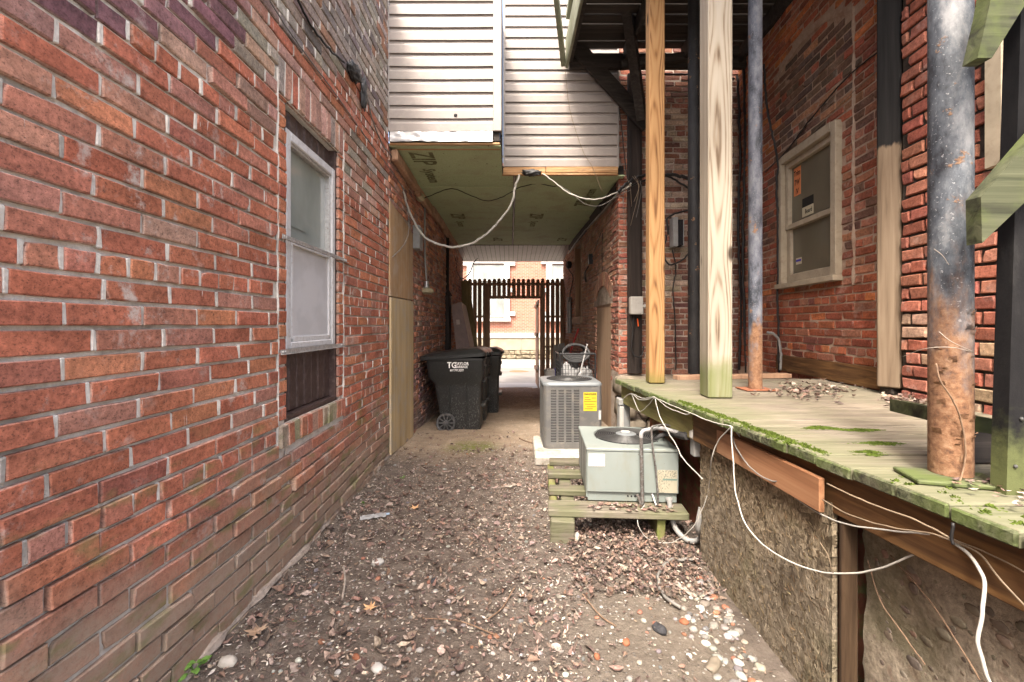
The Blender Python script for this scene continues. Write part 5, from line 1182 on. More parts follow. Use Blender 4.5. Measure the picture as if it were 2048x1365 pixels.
# ------------------------------------------------------------------ timber skid and pale green unit
sk = thing("timber_skid", "mossy timber skid of planks carrying the pale green unit", "skid", (0.65, 3.0, 0))
SA = (Vector((1, -0.07, 0)).normalized(), Vector((0.07, 1, 0)).normalized(), Vector((0, 0, 1)))
def skp(nm, c, size, mt): mm = MB(); mm.cbox(c, size, SA, 0.006, 0.003); return mm.build(nm, M[mt], sk)
skp("plank", (0.655, 2.72, 0.155), (0.84, 0.16, 0.042), 'skid')
for i, (yy, ln) in enumerate(((3.03, 0.66), (3.36, 0.66), (3.66, 0.62))): skp("plank", (0.60 + 0.02 * i, yy, 0.155), (ln, 0.11, 0.04), 'skid')
skp("stringer", (0.305, 3.18, 0.06), (0.05, 1.06, 0.14), 'skid_side'); skp("stringer", (0.95, 3.18, 0.06), (0.05, 1.06, 0.14), 'skid_side')
skp("stringer", (0.40, 3.15, 0.09), (0.09, 0.62, 0.075), 'skid')
skp("block", (0.315, 2.655, 0.065), (0.145, 0.09, 0.135), 'skid')
ga = thing("condenser_unit", "squat pale green condenser with a round top grille on the timber skid", "air conditioner", (0.78, 3.0, 0.178))
yaw = -0.075; gax = (Vector((math.cos(yaw), math.sin(yaw), 0)), Vector((-math.sin(yaw), math.cos(yaw), 0)), Vector((0, 0, 1)))
GO = P(1174, 896, 2.79); GO.z = 0          # front left corner of the top, in plan
GWd, GDp, GZ0, GZ1 = 0.565, 0.60, 0.182, 0.521
def gp(a, b, z): return GO + gax[0] * a + gax[1] * b + Vector((0, 0, z))
def gbx(nm, a0, a1, b0, b1, z0, z1, mt, ch=0.004, par=None):
    mm = MB(); mm.cbox(gp((a0 + a1) / 2, (b0 + b1) / 2, (z0 + z1) / 2), (a1 - a0, b1 - b0, z1 - z0), gax, ch); return mm.build(nm, M[mt], par or ga)
gbx("core", 0.03, GWd - 0.02, 0.02, GDp - 0.02, GZ0, GZ1 - 0.02, 'void')
gbx("base_rail", 0.006, GWd - 0.006, 0.012, GDp - 0.01, GZ0, GZ0 + 0.075, 'ac_green')
fp = gbx("front_panel", 0.0, GWd, -0.004, 0.014, GZ0 + 0.062, GZ1 - 0.022, 'ac_green', 0.003)
gbx("top_panel", -0.006, GWd + 0.004, -0.008, GDp, GZ1 - 0.021, GZ1, 'ac_green', 0.005)
gbx("side_panel", GWd - 0.014, GWd, 0.015, GDp - 0.01, GZ0 + 0.07, GZ1 - 0.022, 'ac_green', 0.003); gbx("rear_panel", 0, GWd, GDp - 0.012, GDp, GZ0 + 0.07, GZ1 - 0.022, 'ac_green', 0.003)
gbx("side_grille", -0.002, 0.004, 0.015, GDp - 0.01, GZ0 + 0.05, GZ1 - 0.022, 'grille', 0.001)
gbx("corner_trim", -0.004, 0.012, 0.0145, 0.03, GZ0 + 0.02, GZ1 - 0.022, 'ac_green', 0.002)
FC = gp(0.30, 0.31, GZ1)
mm = MB(); mm.lathe(FC + Vector((0, 0, 0.0)), [(0.215, 0), (0.215, 0.004), (0.20, 0.006)], 44); mm.build("fan_opening", M['void'], ga, smooth=True)
gd = MB()
for r in np.arange(0.07, 0.232, 0.0125): gd.tube([FC + Vector((r * math.cos(a), r * math.sin(a), 0.018 - 0.16 * r * r * 1.2)) for a in np.linspace(0, 2 * math.pi, 36)], 0.0020, 5, 1, smooth=False, caps=False)
for k in range(6): a = k * math.pi / 3 + 0.3; gd.tube([FC + Vector((0.06 * math.cos(a), 0.06 * math.sin(a), 0.017)), FC + Vector((0.232 * math.cos(a), 0.232 * math.sin(a), 0.006))], 0.0032, 5, 1, smooth=False)
gd.build("fan_guard", M['dark_grille'], ga)
mm = MB(); mm.lathe(FC + Vector((0, 0, 0.012)), [(0.07, 0), (0.07, 0.008), (0.06, 0.012), (0.035, 0.012), (0.03, 0.016)], 28); mm.build("hub", M['ac_top'], ga, smooth=True, angle=40)
mm = MB(); mm.cbox(FC + Vector((-0.005, 0, 0.031)), (0.062, 0.03, 0.012), None, 0.005); mm.build("hub_tag", M['box_white'], ga)
gbx("rating_label", 0.008, 0.112, -0.006, -0.0042, 0.405, 0.486, 'label_white', 0.0004)
rl = gbx("rating_label", 0.435, 0.557, -0.006, -0.0042, 0.250, 0.392, 'label_cream', 0.0004)
gbx("label_band", 0.467, 0.555, -0.0068, -0.0061, 0.328, 0.339, 'label_band', 0.0002, rl)
for k in range(5):
    mm = MB(); mm.lathe(gp(0.26 + 0.022 * k + U(-0.004, 0.004), 0.0115, GZ0 + 0.035), [(0.006 if k != 2 else 0.009, 0), (0.005, 0.002)], 8, -gax[1]); mm.build("drain_hole", M['void'], ga)

# refrigerant pipes
m = MB(); m.tube([gp(0.338, -0.03, 0.165), gp(0.336, -0.03, 0.30), gp(0.333, -0.03, 0.45), gp(0.33, -0.03, 0.60)], 0.0115, 12, 8); m.tube([gp(0.335, -0.03, 0.165), gp(0.31, -0.02, 0.24)], 0.009, 10, 2)
tag(m.build("refrigerant_pipe", M['copper'], smooth=True), "thick tarnished upright pipe in front of the pale green unit", "pipe")
el = P(1400, 832, 2.50)
m = MB(); m.tube([gp(0.33, -0.03, 0.598), gp(0.331, -0.028, 0.622), gp(0.346, -0.022, 0.638), gp(0.375, -0.01, 0.643), gp(0.46, 0.02, 0.648), Vector((1.02, 2.60, 0.655))], 0.0125, 12, 6)
tag(m.build("refrigerant_pipe", M['pipe_pale'], smooth=True), "thick pale elbow pipe running back to the deck above the green unit", "pipe")
m = MB(); m.tube([gp(0.432, -0.03, 0.172), gp(0.430, -0.03, 0.28), gp(0.418, -0.028, 0.42), gp(0.40, -0.02, 0.56), gp(0.396, -0.02, 0.652), gp(0.402, -0.018, 0.664), gp(0.42, -0.01, 0.668), gp(0.50, 0.02, 0.67), Vector((1.03, 2.58, 0.672))], 0.006, 9, 6)
tag(m.build("refrigerant_pipe", M['copper'], smooth=True), "thin upright pipe right of the thick one before the green unit", "pipe")
m = MB(); m.tube([gp(0.425, 0.06, 0.565), gp(0.47, 0.03, 0.60), gp(0.52, 0.0, 0.625), Vector((1.02, 2.55, 0.655)), Vector((1.035, 2.56, 0.668))], lambda t: 0.008 + 0.016 * min(1, t * 1.6), 10, 6)
tag(m.build("pipe_insulation", M['foam'], smooth=True), "black foam sleeve ending in a point above the pale green unit", "insulation")
m = MB(); m.tube([gp(0.405, 0.01, 0.24), gp(0.42, -0.03, 0.185), gp(0.43, -0.035, 0.168)], 0.006, 8, 5)
tag(m.build("service_valve", M['pipe_pale'], smooth=True), "short slanted pale tube at the foot of the thin pipe", "pipe")
m = MB(); m.lathe(gp(0.50, -0.02, 0.228), [(0.02, 0), (0.022, 0.006), (0.022, 0.016), (0.017, 0.02)], 14, (0.1, -0.3, -1)); m.tube([gp(0.50, -0.03, 0.225), gp(0.505, -0.05, 0.15), gp(0.52, -0.10, 0.07), gp(0.575, -0.15, 0.028), gp(0.64, -0.17, 0.05), Vector((1.055, 2.47, 0.16)), Vector((1.075, 2.475, 0.27))], 0.0155, 12, 10)
tag(m.build("flexible_conduit", M['conduit'], smooth=True), "thick grey flexible conduit looping from the green unit to the strand board", "conduit")
dc = thing("disconnect_box", "narrow pale grey electrical box at the far end of the deck", "box", (0.93, 3.62, 0.2))
mm = MB(); mm.box(0.893, 0.985, 3.60, 3.68, 0.2, 0.685, 0.008); mm.build("case", M['box_grey'], dc); mm = MB(); mm.box(0.889, 0.989, 3.592, 3.685, 0.640, 0.695, 0.006); mm.build("cover", M['box_grey'], dc); mm = MB(); mm.box(0.897, 0.93, 3.588, 3.6, 0.25, 0.63, 0.003); mm.build("door_flange", M['box_white'], dc)
ob2 = thing("outlet_cover", "white outlet box with a rounded cover at the end of the cedar strip", "box", (1.05, 2.5, 0.55))
mm = MB(); mm.box(1.035, 1.075, 2.475, 2.53, 0.555, 0.76, 0.005); mm.build("plate", M['box_grey'], ob2); mm = MB(); mm.box(1.012, 1.055, 2.452, 2.5, 0.655, 0.712, 0.014); mm.build("weather_cover", M['box_white'], ob2)

# ------------------------------------------------------------------ wheeled bins
def make_bin(x, y, z):
    t = thing("wheeled_bin", "", "bin", (x, y, z), "wheeled bins along the passage wall")
    def ring(x0, x1, hw, zz, r=0.05): return [Vector((p.x, p.y, p.z)) for p in rrect(x + (x0 + x1) / 2, y, (x1 - x0) / 2, hw, r, z + zz, 5)]
    mm = MB(); mm.loft([ring(-0.22, 0.275, 0.235, 0.02), ring(-0.23, 0.28, 0.24, 0.05), ring(-0.315, 0.285, 0.262, 0.56), ring(-0.33, 0.29, 0.268, 0.63), ring(-0.40, 0.315, 0.30, 0.70), ring(-0.425, 0.32, 0.312, 0.955)]); b = mm.build("body", M['bin'], t, smooth=True, angle=40)
    for dx in (-0.12, 0.10):
        mm = MB(); mm.box(x + dx - 0.006, x + dx + 0.006, y - 0.275, y - 0.235, z + 0.10, z + 0.60, 0.004); mm.build("rib", M['bin'], b)
    mm = MB(); mm.loft([ring(-0.445, 0.335, 0.327, 0.925, 0.06), ring(-0.445, 0.335, 0.327, 0.955, 0.06)]); mm.build("rim", M['bin'], t, smooth=True, angle=40)
    def lring(x0, x1, hw, za, zb):
        pts = rrect(x + (x0 + x1) / 2, y, (x1 - x0) / 2, hw, 0.06, 0, 5); return [Vector((p.x, p.y, z + za + (zb - za) * (p.x - x - x0) / (x1 - x0))) for p in pts]
    mm = MB(); mm.loft([lring(-0.50, 0.352, 0.342, 0.93, 0.985), lring(-0.50, 0.352, 0.342, 0.965, 1.025), lring(-0.44, 0.31, 0.30, 0.995, 1.055), lring(-0.38, 0.24, 0.24, 1.01, 1.085)]); ld = mm.build("lid", M['bin'], t, smooth=True, angle=40)
    mm = MB(); mm.box(x + 0.32, x + 0.375, y - 0.1, y + 0.1, z + 0.985, z + 1.02, 0.008); mm.build("lid_handle", M['bin'], ld)
    mm = MB(); mm.tube([(x - 0.49, y - 0.24, z + 0.93), (x - 0.50, y, z + 0.93), (x - 0.49, y + 0.24, z + 0.93)], 0.016, 10, 4); mm.build("pull_bar", M['bin'], t, smooth=True)
    for zz in (0.30, 0.62, 0.8): mm = MB(); mm.box(x + 0.27, x + 0.335, y - 0.16, y + 0.16, z + zz, z + zz + 0.045, 0.01); mm.build("lift_bar", M['bin'], t)
    for s_ in (-1, 1):
        wy = y + s_ * 0.285; wc = Vector((x - 0.165, wy, z + 0.122)); w = part_empty("wheel", wc, t)
        mm = MB(); mm.lathe(wc, [(0.098, -0.02), (0.12, -0.024), (0.125, -0.012), (0.125, 0.012), (0.12, 0.024), (0.098, 0.02), (0.098, -0.02)], 36, (0, s_, 0), False); mm.build("tyre", M['bin_grey'], w, smooth=True, angle=40)
        mm = MB()
        for q in range(10):
            a = q * math.pi / 5; d = Vector((math.cos(a), 0, math.sin(a))); mm.beam(wc + d * 0.025 + Vector((0, s_ * 0.012, 0)), wc + d * 0.104 + Vector((0, s_ * 0.012, 0)), 0.014, 0.02, (0, 1, 0), 0.002)
        mm.lathe(wc, [(0.034, -0.02), (0.034, 0.024), (0.026, 0.028)], 20, (0, s_, 0)); mm.build("rim", M['bin_grey'], w, smooth=True, angle=40)
        mm = MB(); mm.lathe(wc - Vector((0, s_ * 0.016, 0)), [(0.104, 0), (0.104, 0.004)], 30, (0, s_, 0)); mm.build("hub_disc", M['black_plastic'], w)
    ly = y - 0.3135
    tp = []
    def face_y(zz): return y - (0.30 + 0.012 * (zz - 0.70) / 0.255) - 0.0008
    up_ = Vector((0, -0.047, 1)).normalized()
    for body, size, lx, lz, sx in (("TG", 0.105, -0.145, 0.832, 0.85), ("TAYLOR", 0.054, -0.045, 0.868, 0.85), ("GARBAGE", 0.044, -0.045, 0.830, 0.82), ("607.797.5277", 0.038, -0.11, 0.788, 0.85)):
        text_part("lettering", body, size, (x + lx, face_y(lz), z + lz), (1, 0, 0), up_, M['white_ink'], b, sx=sx)
    return t
b1 = make_bin(-0.66, 5.95, -0.085); b1["label"] = "black wheeled bin with white lettering on its side, nearest of the three"
b2 = copy_tree(b1, (0.03, 0.68, -0.035)); b2["label"] = "black wheeled bin in the middle of the row of three"
b3 = copy_tree(b1, (0.19, 1.42, -0.07)); b3["label"] = "black wheeled bin farthest back, next to the leaning carton"

# carton, boards and pipe behind the bins
ct = thing("flat_carton", "tall dark carton leaning on the passage wall behind the bins", "carton", (-0.9, 8.0, -0.2))
# a tall slab leaning to the left against the wall
def ctp(px, py, Y): return P(px, py, Y)
fr = [ctp(921, 700, 8.05), ctp(946, 700, 8.05), ctp(946, 690, 8.05)]
q0, q1, q2, q3 = P(917, 742, 8.0), P(949, 742, 8.0), P(922, 604, 8.0), P(903, 610, 8.0)
mm = MB(); mm.prism([q0, q1, q2, q3], (0, 0.02, 0)); mm.build("face", M['carton'], ct)
mm = MB(); mm.prism([q1 + Vector((0.001, 0.02, 0)), q2 + Vector((0.001, 0.02, 0)), q2 + Vector((0.03, 0.65, -0.05)), q1 + Vector((0.03, 0.65, 0))], (-0.02, 0, 0)); mm.build("side", M['carton_side'], ct)
mm = MB(); mm.prism([q0 + Vector((0, 0.021, 0)), q1 + Vector((-0.02, 0.021, 0)), q2 + Vector((-0.02, 0.021, -0.01)), q3 + Vector((0, 0.021, -0.01))], (0.0, 0.62, 0)); mm.build("body", M['carton'], ct)
mm = MB(); mm.prism([P(912, 640, 7.995), P(919, 639.5, 7.995), P(920, 649, 7.995), P(913, 650, 7.995)], (0, 0.003, 0)); mm.build("tape", M['carton_side'], ct)
m = MB(); m.beam(P(958, 765, 10.2), P(933, 562, 10.7), 0.14, 0.04, (0, -1, 0)); tag(m.build("leaning_board", M['lean_board']), "long brown green board leaning on the fence, right of two", "board")
m = MB(); m.beam(P(938, 765, 10.4), P(927, 562, 10.8), 0.12, 0.04, (0, -1, 0)); tag(m.build("leaning_board", M['lean_board']), "long brown green board leaning on the fence, left of two", "board")
m = MB(); xx = -1.165
m.tube([(xx, 8.2, 3.0), (xx, 8.22, 2.6), (xx, 8.2, 2.2), (xx, 8.2, 1.95)], 0.03, 8, 6); m.box(-1.195, -1.11, 8.08, 8.33, -0.25, 1.84, 0.01); m.tube([(xx, 8.2, 1.95), (xx + 0.01, 8.2, 1.83)], lambda t: 0.03 + 0.05 * t, 8, 2)
tag(m.build("drain_pipe", M['dark_wood_v'], smooth=True), "dark brown boxed drain pipe on the left passage wall", "pipe")
wl_ = thing("wall_lamp", "old dusty dome lamp on a conduit on the left passage wall", "lamp", (-1.1, 6.2, 1.75))
lc = P(853, 583, 6.05)
mm = MB(); mm.tube([(-1.17, 6.05, 3.0), (-1.17, 6.05, 2.3), (-1.15, 6.05, 1.92)], 0.012, 8, 4); mm.build("conduit", M['conduit'], wl_, smooth=True)
mm = MB(); mm.lathe((lc.x, 6.05, 1.80), [(0.03, 0.10), (0.035, 0.03), (0.05, 0.0)], 16); mm.build("neck", M['alu'], wl_, smooth=True)
mm = MB(); mm.lathe((lc.x, 6.05, 1.72), [(0.05, 0), (0.10, 0.02), (0.105, 0.05), (0.08, 0.08), (0.04, 0.09)], 24); mm.build("dome", M['lamp_glass'], wl_, smooth=True)
m = MB(); m.box(-1.19, -1.1, 5.36, 5.56, 2.23, 2.52, 0.01); tag(m.build("meter_box", M['box_grey']), "small dark grey box on the wall at the top right of the plywood", "box")
m = MB(); m.lathe(P(838, 397, 5.6), [(0.02, -0.03), (0.05, 0.0), (0.055, 0.05), (0.03, 0.07)], 16, (0.7, -0.6, 0.2)); tag(m.build("floodlight", M['lamp_glass'], smooth=True), "small round pale floodlight under the left edge of the green ceiling", "lamp")

# ------------------------------------------------------------------ fence and gate
fc = thing("picket_fence", "brown picket fence with rounded tops closing the passage around a doorway", "fence", (0.1, 11.05, -0.3))
FY = 11.0; FS = FY / F
def fX(px): return (px - CX) * FS
def fZ(py): return CH - (py - CY) * FS
pk = {}
def picket(x, z0, z1, wdt=0.085):
    key = round(z1 - z0, 2)
    mm = MB(); h = z1 - z0; r = wdt / 2
    poly = [Vector((x - r, FY + 0.045, z0)), Vector((x + r, FY + 0.045, z0))] + [Vector((x + r * math.cos(a), FY + 0.045, z1 - r + r * math.sin(a))) for a in np.linspace(0, math.pi, 9)]
    mm.prism(poly, (0, 0.02, 0)); mm.build("picket", M['fence'], fc)
px = 930.0
while px < 1136:
    door = 975 < px < 1083
    picket(fX(px) + U(-0.004, 0.004), fZ(594) if door else fZ(778), fZ(557.5) + U(-0.012, 0.012), 0.097 + U(-0.004, 0.004)); px += 9.75
def fbar(nm, pa, pb, ya, yb, y0, y1): mm = MB(); mm.box(fX(pa), fX(pb), FY + y0, FY + y1, fZ(yb), fZ(ya), 0.004); return mm.build(nm, M['fence'], fc)
fbar("rail", 926, 1134, 565.5, 571.5, 0.0, 0.043); fbar("post", 971, 980, 572, 778, -0.05, 0.04); fbar("post", 1080, 1090, 572, 779, -0.05, 0.04); fbar("header", 980.2, 1079.8, 592, 598, -0.03, 0.042)
for yy in (631.5, 692): fbar("rail", 926, 970.8, yy, yy + 4, 0.0, 0.043); fbar("rail", 1090.2, 1134, yy, yy + 4, 0.0, 0.043)
fbar("post", 924, 930, 566, 778, -0.04, -0.001); fbar("post", 1129, 1135, 572, 778, -0.04, -0.001)
gt = thing("gate", "brown plank gate swung open outwards at the right of the doorway", "gate", (0.72, 11.4, -0.3))
for k in range(9):
    mm = MB(); mm.box(0.705, 0.727, 11.07 + k * 0.125, 11.07 + k * 0.125 + 0.115, -0.30, 1.93, 0.003); mm.build("plank", M['fence'], gt)
for zz in (0.1, 1.0, 1.75): mm = MB(); mm.box(0.665, 0.704, 11.07, 12.18, zz, zz + 0.09, 0.003); mm.build("rail", M['fence'], gt)
for zz in (0.15, 1.8): mm = MB(); mm.box(0.69, 0.735, 11.035, 11.069, zz, zz + 0.12, 0.003); mm.build("hinge", M['alu'], gt)

# ------------------------------------------------------------------ clutter at the right of the passage
wc_ = thing("wire_basket", "black wire basket full of hose and bags behind the grey condenser", "basket", (0.9, 5.6, -0.05))
BX0, BX1, BY0, BY1, BZ0, BZ1 = 0.62, 1.06, 5.5, 5.95, 0.45, 0.935
mm = MB()
for z in (BZ0, BZ1): mm.tube([(BX0, BY0, z), (BX1, BY0, z), (BX1, BY1, z), (BX0, BY1, z), (BX0, BY0, z)], 0.012, 8, 1, smooth=False)
for (a, b) in ((BX0, BY0), (BX1, BY0), (BX1, BY1), (BX0, BY1)): mm.tube([(a, b, gz(a, b)), (a + 0.01, b, BZ1)], 0.012, 8, 1, smooth=False)
mm.build("frame", M['black_plastic'], wc_, smooth=True)
mm = MB()
for i in range(1, 12): x = BX0 + (BX1 - BX0) * i / 12; mm.tube([(x, BY0, BZ0), (x, BY0, BZ1 - 0.1)], 0.003, 5, 1, smooth=False); mm.tube([(BX0, BY0 + (BY1 - BY0) * i / 12, BZ0), (BX0, BY0 + (BY1 - BY0) * i / 12, BZ1 - 0.1)], 0.003, 5, 1, smooth=False)
for i in range(1, 9): z = BZ0 + (BZ1 - BZ0) * i / 10; mm.tube([(BX0, BY1, z), (BX0, BY0, z), (BX1, BY0, z), (BX1, BY1, z)], 0.003, 5, 1, smooth=False)
mm.build("wire_mesh", M['black_plastic'], wc_); mm = MB(); mm.box(BX0, BX1, BY0, BY1, BZ0 - 0.01, BZ0, 0.002); mm.build("floor", M['black_plastic'], wc_)
hz = MB()
for k in range(5): hz.tube([(0.86 + (0.17 - 0.012 * k) * math.cos(a), 5.72 + 0.03 * k + 0.12 * math.sin(a) * 0.4, 0.93 + (0.11 - 0.01 * k) * math.sin(a) + 0.01 * k) for a in np.linspace(-0.3, 2 * math.pi - 0.3, 26)], 0.017, 8, 1, smooth=False)
tag(hz.build("coiled_hose", M['rag_black'], smooth=True), "coil of black hose piled on top of the wire basket", "hose")
def blob(name, c, r, mt, label, cat, sd=0, parent=None):
    mm = MB(); n = 18; rings = []
    for i in range(1, n):
        th = math.pi * i / n; rings.append([Vector(c) + Vector((r[0] * math.sin(th) * math.cos(p), r[1] * math.sin(th) * math.sin(p), r[2] * math.cos(th))) * (1 + 0.3 * mnoise.noise((math.cos(p) * 1.7 + sd, math.sin(p) * 1.7, math.cos(th) * 2 + sd)) + 0.45 * mnoise.noise((math.cos(p) * math.sin(th) * 4 + sd, math.sin(p) * math.sin(th) * 4, math.cos(th) * 4))) for p in np.linspace(0, 2 * math.pi, 26, endpoint=False)])
    mm.loft(rings[::-1]); return tag(mm.build(name, M[mt], parent, smooth=True, angle=180), label, cat)
blob("plastic_bag", (0.76, 5.66, 0.62), (0.13, 0.1, 0.16), 'rag', "white plastic bag inside the wire basket, on the left", "bag", 2)
blob("plastic_bag", (0.95, 5.68, 0.60), (0.10, 0.1, 0.14), 'rag', "white plastic bag inside the wire basket, on the right", "bag", 5)
m = MB(); m.tube([(0.86, 5.46, 0.66), (0.97, 5.52, 1.06)], 0.008, 8, 1, smooth=False); tag(m.build("stick", M['pipe_pale']), "thin pale stick leaning across the wire basket", "stick")
m = MB(); m.tube([P(1142, 700, 7.6), P(1157, 658, 7.7)], 0.016, 8, 1, smooth=False); m.tube([P(1142, 700, 7.6), P(1122, 765, 7.5)], 0.014, 8, 1, smooth=False); tag(m.build("broom_handle", M['red'], smooth=True), "dark red broom handle leaning behind the wire basket", "broom")
def bucket(cx_, cy_, r, z0, h, mt, label):
    t = thing("bucket", label, "bucket", (cx_, cy_, z0)); mm = MB(); mm.lathe((cx_, cy_, z0), [(r * 0.86, 0), (r, h), (r * 0.94, h), (r * 0.9, h - 0.03)], 22); mm.build("body", M[mt], t, smooth=True, angle=40)
    mm = MB(); mm.lathe((cx_, cy_, z0 + h - 0.035), [(r * 1.05, 0), (r * 1.06, 0.03), (r * 0.98, 0.035)], 22); mm.build("rim", M[mt], t, smooth=True, angle=40)
bucket(0.70, 7.55, 0.115, gz(0.7, 7.5) + 0.30, 0.38, 'box_white', "white bucket at the left of the blue one behind the condenser")
bucket(0.87, 7.5, 0.12, gz(0.87, 7.5) + 0.30, 0.40, 'blue', "blue bucket behind the grey condenser beside the wire basket")
m = MB(); m.box(0.55, 1.1, 7.35, 7.7, gz(0.8, 7.5) - 0.01, gz(0.8, 7.5) + 0.299, 0.01); tag(m.build("crate", M['dark_wood']), "dark low crate under the two buckets", "crate")
for (pts, mt, lab) in (([(1107, 690), (1124, 690), (1120, 770), (1105, 770)], 'concrete', "grey panel leaning on the fence behind the blue bucket"), ([(1118, 688), (1134, 686), (1124, 770), (1108, 770)], 'box_white', "pale panel leaning at the fence corner"), ([(1130, 680), (1137, 678), (1132, 770), (1124, 770)], 'cedar', "narrow pinkish board leaning at the fence corner")):
    off = {'concrete': 10.6, 'box_white': 10.3, 'cedar': 10.1}[mt]
    m = MB(); m.prism([P(a, b, off) for a, b in pts], (0, 0.02, 0)); tag(m.build("hardboard_sheet", M[mt]), lab, "sheet")
blob("dark_bag", (0.98, 7.0, 0.40), (0.16, 0.15, 0.32), 'rag_black', "dark lumpy rubbish bag left of the wire basket", "bag", 9)
m = MB(); m.lathe(RP.pt(4.25, 1.12, 0.06), [(0.055, 0), (0.055, 0.78)], 16); tag(m.build("flue_pipe", M['pipe_pale'], smooth=True), "grey metal pipe section on the right wall near the fence", "pipe")
m = MB(); m.lathe(RP.pt(3.9, 2.55, 0.09), [(0.02, -0.04), (0.08, 0), (0.085, 0.04), (0.05, 0.08)], 16, (-1, -0.4, 0)); tag(m.build("security_light", M['black_plastic'], smooth=True), "round black light at the far end of the right passage wall", "lamp")
m = MB(); q = RP.pt(1.75, 2.35, 0.03); m.cbox(q, (0.08, 0.09, 0.16), None, 0.008); m.tube([q + Vector((-0.02, 0.1, -0.1)), q + Vector((-0.06, 0.2, -0.2)), q + Vector((-0.04, 0.22, -0.34)), q + Vector((-0.05, 0.3, -0.26))], 0.012, 8, 5); tag(m.build("wall_fitting", M['black_plastic'], smooth=True), "rusty black bracket high on the right passage wall", "bracket")
# breaker box and open panel on the recess wall
eb = thing("open_panel", "small open breaker box among cables on the recess wall", "box", (1.95, 5.25, 1.9))
for (a, b, c, d, mt, nm) in ((1344, 1354, 436, 494, 'box_grey', "door"), (1354, 1364, 441, 492, 'void', "breakers"), (1364, 1366, 441, 494, 'box_grey', "side")):
    mm = MB(); p0 = P(a, d, 5.2); p1 = P(b, c, 5.2); mm.box(p0.x, p1.x, 5.16, 5.285, p0.z, p1.z, 0.004); mm.build(nm, M[mt], eb)
m = MB(); p0 = P(1398, 508, 5.2); p1 = P(1425, 434, 5.2); m.box(p0.x, p1.x, 5.14, 5.285, p0.z, p1.z, 0.008); tag(m.build("breaker_box", M['cedar']), "brown metal box half hidden behind the pale timber post", "box")

# ------------------------------------------------------------------ cables
def cable(label, pts, r, mt, n=10, seg=7, name="cable", cat="cable"):
    mm = MB(); pts = smooth_path(pts, n); pts = [p + Vector((mnoise.noise((p.x * 23, p.y * 23, p.z * 23)), mnoise.noise((p.x * 23 + 9, p.y * 23, p.z * 23)), mnoise.noise((p.x * 23, p.y * 23 + 5, p.z * 23)))) * r * 0.7 for p in pts]; mm.tube(pts, r * 0.74, seg, 1, smooth=False); return tag(mm.build(name, M[mt], smooth=True, angle=180), label, cat)
def LWp(px, py, out=0.02):
    Y = -1.2 / ((px - CX) / F); Y2 = (-1.2 + out) / ((px - CX) / F); return P(px, py, Y2)
cable("straight pale cable running along the left wall above the window", [LWp(a, b, 0.025) for a, b in ((505, -60), (560, 35), (620, 120), (665, 180), (720, 258), (760, 312), (790, 352), (808, 380))], 0.0055, 'cable_grey')
cable("rubber covered cable sagging along the upper left wall to a taped joint", [LWp(a, b, 0.03) for a, b in ((590, -10), (625, 55), (660, 100), (688, 125))], 0.010, 'cable_black')
cable("grey cable dropping from the taped joint to the green ceiling", [LWp(a, b, 0.03) for a, b in ((735, 195), (745, 240), (765, 290), (782, 312))] + [P(800, 352, 4.8), P(808, 398, 5.0)], 0.008, 'cable_grey')
blob("taped_joint", LWp(708, 145, 0.045), (0.035, 0.10, 0.055), 'rag_black', "torn black taped cable joint high on the left wall", "cable joint", 3)
blob("taped_joint", LWp(728, 185, 0.04), (0.02, 0.05, 0.12), 'rag_black', "ragged black tape hanging below the torn cable joint", "cable joint", 6)
m = MB(); m.cbox(LWp(717, 262, 0.03), (0.02, 0.05, 0.06), None, 0.006, 0.008); tag(m.build("cable_clip", M['brickbat']), "small rusty clip on the straight cable above the window", "clip")
# thick white service loop under the ceiling
cable("thick pale service cable looping below the green ceiling", [P(788, 312, 4.7), P(803, 372, 4.9), P(822, 430, 5.05), P(850, 475, 5.1), P(890, 493, 5.1), P(930, 491, 5.1), P(965, 475, 5.1), P(1000, 440, 5.1), P(1024, 405, 5.1), P(1031, 372, 5.12), P(1040, 350, 5.13)], 0.018, 'cable_white')
blob("taped_splice", P(1063, 346, 5.10), (0.11, 0.03, 0.035), 'rag_black', "black taped splice under the edge of the right siding", "cable joint", 1)
cable("white cable running from the black splice to the right pier", [P(1085, 348, 5.1), P(1105, 362, 5.1), P(1135, 385, 5.1), P(1170, 398, 5.1), P(1205, 397, 5.1), P(1240, 382, 5.1), P(1262, 372, 5.12)], 0.011, 'cable_white')
cable("thin white cable drooping under the one to the right pier", [P(1105, 363, 5.1), P(1140, 385, 5.12), P(1170, 408, 5.14), P(1200, 412, 5.15), P(1230, 396, 5.15), P(1262, 380, 5.15)], 0.006, 'cable_grey')
cable("thin black wavy cable across the green ceiling", [P(836, 402, 5.6), P(870, 388, 5.55), P(905, 378, 5.5), P(945, 393, 5.5), P(975, 402, 5.5), P(1005, 394, 5.5), P(1040, 375, 5.5), P(1075, 368, 5.5), P(1105, 373, 5.5), P(1118, 371, 5.4)], 0.0075, 'cable_black')
cable("thin pale cable hanging from the service loop beside the plywood", [P(812, 405, 4.95), P(818, 440, 4.9), P(815, 475, 4.8), P(800, 500, 4.6), P(780, 518, 4.35)], 0.006, 'cable_grey')
cable("pale conduit rising along the top of the left passage wall", [P(826, 425, 5.6), P(850, 455, 6.3), P(875, 485, 7.3), P(893, 508, 8.3)], 0.012, 'conduit')
cable("second pale conduit along the top of the left passage wall", [P(815, 400, 5.3), P(838, 437, 6.0), P(862, 468, 6.8), P(885, 495, 7.8)], 0.010, 'cable_white')
cable("bundled pale cable along the top of the right passage wall", [P(1262, 368, 5.1), P(1235, 388, 5.3), P(1212, 415, 5.9), P(1190, 440, 6.6), P(1165, 468, 7.5), P(1145, 495, 8.6), P(1136, 508, 9.2)], 0.012, 'cable_white')
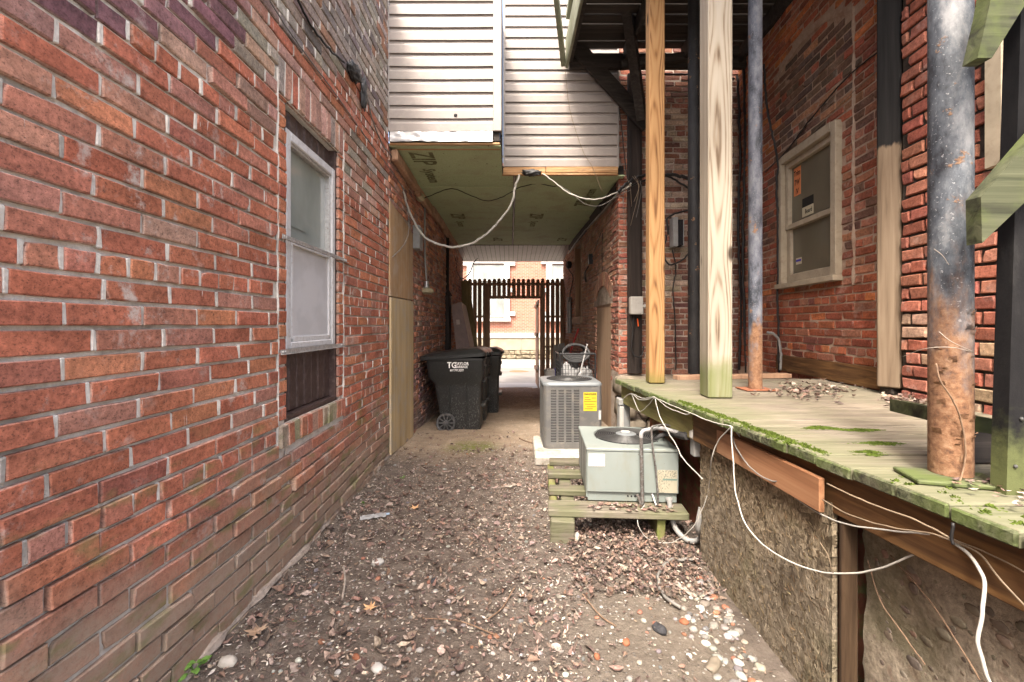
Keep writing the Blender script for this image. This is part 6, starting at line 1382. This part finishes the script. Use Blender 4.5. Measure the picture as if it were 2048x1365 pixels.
cable("grey cable twisted with the pale bundle along the right passage wall", [P(1258, 374, 5.15), P(1230, 396, 5.4), P(1208, 424, 6.0), P(1180, 452, 6.9), P(1158, 478, 7.8), P(1140, 506, 9.0)], 0.012, 'cable_grey')
cable("black cable curling out of the soffit near the fence", [P(957, 516, 10.9), P(948, 525, 10.9), P(940, 545, 10.9), P(930, 556, 10.9), P(925, 558, 10.95)], 0.018, 'cable_black')
cable("dark cable hanging down the left passage wall near the fence", [P(905, 500, 9.3), P(912, 525, 9.7), P(915, 545, 9.9), P(923, 560, 10.6)], 0.012, 'cable_black')
cable("black cable hanging at the far end of the right passage wall", [P(1131, 520, 9.6), P(1138, 540, 9.3), P(1146, 555, 9.0), P(1142, 580, 9.0), P(1138, 605, 9.1)], 0.014, 'cable_black')
cable("thin dark cable down the right passage wall above the boarded doorway", [RP.pt(1.55, 2.45, 0.012), RP.pt(0.95, 2.63, 0.012), RP.pt(0.93, 2.5, 0.012), RP.pt(0.95, 2.0, 0.012), RP.pt(0.93, 1.93, 0.012)], 0.007, 'cable_black', 4)
cable("black cable looping below the white utility box", [(1.46, 5.19, 1.42), (1.44, 5.17, 1.2), (1.43, 5.16, 1.0), (1.48, 5.15, 0.92), (1.55, 5.16, 0.95), (1.575, 5.17, 1.05)], 0.012, 'cable_black')
# black cable tangle at the pier and recess wall
rc = random.Random(21)
tang = [("bundle of black cables crossing the pier above the white utility box", [P(1236, 385, 5.1), P(1262, 362, 5.12), P(1292, 350, 5.15), P(1340, 350, 5.15), P(1378, 358, 5.15)], 0.026),
        ("black cable sagging behind the orange post", [P(1250, 378, 5.12), P(1290, 360, 5.15), P(1330, 352, 5.2), P(1370, 372, 5.2), P(1410, 400, 5.2)], 0.016),
        ("black cable rising from the breaker box to the black pipe", [P(1338, 470, 5.2), P(1334, 440, 5.2), P(1350, 428, 5.2), P(1380, 420, 5.2)], 0.016),
        ("black cable hanging in a loop under the breaker box", [P(1332, 470, 5.22), P(1328, 510, 5.22), P(1340, 530, 5.2), P(1365, 520, 5.2), P(1382, 500, 5.2)], 0.014),
        ("black cable dropping down the recess wall below the breaker box", [P(1345, 500, 5.22), P(1352, 540, 5.24), P(1346, 580, 5.24), P(1350, 640, 5.25), P(1352, 740, 5.25)], 0.010),
        ("black cable running down the recess wall behind the pale post", [P(1475, 150, 5.2), P(1480, 300, 5.2), P(1476, 450, 5.2), P(1482, 600, 5.2), P(1478, 740, 5.2)], 0.020),
        ("dark conduit beside the black cable behind the pale post", [P(1488, 120, 5.1), P(1490, 320, 5.1), P(1486, 520, 5.1), P(1492, 745, 5.1)], 0.022),
        ("thin black cable on the pier edge beside the siding", [P(1238, 215, 5.15), P(1246, 280, 5.15), P(1252, 340, 5.15), P(1258, 368, 5.15)], 0.008),
        ("thin black cable across the recess wall near the upper porch", [P(1325, 148, 5.2), P(1390, 150, 5.2), P(1470, 158, 5.2)], 0.014)]
for lab, pts, r in tang: cable(lab, pts, r, 'cable_black')
for k in range(7):
    a = rc.uniform(1240, 1290); b = rc.uniform(350, 375)
    cable("stray thin wire end hanging from the black cable bundle on the pier", [P(a, b, 5.1), P(a + rc.uniform(-10, 14), b + rc.uniform(15, 45), 5.08), P(a + rc.uniform(-8, 20), b + rc.uniform(50, 110), 5.1)], 0.0035, ['cable_tan', 'cable_grey'][k % 2], 6, 5)["group"] = "stray wire ends at the pier"
cable("grey bent conduit rising from the deck at the brick corner", [P(1562, 740, 4.25), P(1560, 690, 4.25), P(1552, 672, 4.25), P(1535, 664, 4.25)], 0.016, 'conduit')
cable("straight dark conduit up the brick corner left of the cream window", [P(1558, 745, 4.28), P(1556, 600, 4.28), P(1555, 440, 4.28), P(1553, 370, 4.28), P(1556, 330, 4.28), P(1545, 270, 4.28), P(1534, 210, 4.3), P(1528, 130, 4.3)], 0.014, 'cable_black')
RWp = lambda px, py, o=0.02: (lambda Y: P(px, py, Y))((2.27 - o) / ((px - CX) / F - 0.0909))
cable("black cable climbing diagonally across the brick above the cream window", [RWp(1530, 345), RWp(1575, 300), RWp(1620, 240), RWp(1690, 160), RWp(1735, 120), RWp(1770, 97)], 0.008, 'cable_black')
cable("thin brown cable beside the diagonal black one above the cream window", [RWp(1572, 318), RWp(1640, 252), RWp(1700, 190), RWp(1768, 130)], 0.004, 'cable_tan')
# cables tacked under the deck edge
def DE(px, py): # point just in front of the deck rim
    a = (px - CX) / F; Y = (1.135 + 0.086 - 0.035) / (a + 0.086); return P(px, py, Y)
cable("white cable swagged along the far end of the deck rim", [DE(1246, 798), DE(1262, 788), DE(1285, 797), DE(1308, 796), DE(1345, 812), DE(1380, 826), DE(1420, 843), DE(1462, 853)], 0.0035, 'cable_white')
cable("second white cable swagged along the far end of the deck rim", [DE(1263, 787), DE(1280, 800), DE(1300, 798), DE(1310, 795), DE(1335, 815), DE(1368, 828), DE(1378, 828)], 0.0035, 'cable_white')
cable("white cable looping down from the far end of the deck rim", [DE(1263, 788), DE(1270, 805), DE(1279, 823), DE(1295, 812), DE(1309, 795)], 0.003, 'cable_white')
cable("white cable falling past the pale green unit to the strand board", [DE(1310, 795), DE(1318, 830), DE(1335, 862), DE(1352, 890), DE(1368, 920), DE(1405, 958)], 0.004, 'cable_white')
BR = DE(1462, 853)
cable("white cable from the rim looping low to the conduit on the ground", [BR, DE(1435, 885), DE(1422, 925), P(1420, 965, 2.35), P(1408, 1010, 2.40), P(1385, 1055, 2.45), P(1345, 1085, 2.55), P(1300, 1080, 2.62), P(1278, 1055, 2.62), P(1276, 1030, 2.66), P(1290, 1010, 2.7)], 0.0035, 'cable_white')
cable("white cable swinging in a deep arc in front of the strand board", [BR, P(1466, 920, 1.94), P(1472, 990, 1.88), P(1495, 1055, 1.78), P(1540, 1100, 1.66), P(1600, 1132, 1.55), P(1660, 1146, 1.46), P(1730, 1145, 1.37), P(1800, 1122, 1.28), P(1860, 1093, 1.20), P(1903, 1082, 1.14)], 0.0038, 'cable_white')
cable("white cable crossing the cedar strip to the rim staple", [BR, P(1485, 880, 2.02), P(1520, 930, 1.86), P(1560, 968, 1.74), P(1610, 1010, 1.60), P(1680, 1045, 1.43), P(1760, 1060, 1.32), P(1850, 1068, 1.20), P(1905, 1080, 1.13)], 0.0035, 'cable_white')
cable("dark grey cable drooping over the cedar strip", [BR, P(1470, 890, 2.04), P(1500, 935, 1.9), P(1545, 963, 1.76), P(1575, 950, 1.71), P(1600, 938, 1.66), P(1640, 940, 1.58)], 0.0042, 'cable_grey')
cable("white cable running high along the rim above the cedar strip", [BR, P(1490, 878, 2.02), P(1530, 905, 1.88), P(1575, 918, 1.76), P(1625, 938, 1.62)], 0.003, 'cable_white')
cable("tan cable along the stained rim to the staple", [DE(1655, 968), DE(1700, 990), DE(1760, 1015), DE(1830, 1040), DE(1905, 1078)], 0.0035, 'cable_tan')
cable("second tan cable below the first along the rim", [DE(1645, 1000), DE(1700, 1030), DE(1780, 1055), DE(1850, 1065), DE(1905, 1080)], 0.003, 'cable_tan')
cable("thick white cable dropping from the rim staple to the ground at lower right", [P(1905, 1081, 1.13), P(1940, 1112, 1.08), P(1968, 1160, 1.04), P(1965, 1220, 1.02), P(1957, 1280, 1.01), P(1968, 1340, 1.0), P(1995, 1400, 0.98), P(2000, 1500, 0.9)], 0.0055, 'cable_white')
cable("tan cable trailing right from the rim staple", [P(1905, 1080, 1.12), P(1960, 1110, 1.06), P(2010, 1170, 1.01), P(2075, 1240, 0.95)], 0.003, 'cable_tan')
cable("second tan cable trailing right from the rim staple", [P(1905, 1078, 1.12), P(1970, 1105, 1.05), P(2040, 1140, 0.98), P(2100, 1180, 0.92)], 0.0025, 'cable_tan')
cable("grey wire staple on the rim holding the cables", [DE(1903, 1045), DE(1904, 1075), DE(1908, 1090)], 0.005, 'cable_black', 4)
cable("thin pale wire hanging at the edge of the strand board", [P(1640, 1085, 1.48), P(1655, 1110, 1.46), P(1662, 1135, 1.45), P(1668, 1150, 1.45)], 0.002, 'cable_tan')
cable("grey rubber hose curling on the leaf litter before the skid", [(p.x, p.y, gz(p.x, p.y) + 0.02) for p in [Vector(((a - CX) / F * Y, Y, 0)) for a, Y in ((1395, 2.42), (1365, 2.42), (1335, 2.38), (1318, 2.28), (1318, 2.18), (1335, 2.08), (1362, 2.03))]], 0.011, 'cable_grey', 8, 8, "hose", "hose")
cable("thin wire hanging down the sided wall from the porch", [P(1129, 125, 5.05), P(1140, 220, 5.12), P(1165, 300, 5.14), P(1185, 335, 5.14), P(1205, 385, 5.14)], 0.0035, 'cable_tan')

# ------------------------------------------------------------------ debris
def gpx(px, py):
    d = CH / (py - CY) * F
    for _ in range(4): x = (px - CX) / F * d; d = (CH - gz(x, d)) / (py - CY) * F
    x = (px - CX) / F * d; return Vector((x, d, gz(x, d)))
lf = MB(); rl = random.Random(5)
LC = [(0.18, 0.125, 0.10), (0.14, 0.096, 0.078), (0.25, 0.185, 0.15), (0.09, 0.064, 0.053), (0.32, 0.255, 0.21), (0.2, 0.128, 0.098), (0.12, 0.085, 0.07)]
PC = [(0.42, 0.365, 0.30), (0.35, 0.295, 0.235), (0.48, 0.43, 0.37), (0.28, 0.215, 0.165)]
def leaf(mb, p, L, W, yaw, pitch, roll, curl, col, fold=0.3):
    mb.col = col
    d = Vector((math.cos(yaw) * math.cos(pitch), math.sin(yaw) * math.cos(pitch), math.sin(pitch))); s = Vector((-math.sin(yaw), math.cos(yaw), 0)); s = (s * math.cos(roll) + d.cross(s) * math.sin(roll)).normalized(); n = d.cross(s)
    if n.z < 0: n = -n
    pts = []
    for t, w in ((0, 0.15), (0.3, 1.0), (0.62, 0.85), (1.0, 0.08)):
        c = p + d * (L * (t - 0.5)) + n * (curl * L * (4 * (t - 0.5) ** 2))
        for sd in (-1, 0, 1): pts.append(c + s * (sd * W * 0.5 * w * (1 + rl.uniform(-0.25, 0.25))) + n * (abs(sd) * fold * W * w * rl.uniform(0.3, 1)))
    fs = []
    for i in range(3):
        for j in range(2): b = i * 3 + j; fs.append((b, b + 1, b + 4, b + 3))
    mb.add(pts, fs)
def dens(x, y):
    if y > 4.6: return 0.07 if y < 6 else 0.03
    v = 1.0 if y < 3.9 else 0.45
    sd = math.sqrt((x - 0.62) ** 2 + 0.5 * (y - 1.68) ** 2)
    if sd < 0.42: v *= 0.10 + 0.4 * max(0, (sd - 0.25) / 0.17)
    if x < -0.6 and y > 3.2: v *= 0.6
    v *= 0.55 + 0.9 * max(0, 0.5 + mnoise.noise((x * 2.3, y * 2.3, 4)))
    return v
n = 0; tries = 0
while n < 7000 and tries < 90000:
    tries += 1; y = rl.uniform(0.95, 5.6) if rl.random() < 0.93 else rl.uniform(5.6, 10); x = rl.uniform(-1.16, 1.16)
    if rl.random() > dens(x, y): continue
    if 1.02 < x and y < 2.6: continue
    L = rl.uniform(0.010, 0.026) if rl.random() < 0.78 else rl.uniform(0.025, 0.06)
    leaf(lf, Vector((x, y, gz(x, y) + rl.uniform(0.003, 0.016))), L, L * rl.uniform(0.25, 0.6), rl.uniform(0, 6.28), rl.uniform(-0.4, 0.4), rl.uniform(-0.9, 0.9), rl.uniform(-0.2, 0.6), vary(rl.choice(LC), 0.25), rl.uniform(0.1, 0.7)); n += 1
for k in range(2200):     # drift round the skid and against the strand board
    x, y = rl.uniform(0.32, 1.06), rl.uniform(2.1, 2.9); 
    if rl.random() < 0.35: x, y = rl.uniform(0.3, 0.75), rl.uniform(2.7, 3.7)
    leaf(lf, Vector((x, y, gz(x, y) + rl.uniform(0.004, 0.035))), rl.uniform(0.012, 0.042), rl.uniform(0.006, 0.02), rl.uniform(0, 6.28), rl.uniform(-0.6, 0.6), rl.uniform(-0.9, 0.9), rl.uniform(0, 0.5), vary(rl.choice(LC), 0.25), rl.uniform(0.2, 0.8))
n = 0; tries = 0
while n < 12000 and tries < 90000:
    tries += 1; y = rl.uniform(0.95, 5.4); x = rl.uniform(-1.17, 1.1)
    if rl.random() > 0.12 + dens(x, y): continue
    if 1.02 < x and y < 2.6: continue
    L = rl.uniform(0.006, 0.024)
    leaf(lf, Vector((x, y, gz(x, y) + rl.uniform(0.002, 0.012))), L, L * rl.uniform(0.15, 0.5), rl.uniform(0, 6.28), rl.uniform(-0.3, 0.3), rl.uniform(-0.5, 0.5), rl.uniform(-0.1, 0.3), vary(rl.choice(PC + LC[:2]), 0.2), 0.2); n += 1
tag(lf.build("leaf_litter", M['litter'], smooth=False, col=True), "brown leaves and pale seed chips littering the alley floor", "leaf litter", kind="stuff")
ld = MB()                 # leaves on the deck
for k in range(260):
    px, py = (rl.gauss(1620, 50), rl.gauss(783, 9)) if k < 170 else (rl.gauss(1812, 28), rl.gauss(803, 6))
    if py < 758: continue
    Y = 0.446 / (py - CY) * F; x = (px - CX) / F * Y
    if x > 2.44 + 0.09 * (Y - 2) or Y > 3.6: continue
    L = rl.uniform(0.02, 0.05); leaf(ld, Vector((x, Y, 0.852 + rl.uniform(0.002, 0.014))), L, L * 0.55, rl.uniform(0, 6.28), rl.uniform(-0.3, 0.3), rl.uniform(-0.6, 0.6), rl.uniform(0, 0.45), vary(rl.choice(LC), 0.25), 0.5)
for k in range(60):
    x, y = rl.uniform(1.2, 1.4), rl.uniform(1.02, 1.24); L = rl.uniform(0.008, 0.03); leaf(ld, Vector((x, y, 0.867)), L, L * 0.5, rl.uniform(0, 6.28), 0.1, 0.2, 0.2, vary(rl.choice(LC + PC), 0.2), 0.3)
for k in range(90):
    a, b = rl.uniform(0.0, 0.55), rl.uniform(-0.13, -0.02); p = gp(a, b, 0.18); L = rl.uniform(0.015, 0.045); leaf(ld, p, L, L * 0.55, rl.uniform(0, 6.28), rl.uniform(-0.2, 0.2), rl.uniform(-0.4, 0.4), 0.2, vary(rl.choice(LC), 0.25), 0.4)
tag(ld.build("deck_leaves", M['litter'], col=True), "dry brown leaves gathered on the deck boards and skid", "leaf litter", kind="stuff")
def stone_geo(mb, c, r, sd, col):
    mb.col = col; n = 7; rings = []
    ya = sd * 2.4; ca, sa = math.cos(ya), math.sin(ya)
    for i in range(1, n):
        th = math.pi * i / n; ring = []
        for k in range(10):
            p = 2 * math.pi * k / 10; v = Vector((math.sin(th) * math.cos(p), math.sin(th) * math.sin(p), math.cos(th))); q = 1 + 0.28 * mnoise.noise((v.x * 1.4 + sd * 9, v.y * 1.4, v.z * 1.4))
            x, y = v.x * r[0] * q, v.y * r[1] * q; ring.append(Vector(c) + Vector((x * ca - y * sa, x * sa + y * ca, v.z * r[2] * q)))
        rings.append(ring)
    mb.loft(rings[::-1])
pb = MB(); SC = [(0.22, 0.21, 0.19), (0.29, 0.275, 0.25), (0.14, 0.135, 0.13), (0.25, 0.22, 0.18), (0.19, 0.175, 0.155), (0.36, 0.345, 0.32), (0.24, 0.115, 0.075)]
for k in range(520):
    if k < 110: y = rl.uniform(1.45, 2.3); x = 1.05 - abs(rl.gauss(0, 0.10)) - 0.12 * (2.3 - y); s = rl.uniform(0.006, 0.020)
    elif k < 420: x, y = rl.uniform(-1.0, 1.0), rl.uniform(1.15, 2.3); s = rl.uniform(0.004, 0.013)
    else: x, y = rl.uniform(-1.1, 0.9), rl.uniform(2.3, 4.8); s = rl.uniform(0.004, 0.013)
    if x > 1.03: continue
    stone_geo(pb, (x, y, gz(x, y) + s * 0.25), (s * rl.uniform(0.9, 1.5), s, s * rl.uniform(0.5, 0.8)), rl.random() * 10, vary(rl.choice(SC), 0.18))
tag(pb.build("pebbles", M['pebble'], smooth=True, angle=180, col=True), "rounded pale pebbles scattered over the soil and along the strand board", "pebbles", kind="stuff")
def stone(px, py, r, mt, label, name="stone", sd=1.0, cat="stone"):
    p = gpx(px, py); mb = MB(); stone_geo(mb, (p.x, p.y, p.z + r[2] * 0.4), r, sd, (1, 1, 1)); return tag(mb.build(name, M[mt], smooth=True, angle=60), label, cat)
stone(1318, 1262, (0.036, 0.026, 0.018), 'tar', "black lump of asphalt on the bare soil", "asphalt_lump", 2.2, "lump")
stone(1252, 1287, (0.022, 0.016, 0.012), 'brickbat', "orange brick fragment left of the black asphalt lump", "brick_fragment", 3.1, "brick fragment")
stone(1194, 1316, (0.016, 0.012, 0.012), 'brickbat', "small orange brick fragment near the bottom centre", "brick_fragment", 4.6, "brick fragment")
stone(1368, 1246, (0.022, 0.017, 0.012), 'brickbat', "orange brick fragment right of the black asphalt lump", "brick_fragment", 5.2, "brick fragment")
stone(712, 1316, (0.018, 0.014, 0.010), 'brickbat', "orange brick fragment on the leaves at lower left", "brick_fragment", 6.3, "brick fragment")
stone(456, 1328, (0.036, 0.026, 0.020), 'concrete', "large smooth grey stone at the foot of the left wall", "stone", 1.3)
stone(755, 1128, (0.034, 0.026, 0.018), 'box_white', "white stone lying in the leaves left of centre", "stone", 2.9)
stone(755, 1340, (0.030, 0.022, 0.014), 'box_white', "white stone among the leaves at the bottom edge", "stone", 6.1)
stone(1428, 1332, (0.050, 0.022, 0.016), 'stone', "long brown stone near the strand board", "stone", 0.35)
stone(1152, 1080, (0.024, 0.024, 0.034), 'concrete', "rounded stone beside the front block of the timber skid", "stone", 3.3)
stone(867, 1165, (0.024, 0.016, 0.014), 'tar', "small dark stone in the middle of the leaf litter", "stone", 7.1)
def stick(label, pts, r, mt):
    cs = [gpx(a, b) + Vector((0, 0, r * 1.3 + U(0.004, 0.012))) for a, b in pts]; mm = MB(); mm.tube(cs, r, 6, 6); return tag(mm.build("twig", M[mt], smooth=True), label, "twig")
stick("bleached white stick lying on the leaves left of centre", [(687, 1138), (690, 1170), (684, 1205)], 0.005, 'pale_stick')
stick("long thin twig in the middle of the leaf litter", [(1030, 1180), (1005, 1220), (975, 1245)], 0.003, 'twig')
stick("thin twig on the bare soil at the centre bottom", [(1165, 1195), (1200, 1235), (1232, 1260)], 0.003, 'twig')
stick("curved twig at the bottom of the leaf litter", [(845, 1240), (920, 1250), (990, 1275)], 0.0025, 'twig')
stick("short twig lying near the bin wheels", [(1038, 878), (1050, 884), (1064, 888)], 0.005, 'twig')
m = MB(); a, b = gpx(1352, 1172) + Vector((0, 0, 0.015)), gpx(1392, 1200) + Vector((0, 0, 0.012)); m.beam(a, b, 0.028, 0.010); tag(m.build("wood_splinter", M['pale_stick']), "pale split piece of wood near the strand board", "splinter")
wr = MB(); c = gpx(744, 1042); wr.sheet(c + Vector((-0.075, -0.02, 0.012)), (0.16, 0.05, 0.005), (-0.012, 0.05, 0.004), 14, 5, lambda u, v: (0, 0, 0.012 * mnoise.noise((u * 7, v * 4, 2)) + 0.010 * math.sin(v * 3.1)))
tag(wr.build("wrapper", M['rag'], smooth=True), "crumpled white and blue wrapper near the left wall", "wrapper"); wr = MB(); wr.sheet(c + Vector((0.07, 0.035, 0.022)), (0.035, 0.012, 0), (-0.01, 0.028, 0), 5, 4, lambda u, v: (0, 0, 0.008 * mnoise.noise((u * 5, v * 4, 7)))); wr.build("torn_end", plain("pale_blue_film", (0.35, 0.5, 0.65), 0.4), bpy.data.objects["wrapper"], smooth=True)
def maple(px, py, s, mt, label, rot=0):
    p = gpx(px, py) + Vector((0, 0, 0.016)); mm = MB(); pts = []; N = 22
    for k in range(N):
        a = 2 * math.pi * k / N + rot; r = s * (1.0 if k % 4 == 0 else (0.42 if k % 2 == 0 else 0.58)); pts.append(p + Vector((r * math.cos(a), r * math.sin(a), 0.25 * s * mnoise.noise((math.cos(a) * 2, math.sin(a) * 2, px)) + (0.2 * r if k % 4 == 0 else 0))))
    mm.add([p] + pts, [(0, 1 + k, 1 + (k + 1) % N) for k in range(N)]); return tag(mm.build("dry_leaf", M[mt]), label, "leaf")
maple(830, 1020, 0.045, 'tan_leaf', "large tan lobed leaf lying left of centre")
maple(1018, 977, 0.042, 'pale_stick', "pale lobed leaf lying in front of the concrete pad", 0.5)
maple(512, 1270, 0.05, 'brown_board', "large brown lobed leaf near the left wall", 1.0)
maple(740, 1222, 0.035, 'tan_leaf', "pale tan leaf on the litter at left", 1.7)
def weed(px, py, n, s, label):
    p = gpx(px, py); t = thing("weed", label, "weed", p)
    for k in range(n):
        a = U(0, 6.28); h = U(0.3, 1.0) * s; d = Vector((math.cos(a), math.sin(a), 0)); q = p + d * (s * U(0.2, 0.8)) + Vector((0, 0, h)); mm = MB(); mm.tube([p, p + Vector((0, 0, h * 0.6)) + d * s * 0.1, q], 0.0012, 5, 3); mm.build("stem", M['leaf_green'], t)
        mm = MB(); leaf(mm, q, s * U(0.5, 0.8), s * U(0.4, 0.6), a, U(-0.3, 0.3), U(-0.4, 0.4), -0.1, (1, 1, 1), 0.15); mm.build("leaf", M['leaf_green'], t)
weed(388, 1352, 12, 0.055, "small bright green weed at the bottom left by the wall"); weed(728, 1010, 5, 0.03, "tiny green weed at the foot of the left wall"); weed(805, 958, 4, 0.028, "tiny green sprig on the soil near the left wall"); weed(590, 1245, 3, 0.012, "tiny seedling at the base of the left wall")
# dead vine on the big pipe
Yp = 1.238
cable("dead twig of vine clinging to the rusty pipe foot", [P(1872, 728, Yp), P(1880, 760, Yp - 0.004), P(1905, 800, Yp - 0.004), P(1925, 850, Yp), P(1930, 900, Yp), P(1928, 935, Yp), P(1918, 968, Yp - 0.01)], 0.0032, 'twig', 6, 6, "vine_stem", "vine")
cable("thin pale tendril crossing the rusty pipe", [P(1804, 714, 1.4), P(1850, 698, 1.26), P(1900, 695, 1.225), P(1948, 705, 1.25)], 0.0012, 'pale_stick', 6, 5, "tendril", "vine")
cable("short pale tendril slanting over the rusty pipe", [P(1878, 664, 1.24), P(1905, 685, 1.225), P(1948, 704, 1.25)], 0.0013, 'pale_stick', 6, 5, "tendril", "vine")
cable("small pale tendril on the blue upper pipe", [P(1868, 498, 1.24), P(1885, 512, 1.232), P(1898, 530, 1.23)], 0.0012, 'pale_stick', 6, 5, "tendril", "vine")

# stones standing out of the pebble concrete wall
ag = MB()
for k in range(520):
    u, v = rl.uniform(0.02, 0.62), rl.uniform(0.05, 0.98); r = rl.choice([0.005, 0.006, 0.008, 0.010, 0.015]) * rl.uniform(0.7, 1.3)
    p = (1.19 + 0.05 * u - 0.02 * mnoise.noise((u * 5, v * 5, 3)) + 0.001, 1.48 - 1.4 * u, -0.35 + 1.08 * v)
    stone_geo(ag, p, (r * 0.22, r * rl.uniform(0.8, 1.4), r * rl.uniform(0.7, 1.1)), 0.0, vary(rl.choice([(0.17, 0.14, 0.108), (0.14, 0.115, 0.088), (0.2, 0.165, 0.125), (0.175, 0.12, 0.09), (0.12, 0.1, 0.076)]), 0.15))
tag(ag.build("embedded_stones", M['pebble'], bpy.data.objects["foundation_wall"], smooth=True, angle=180, col=True), kind="stuff")

for k, (lab, pts) in enumerate((("dead brown vine stem climbing the pebble concrete wall, left of two", [(1735, 1120), (1760, 1200), (1800, 1260), (1850, 1330)]), ("dead brown vine stem climbing the pebble concrete wall, right of two", [(1780, 1110), (1850, 1190), (1905, 1270), (1960, 1360)]))):
    cable(lab, [P(a, b, (1.18 + 0.0) / ((a - CX) / F + 0.0357 * 0.0)) for a, b in pts], 0.003, 'twig', 8, 5, "vine_stem", "vine")
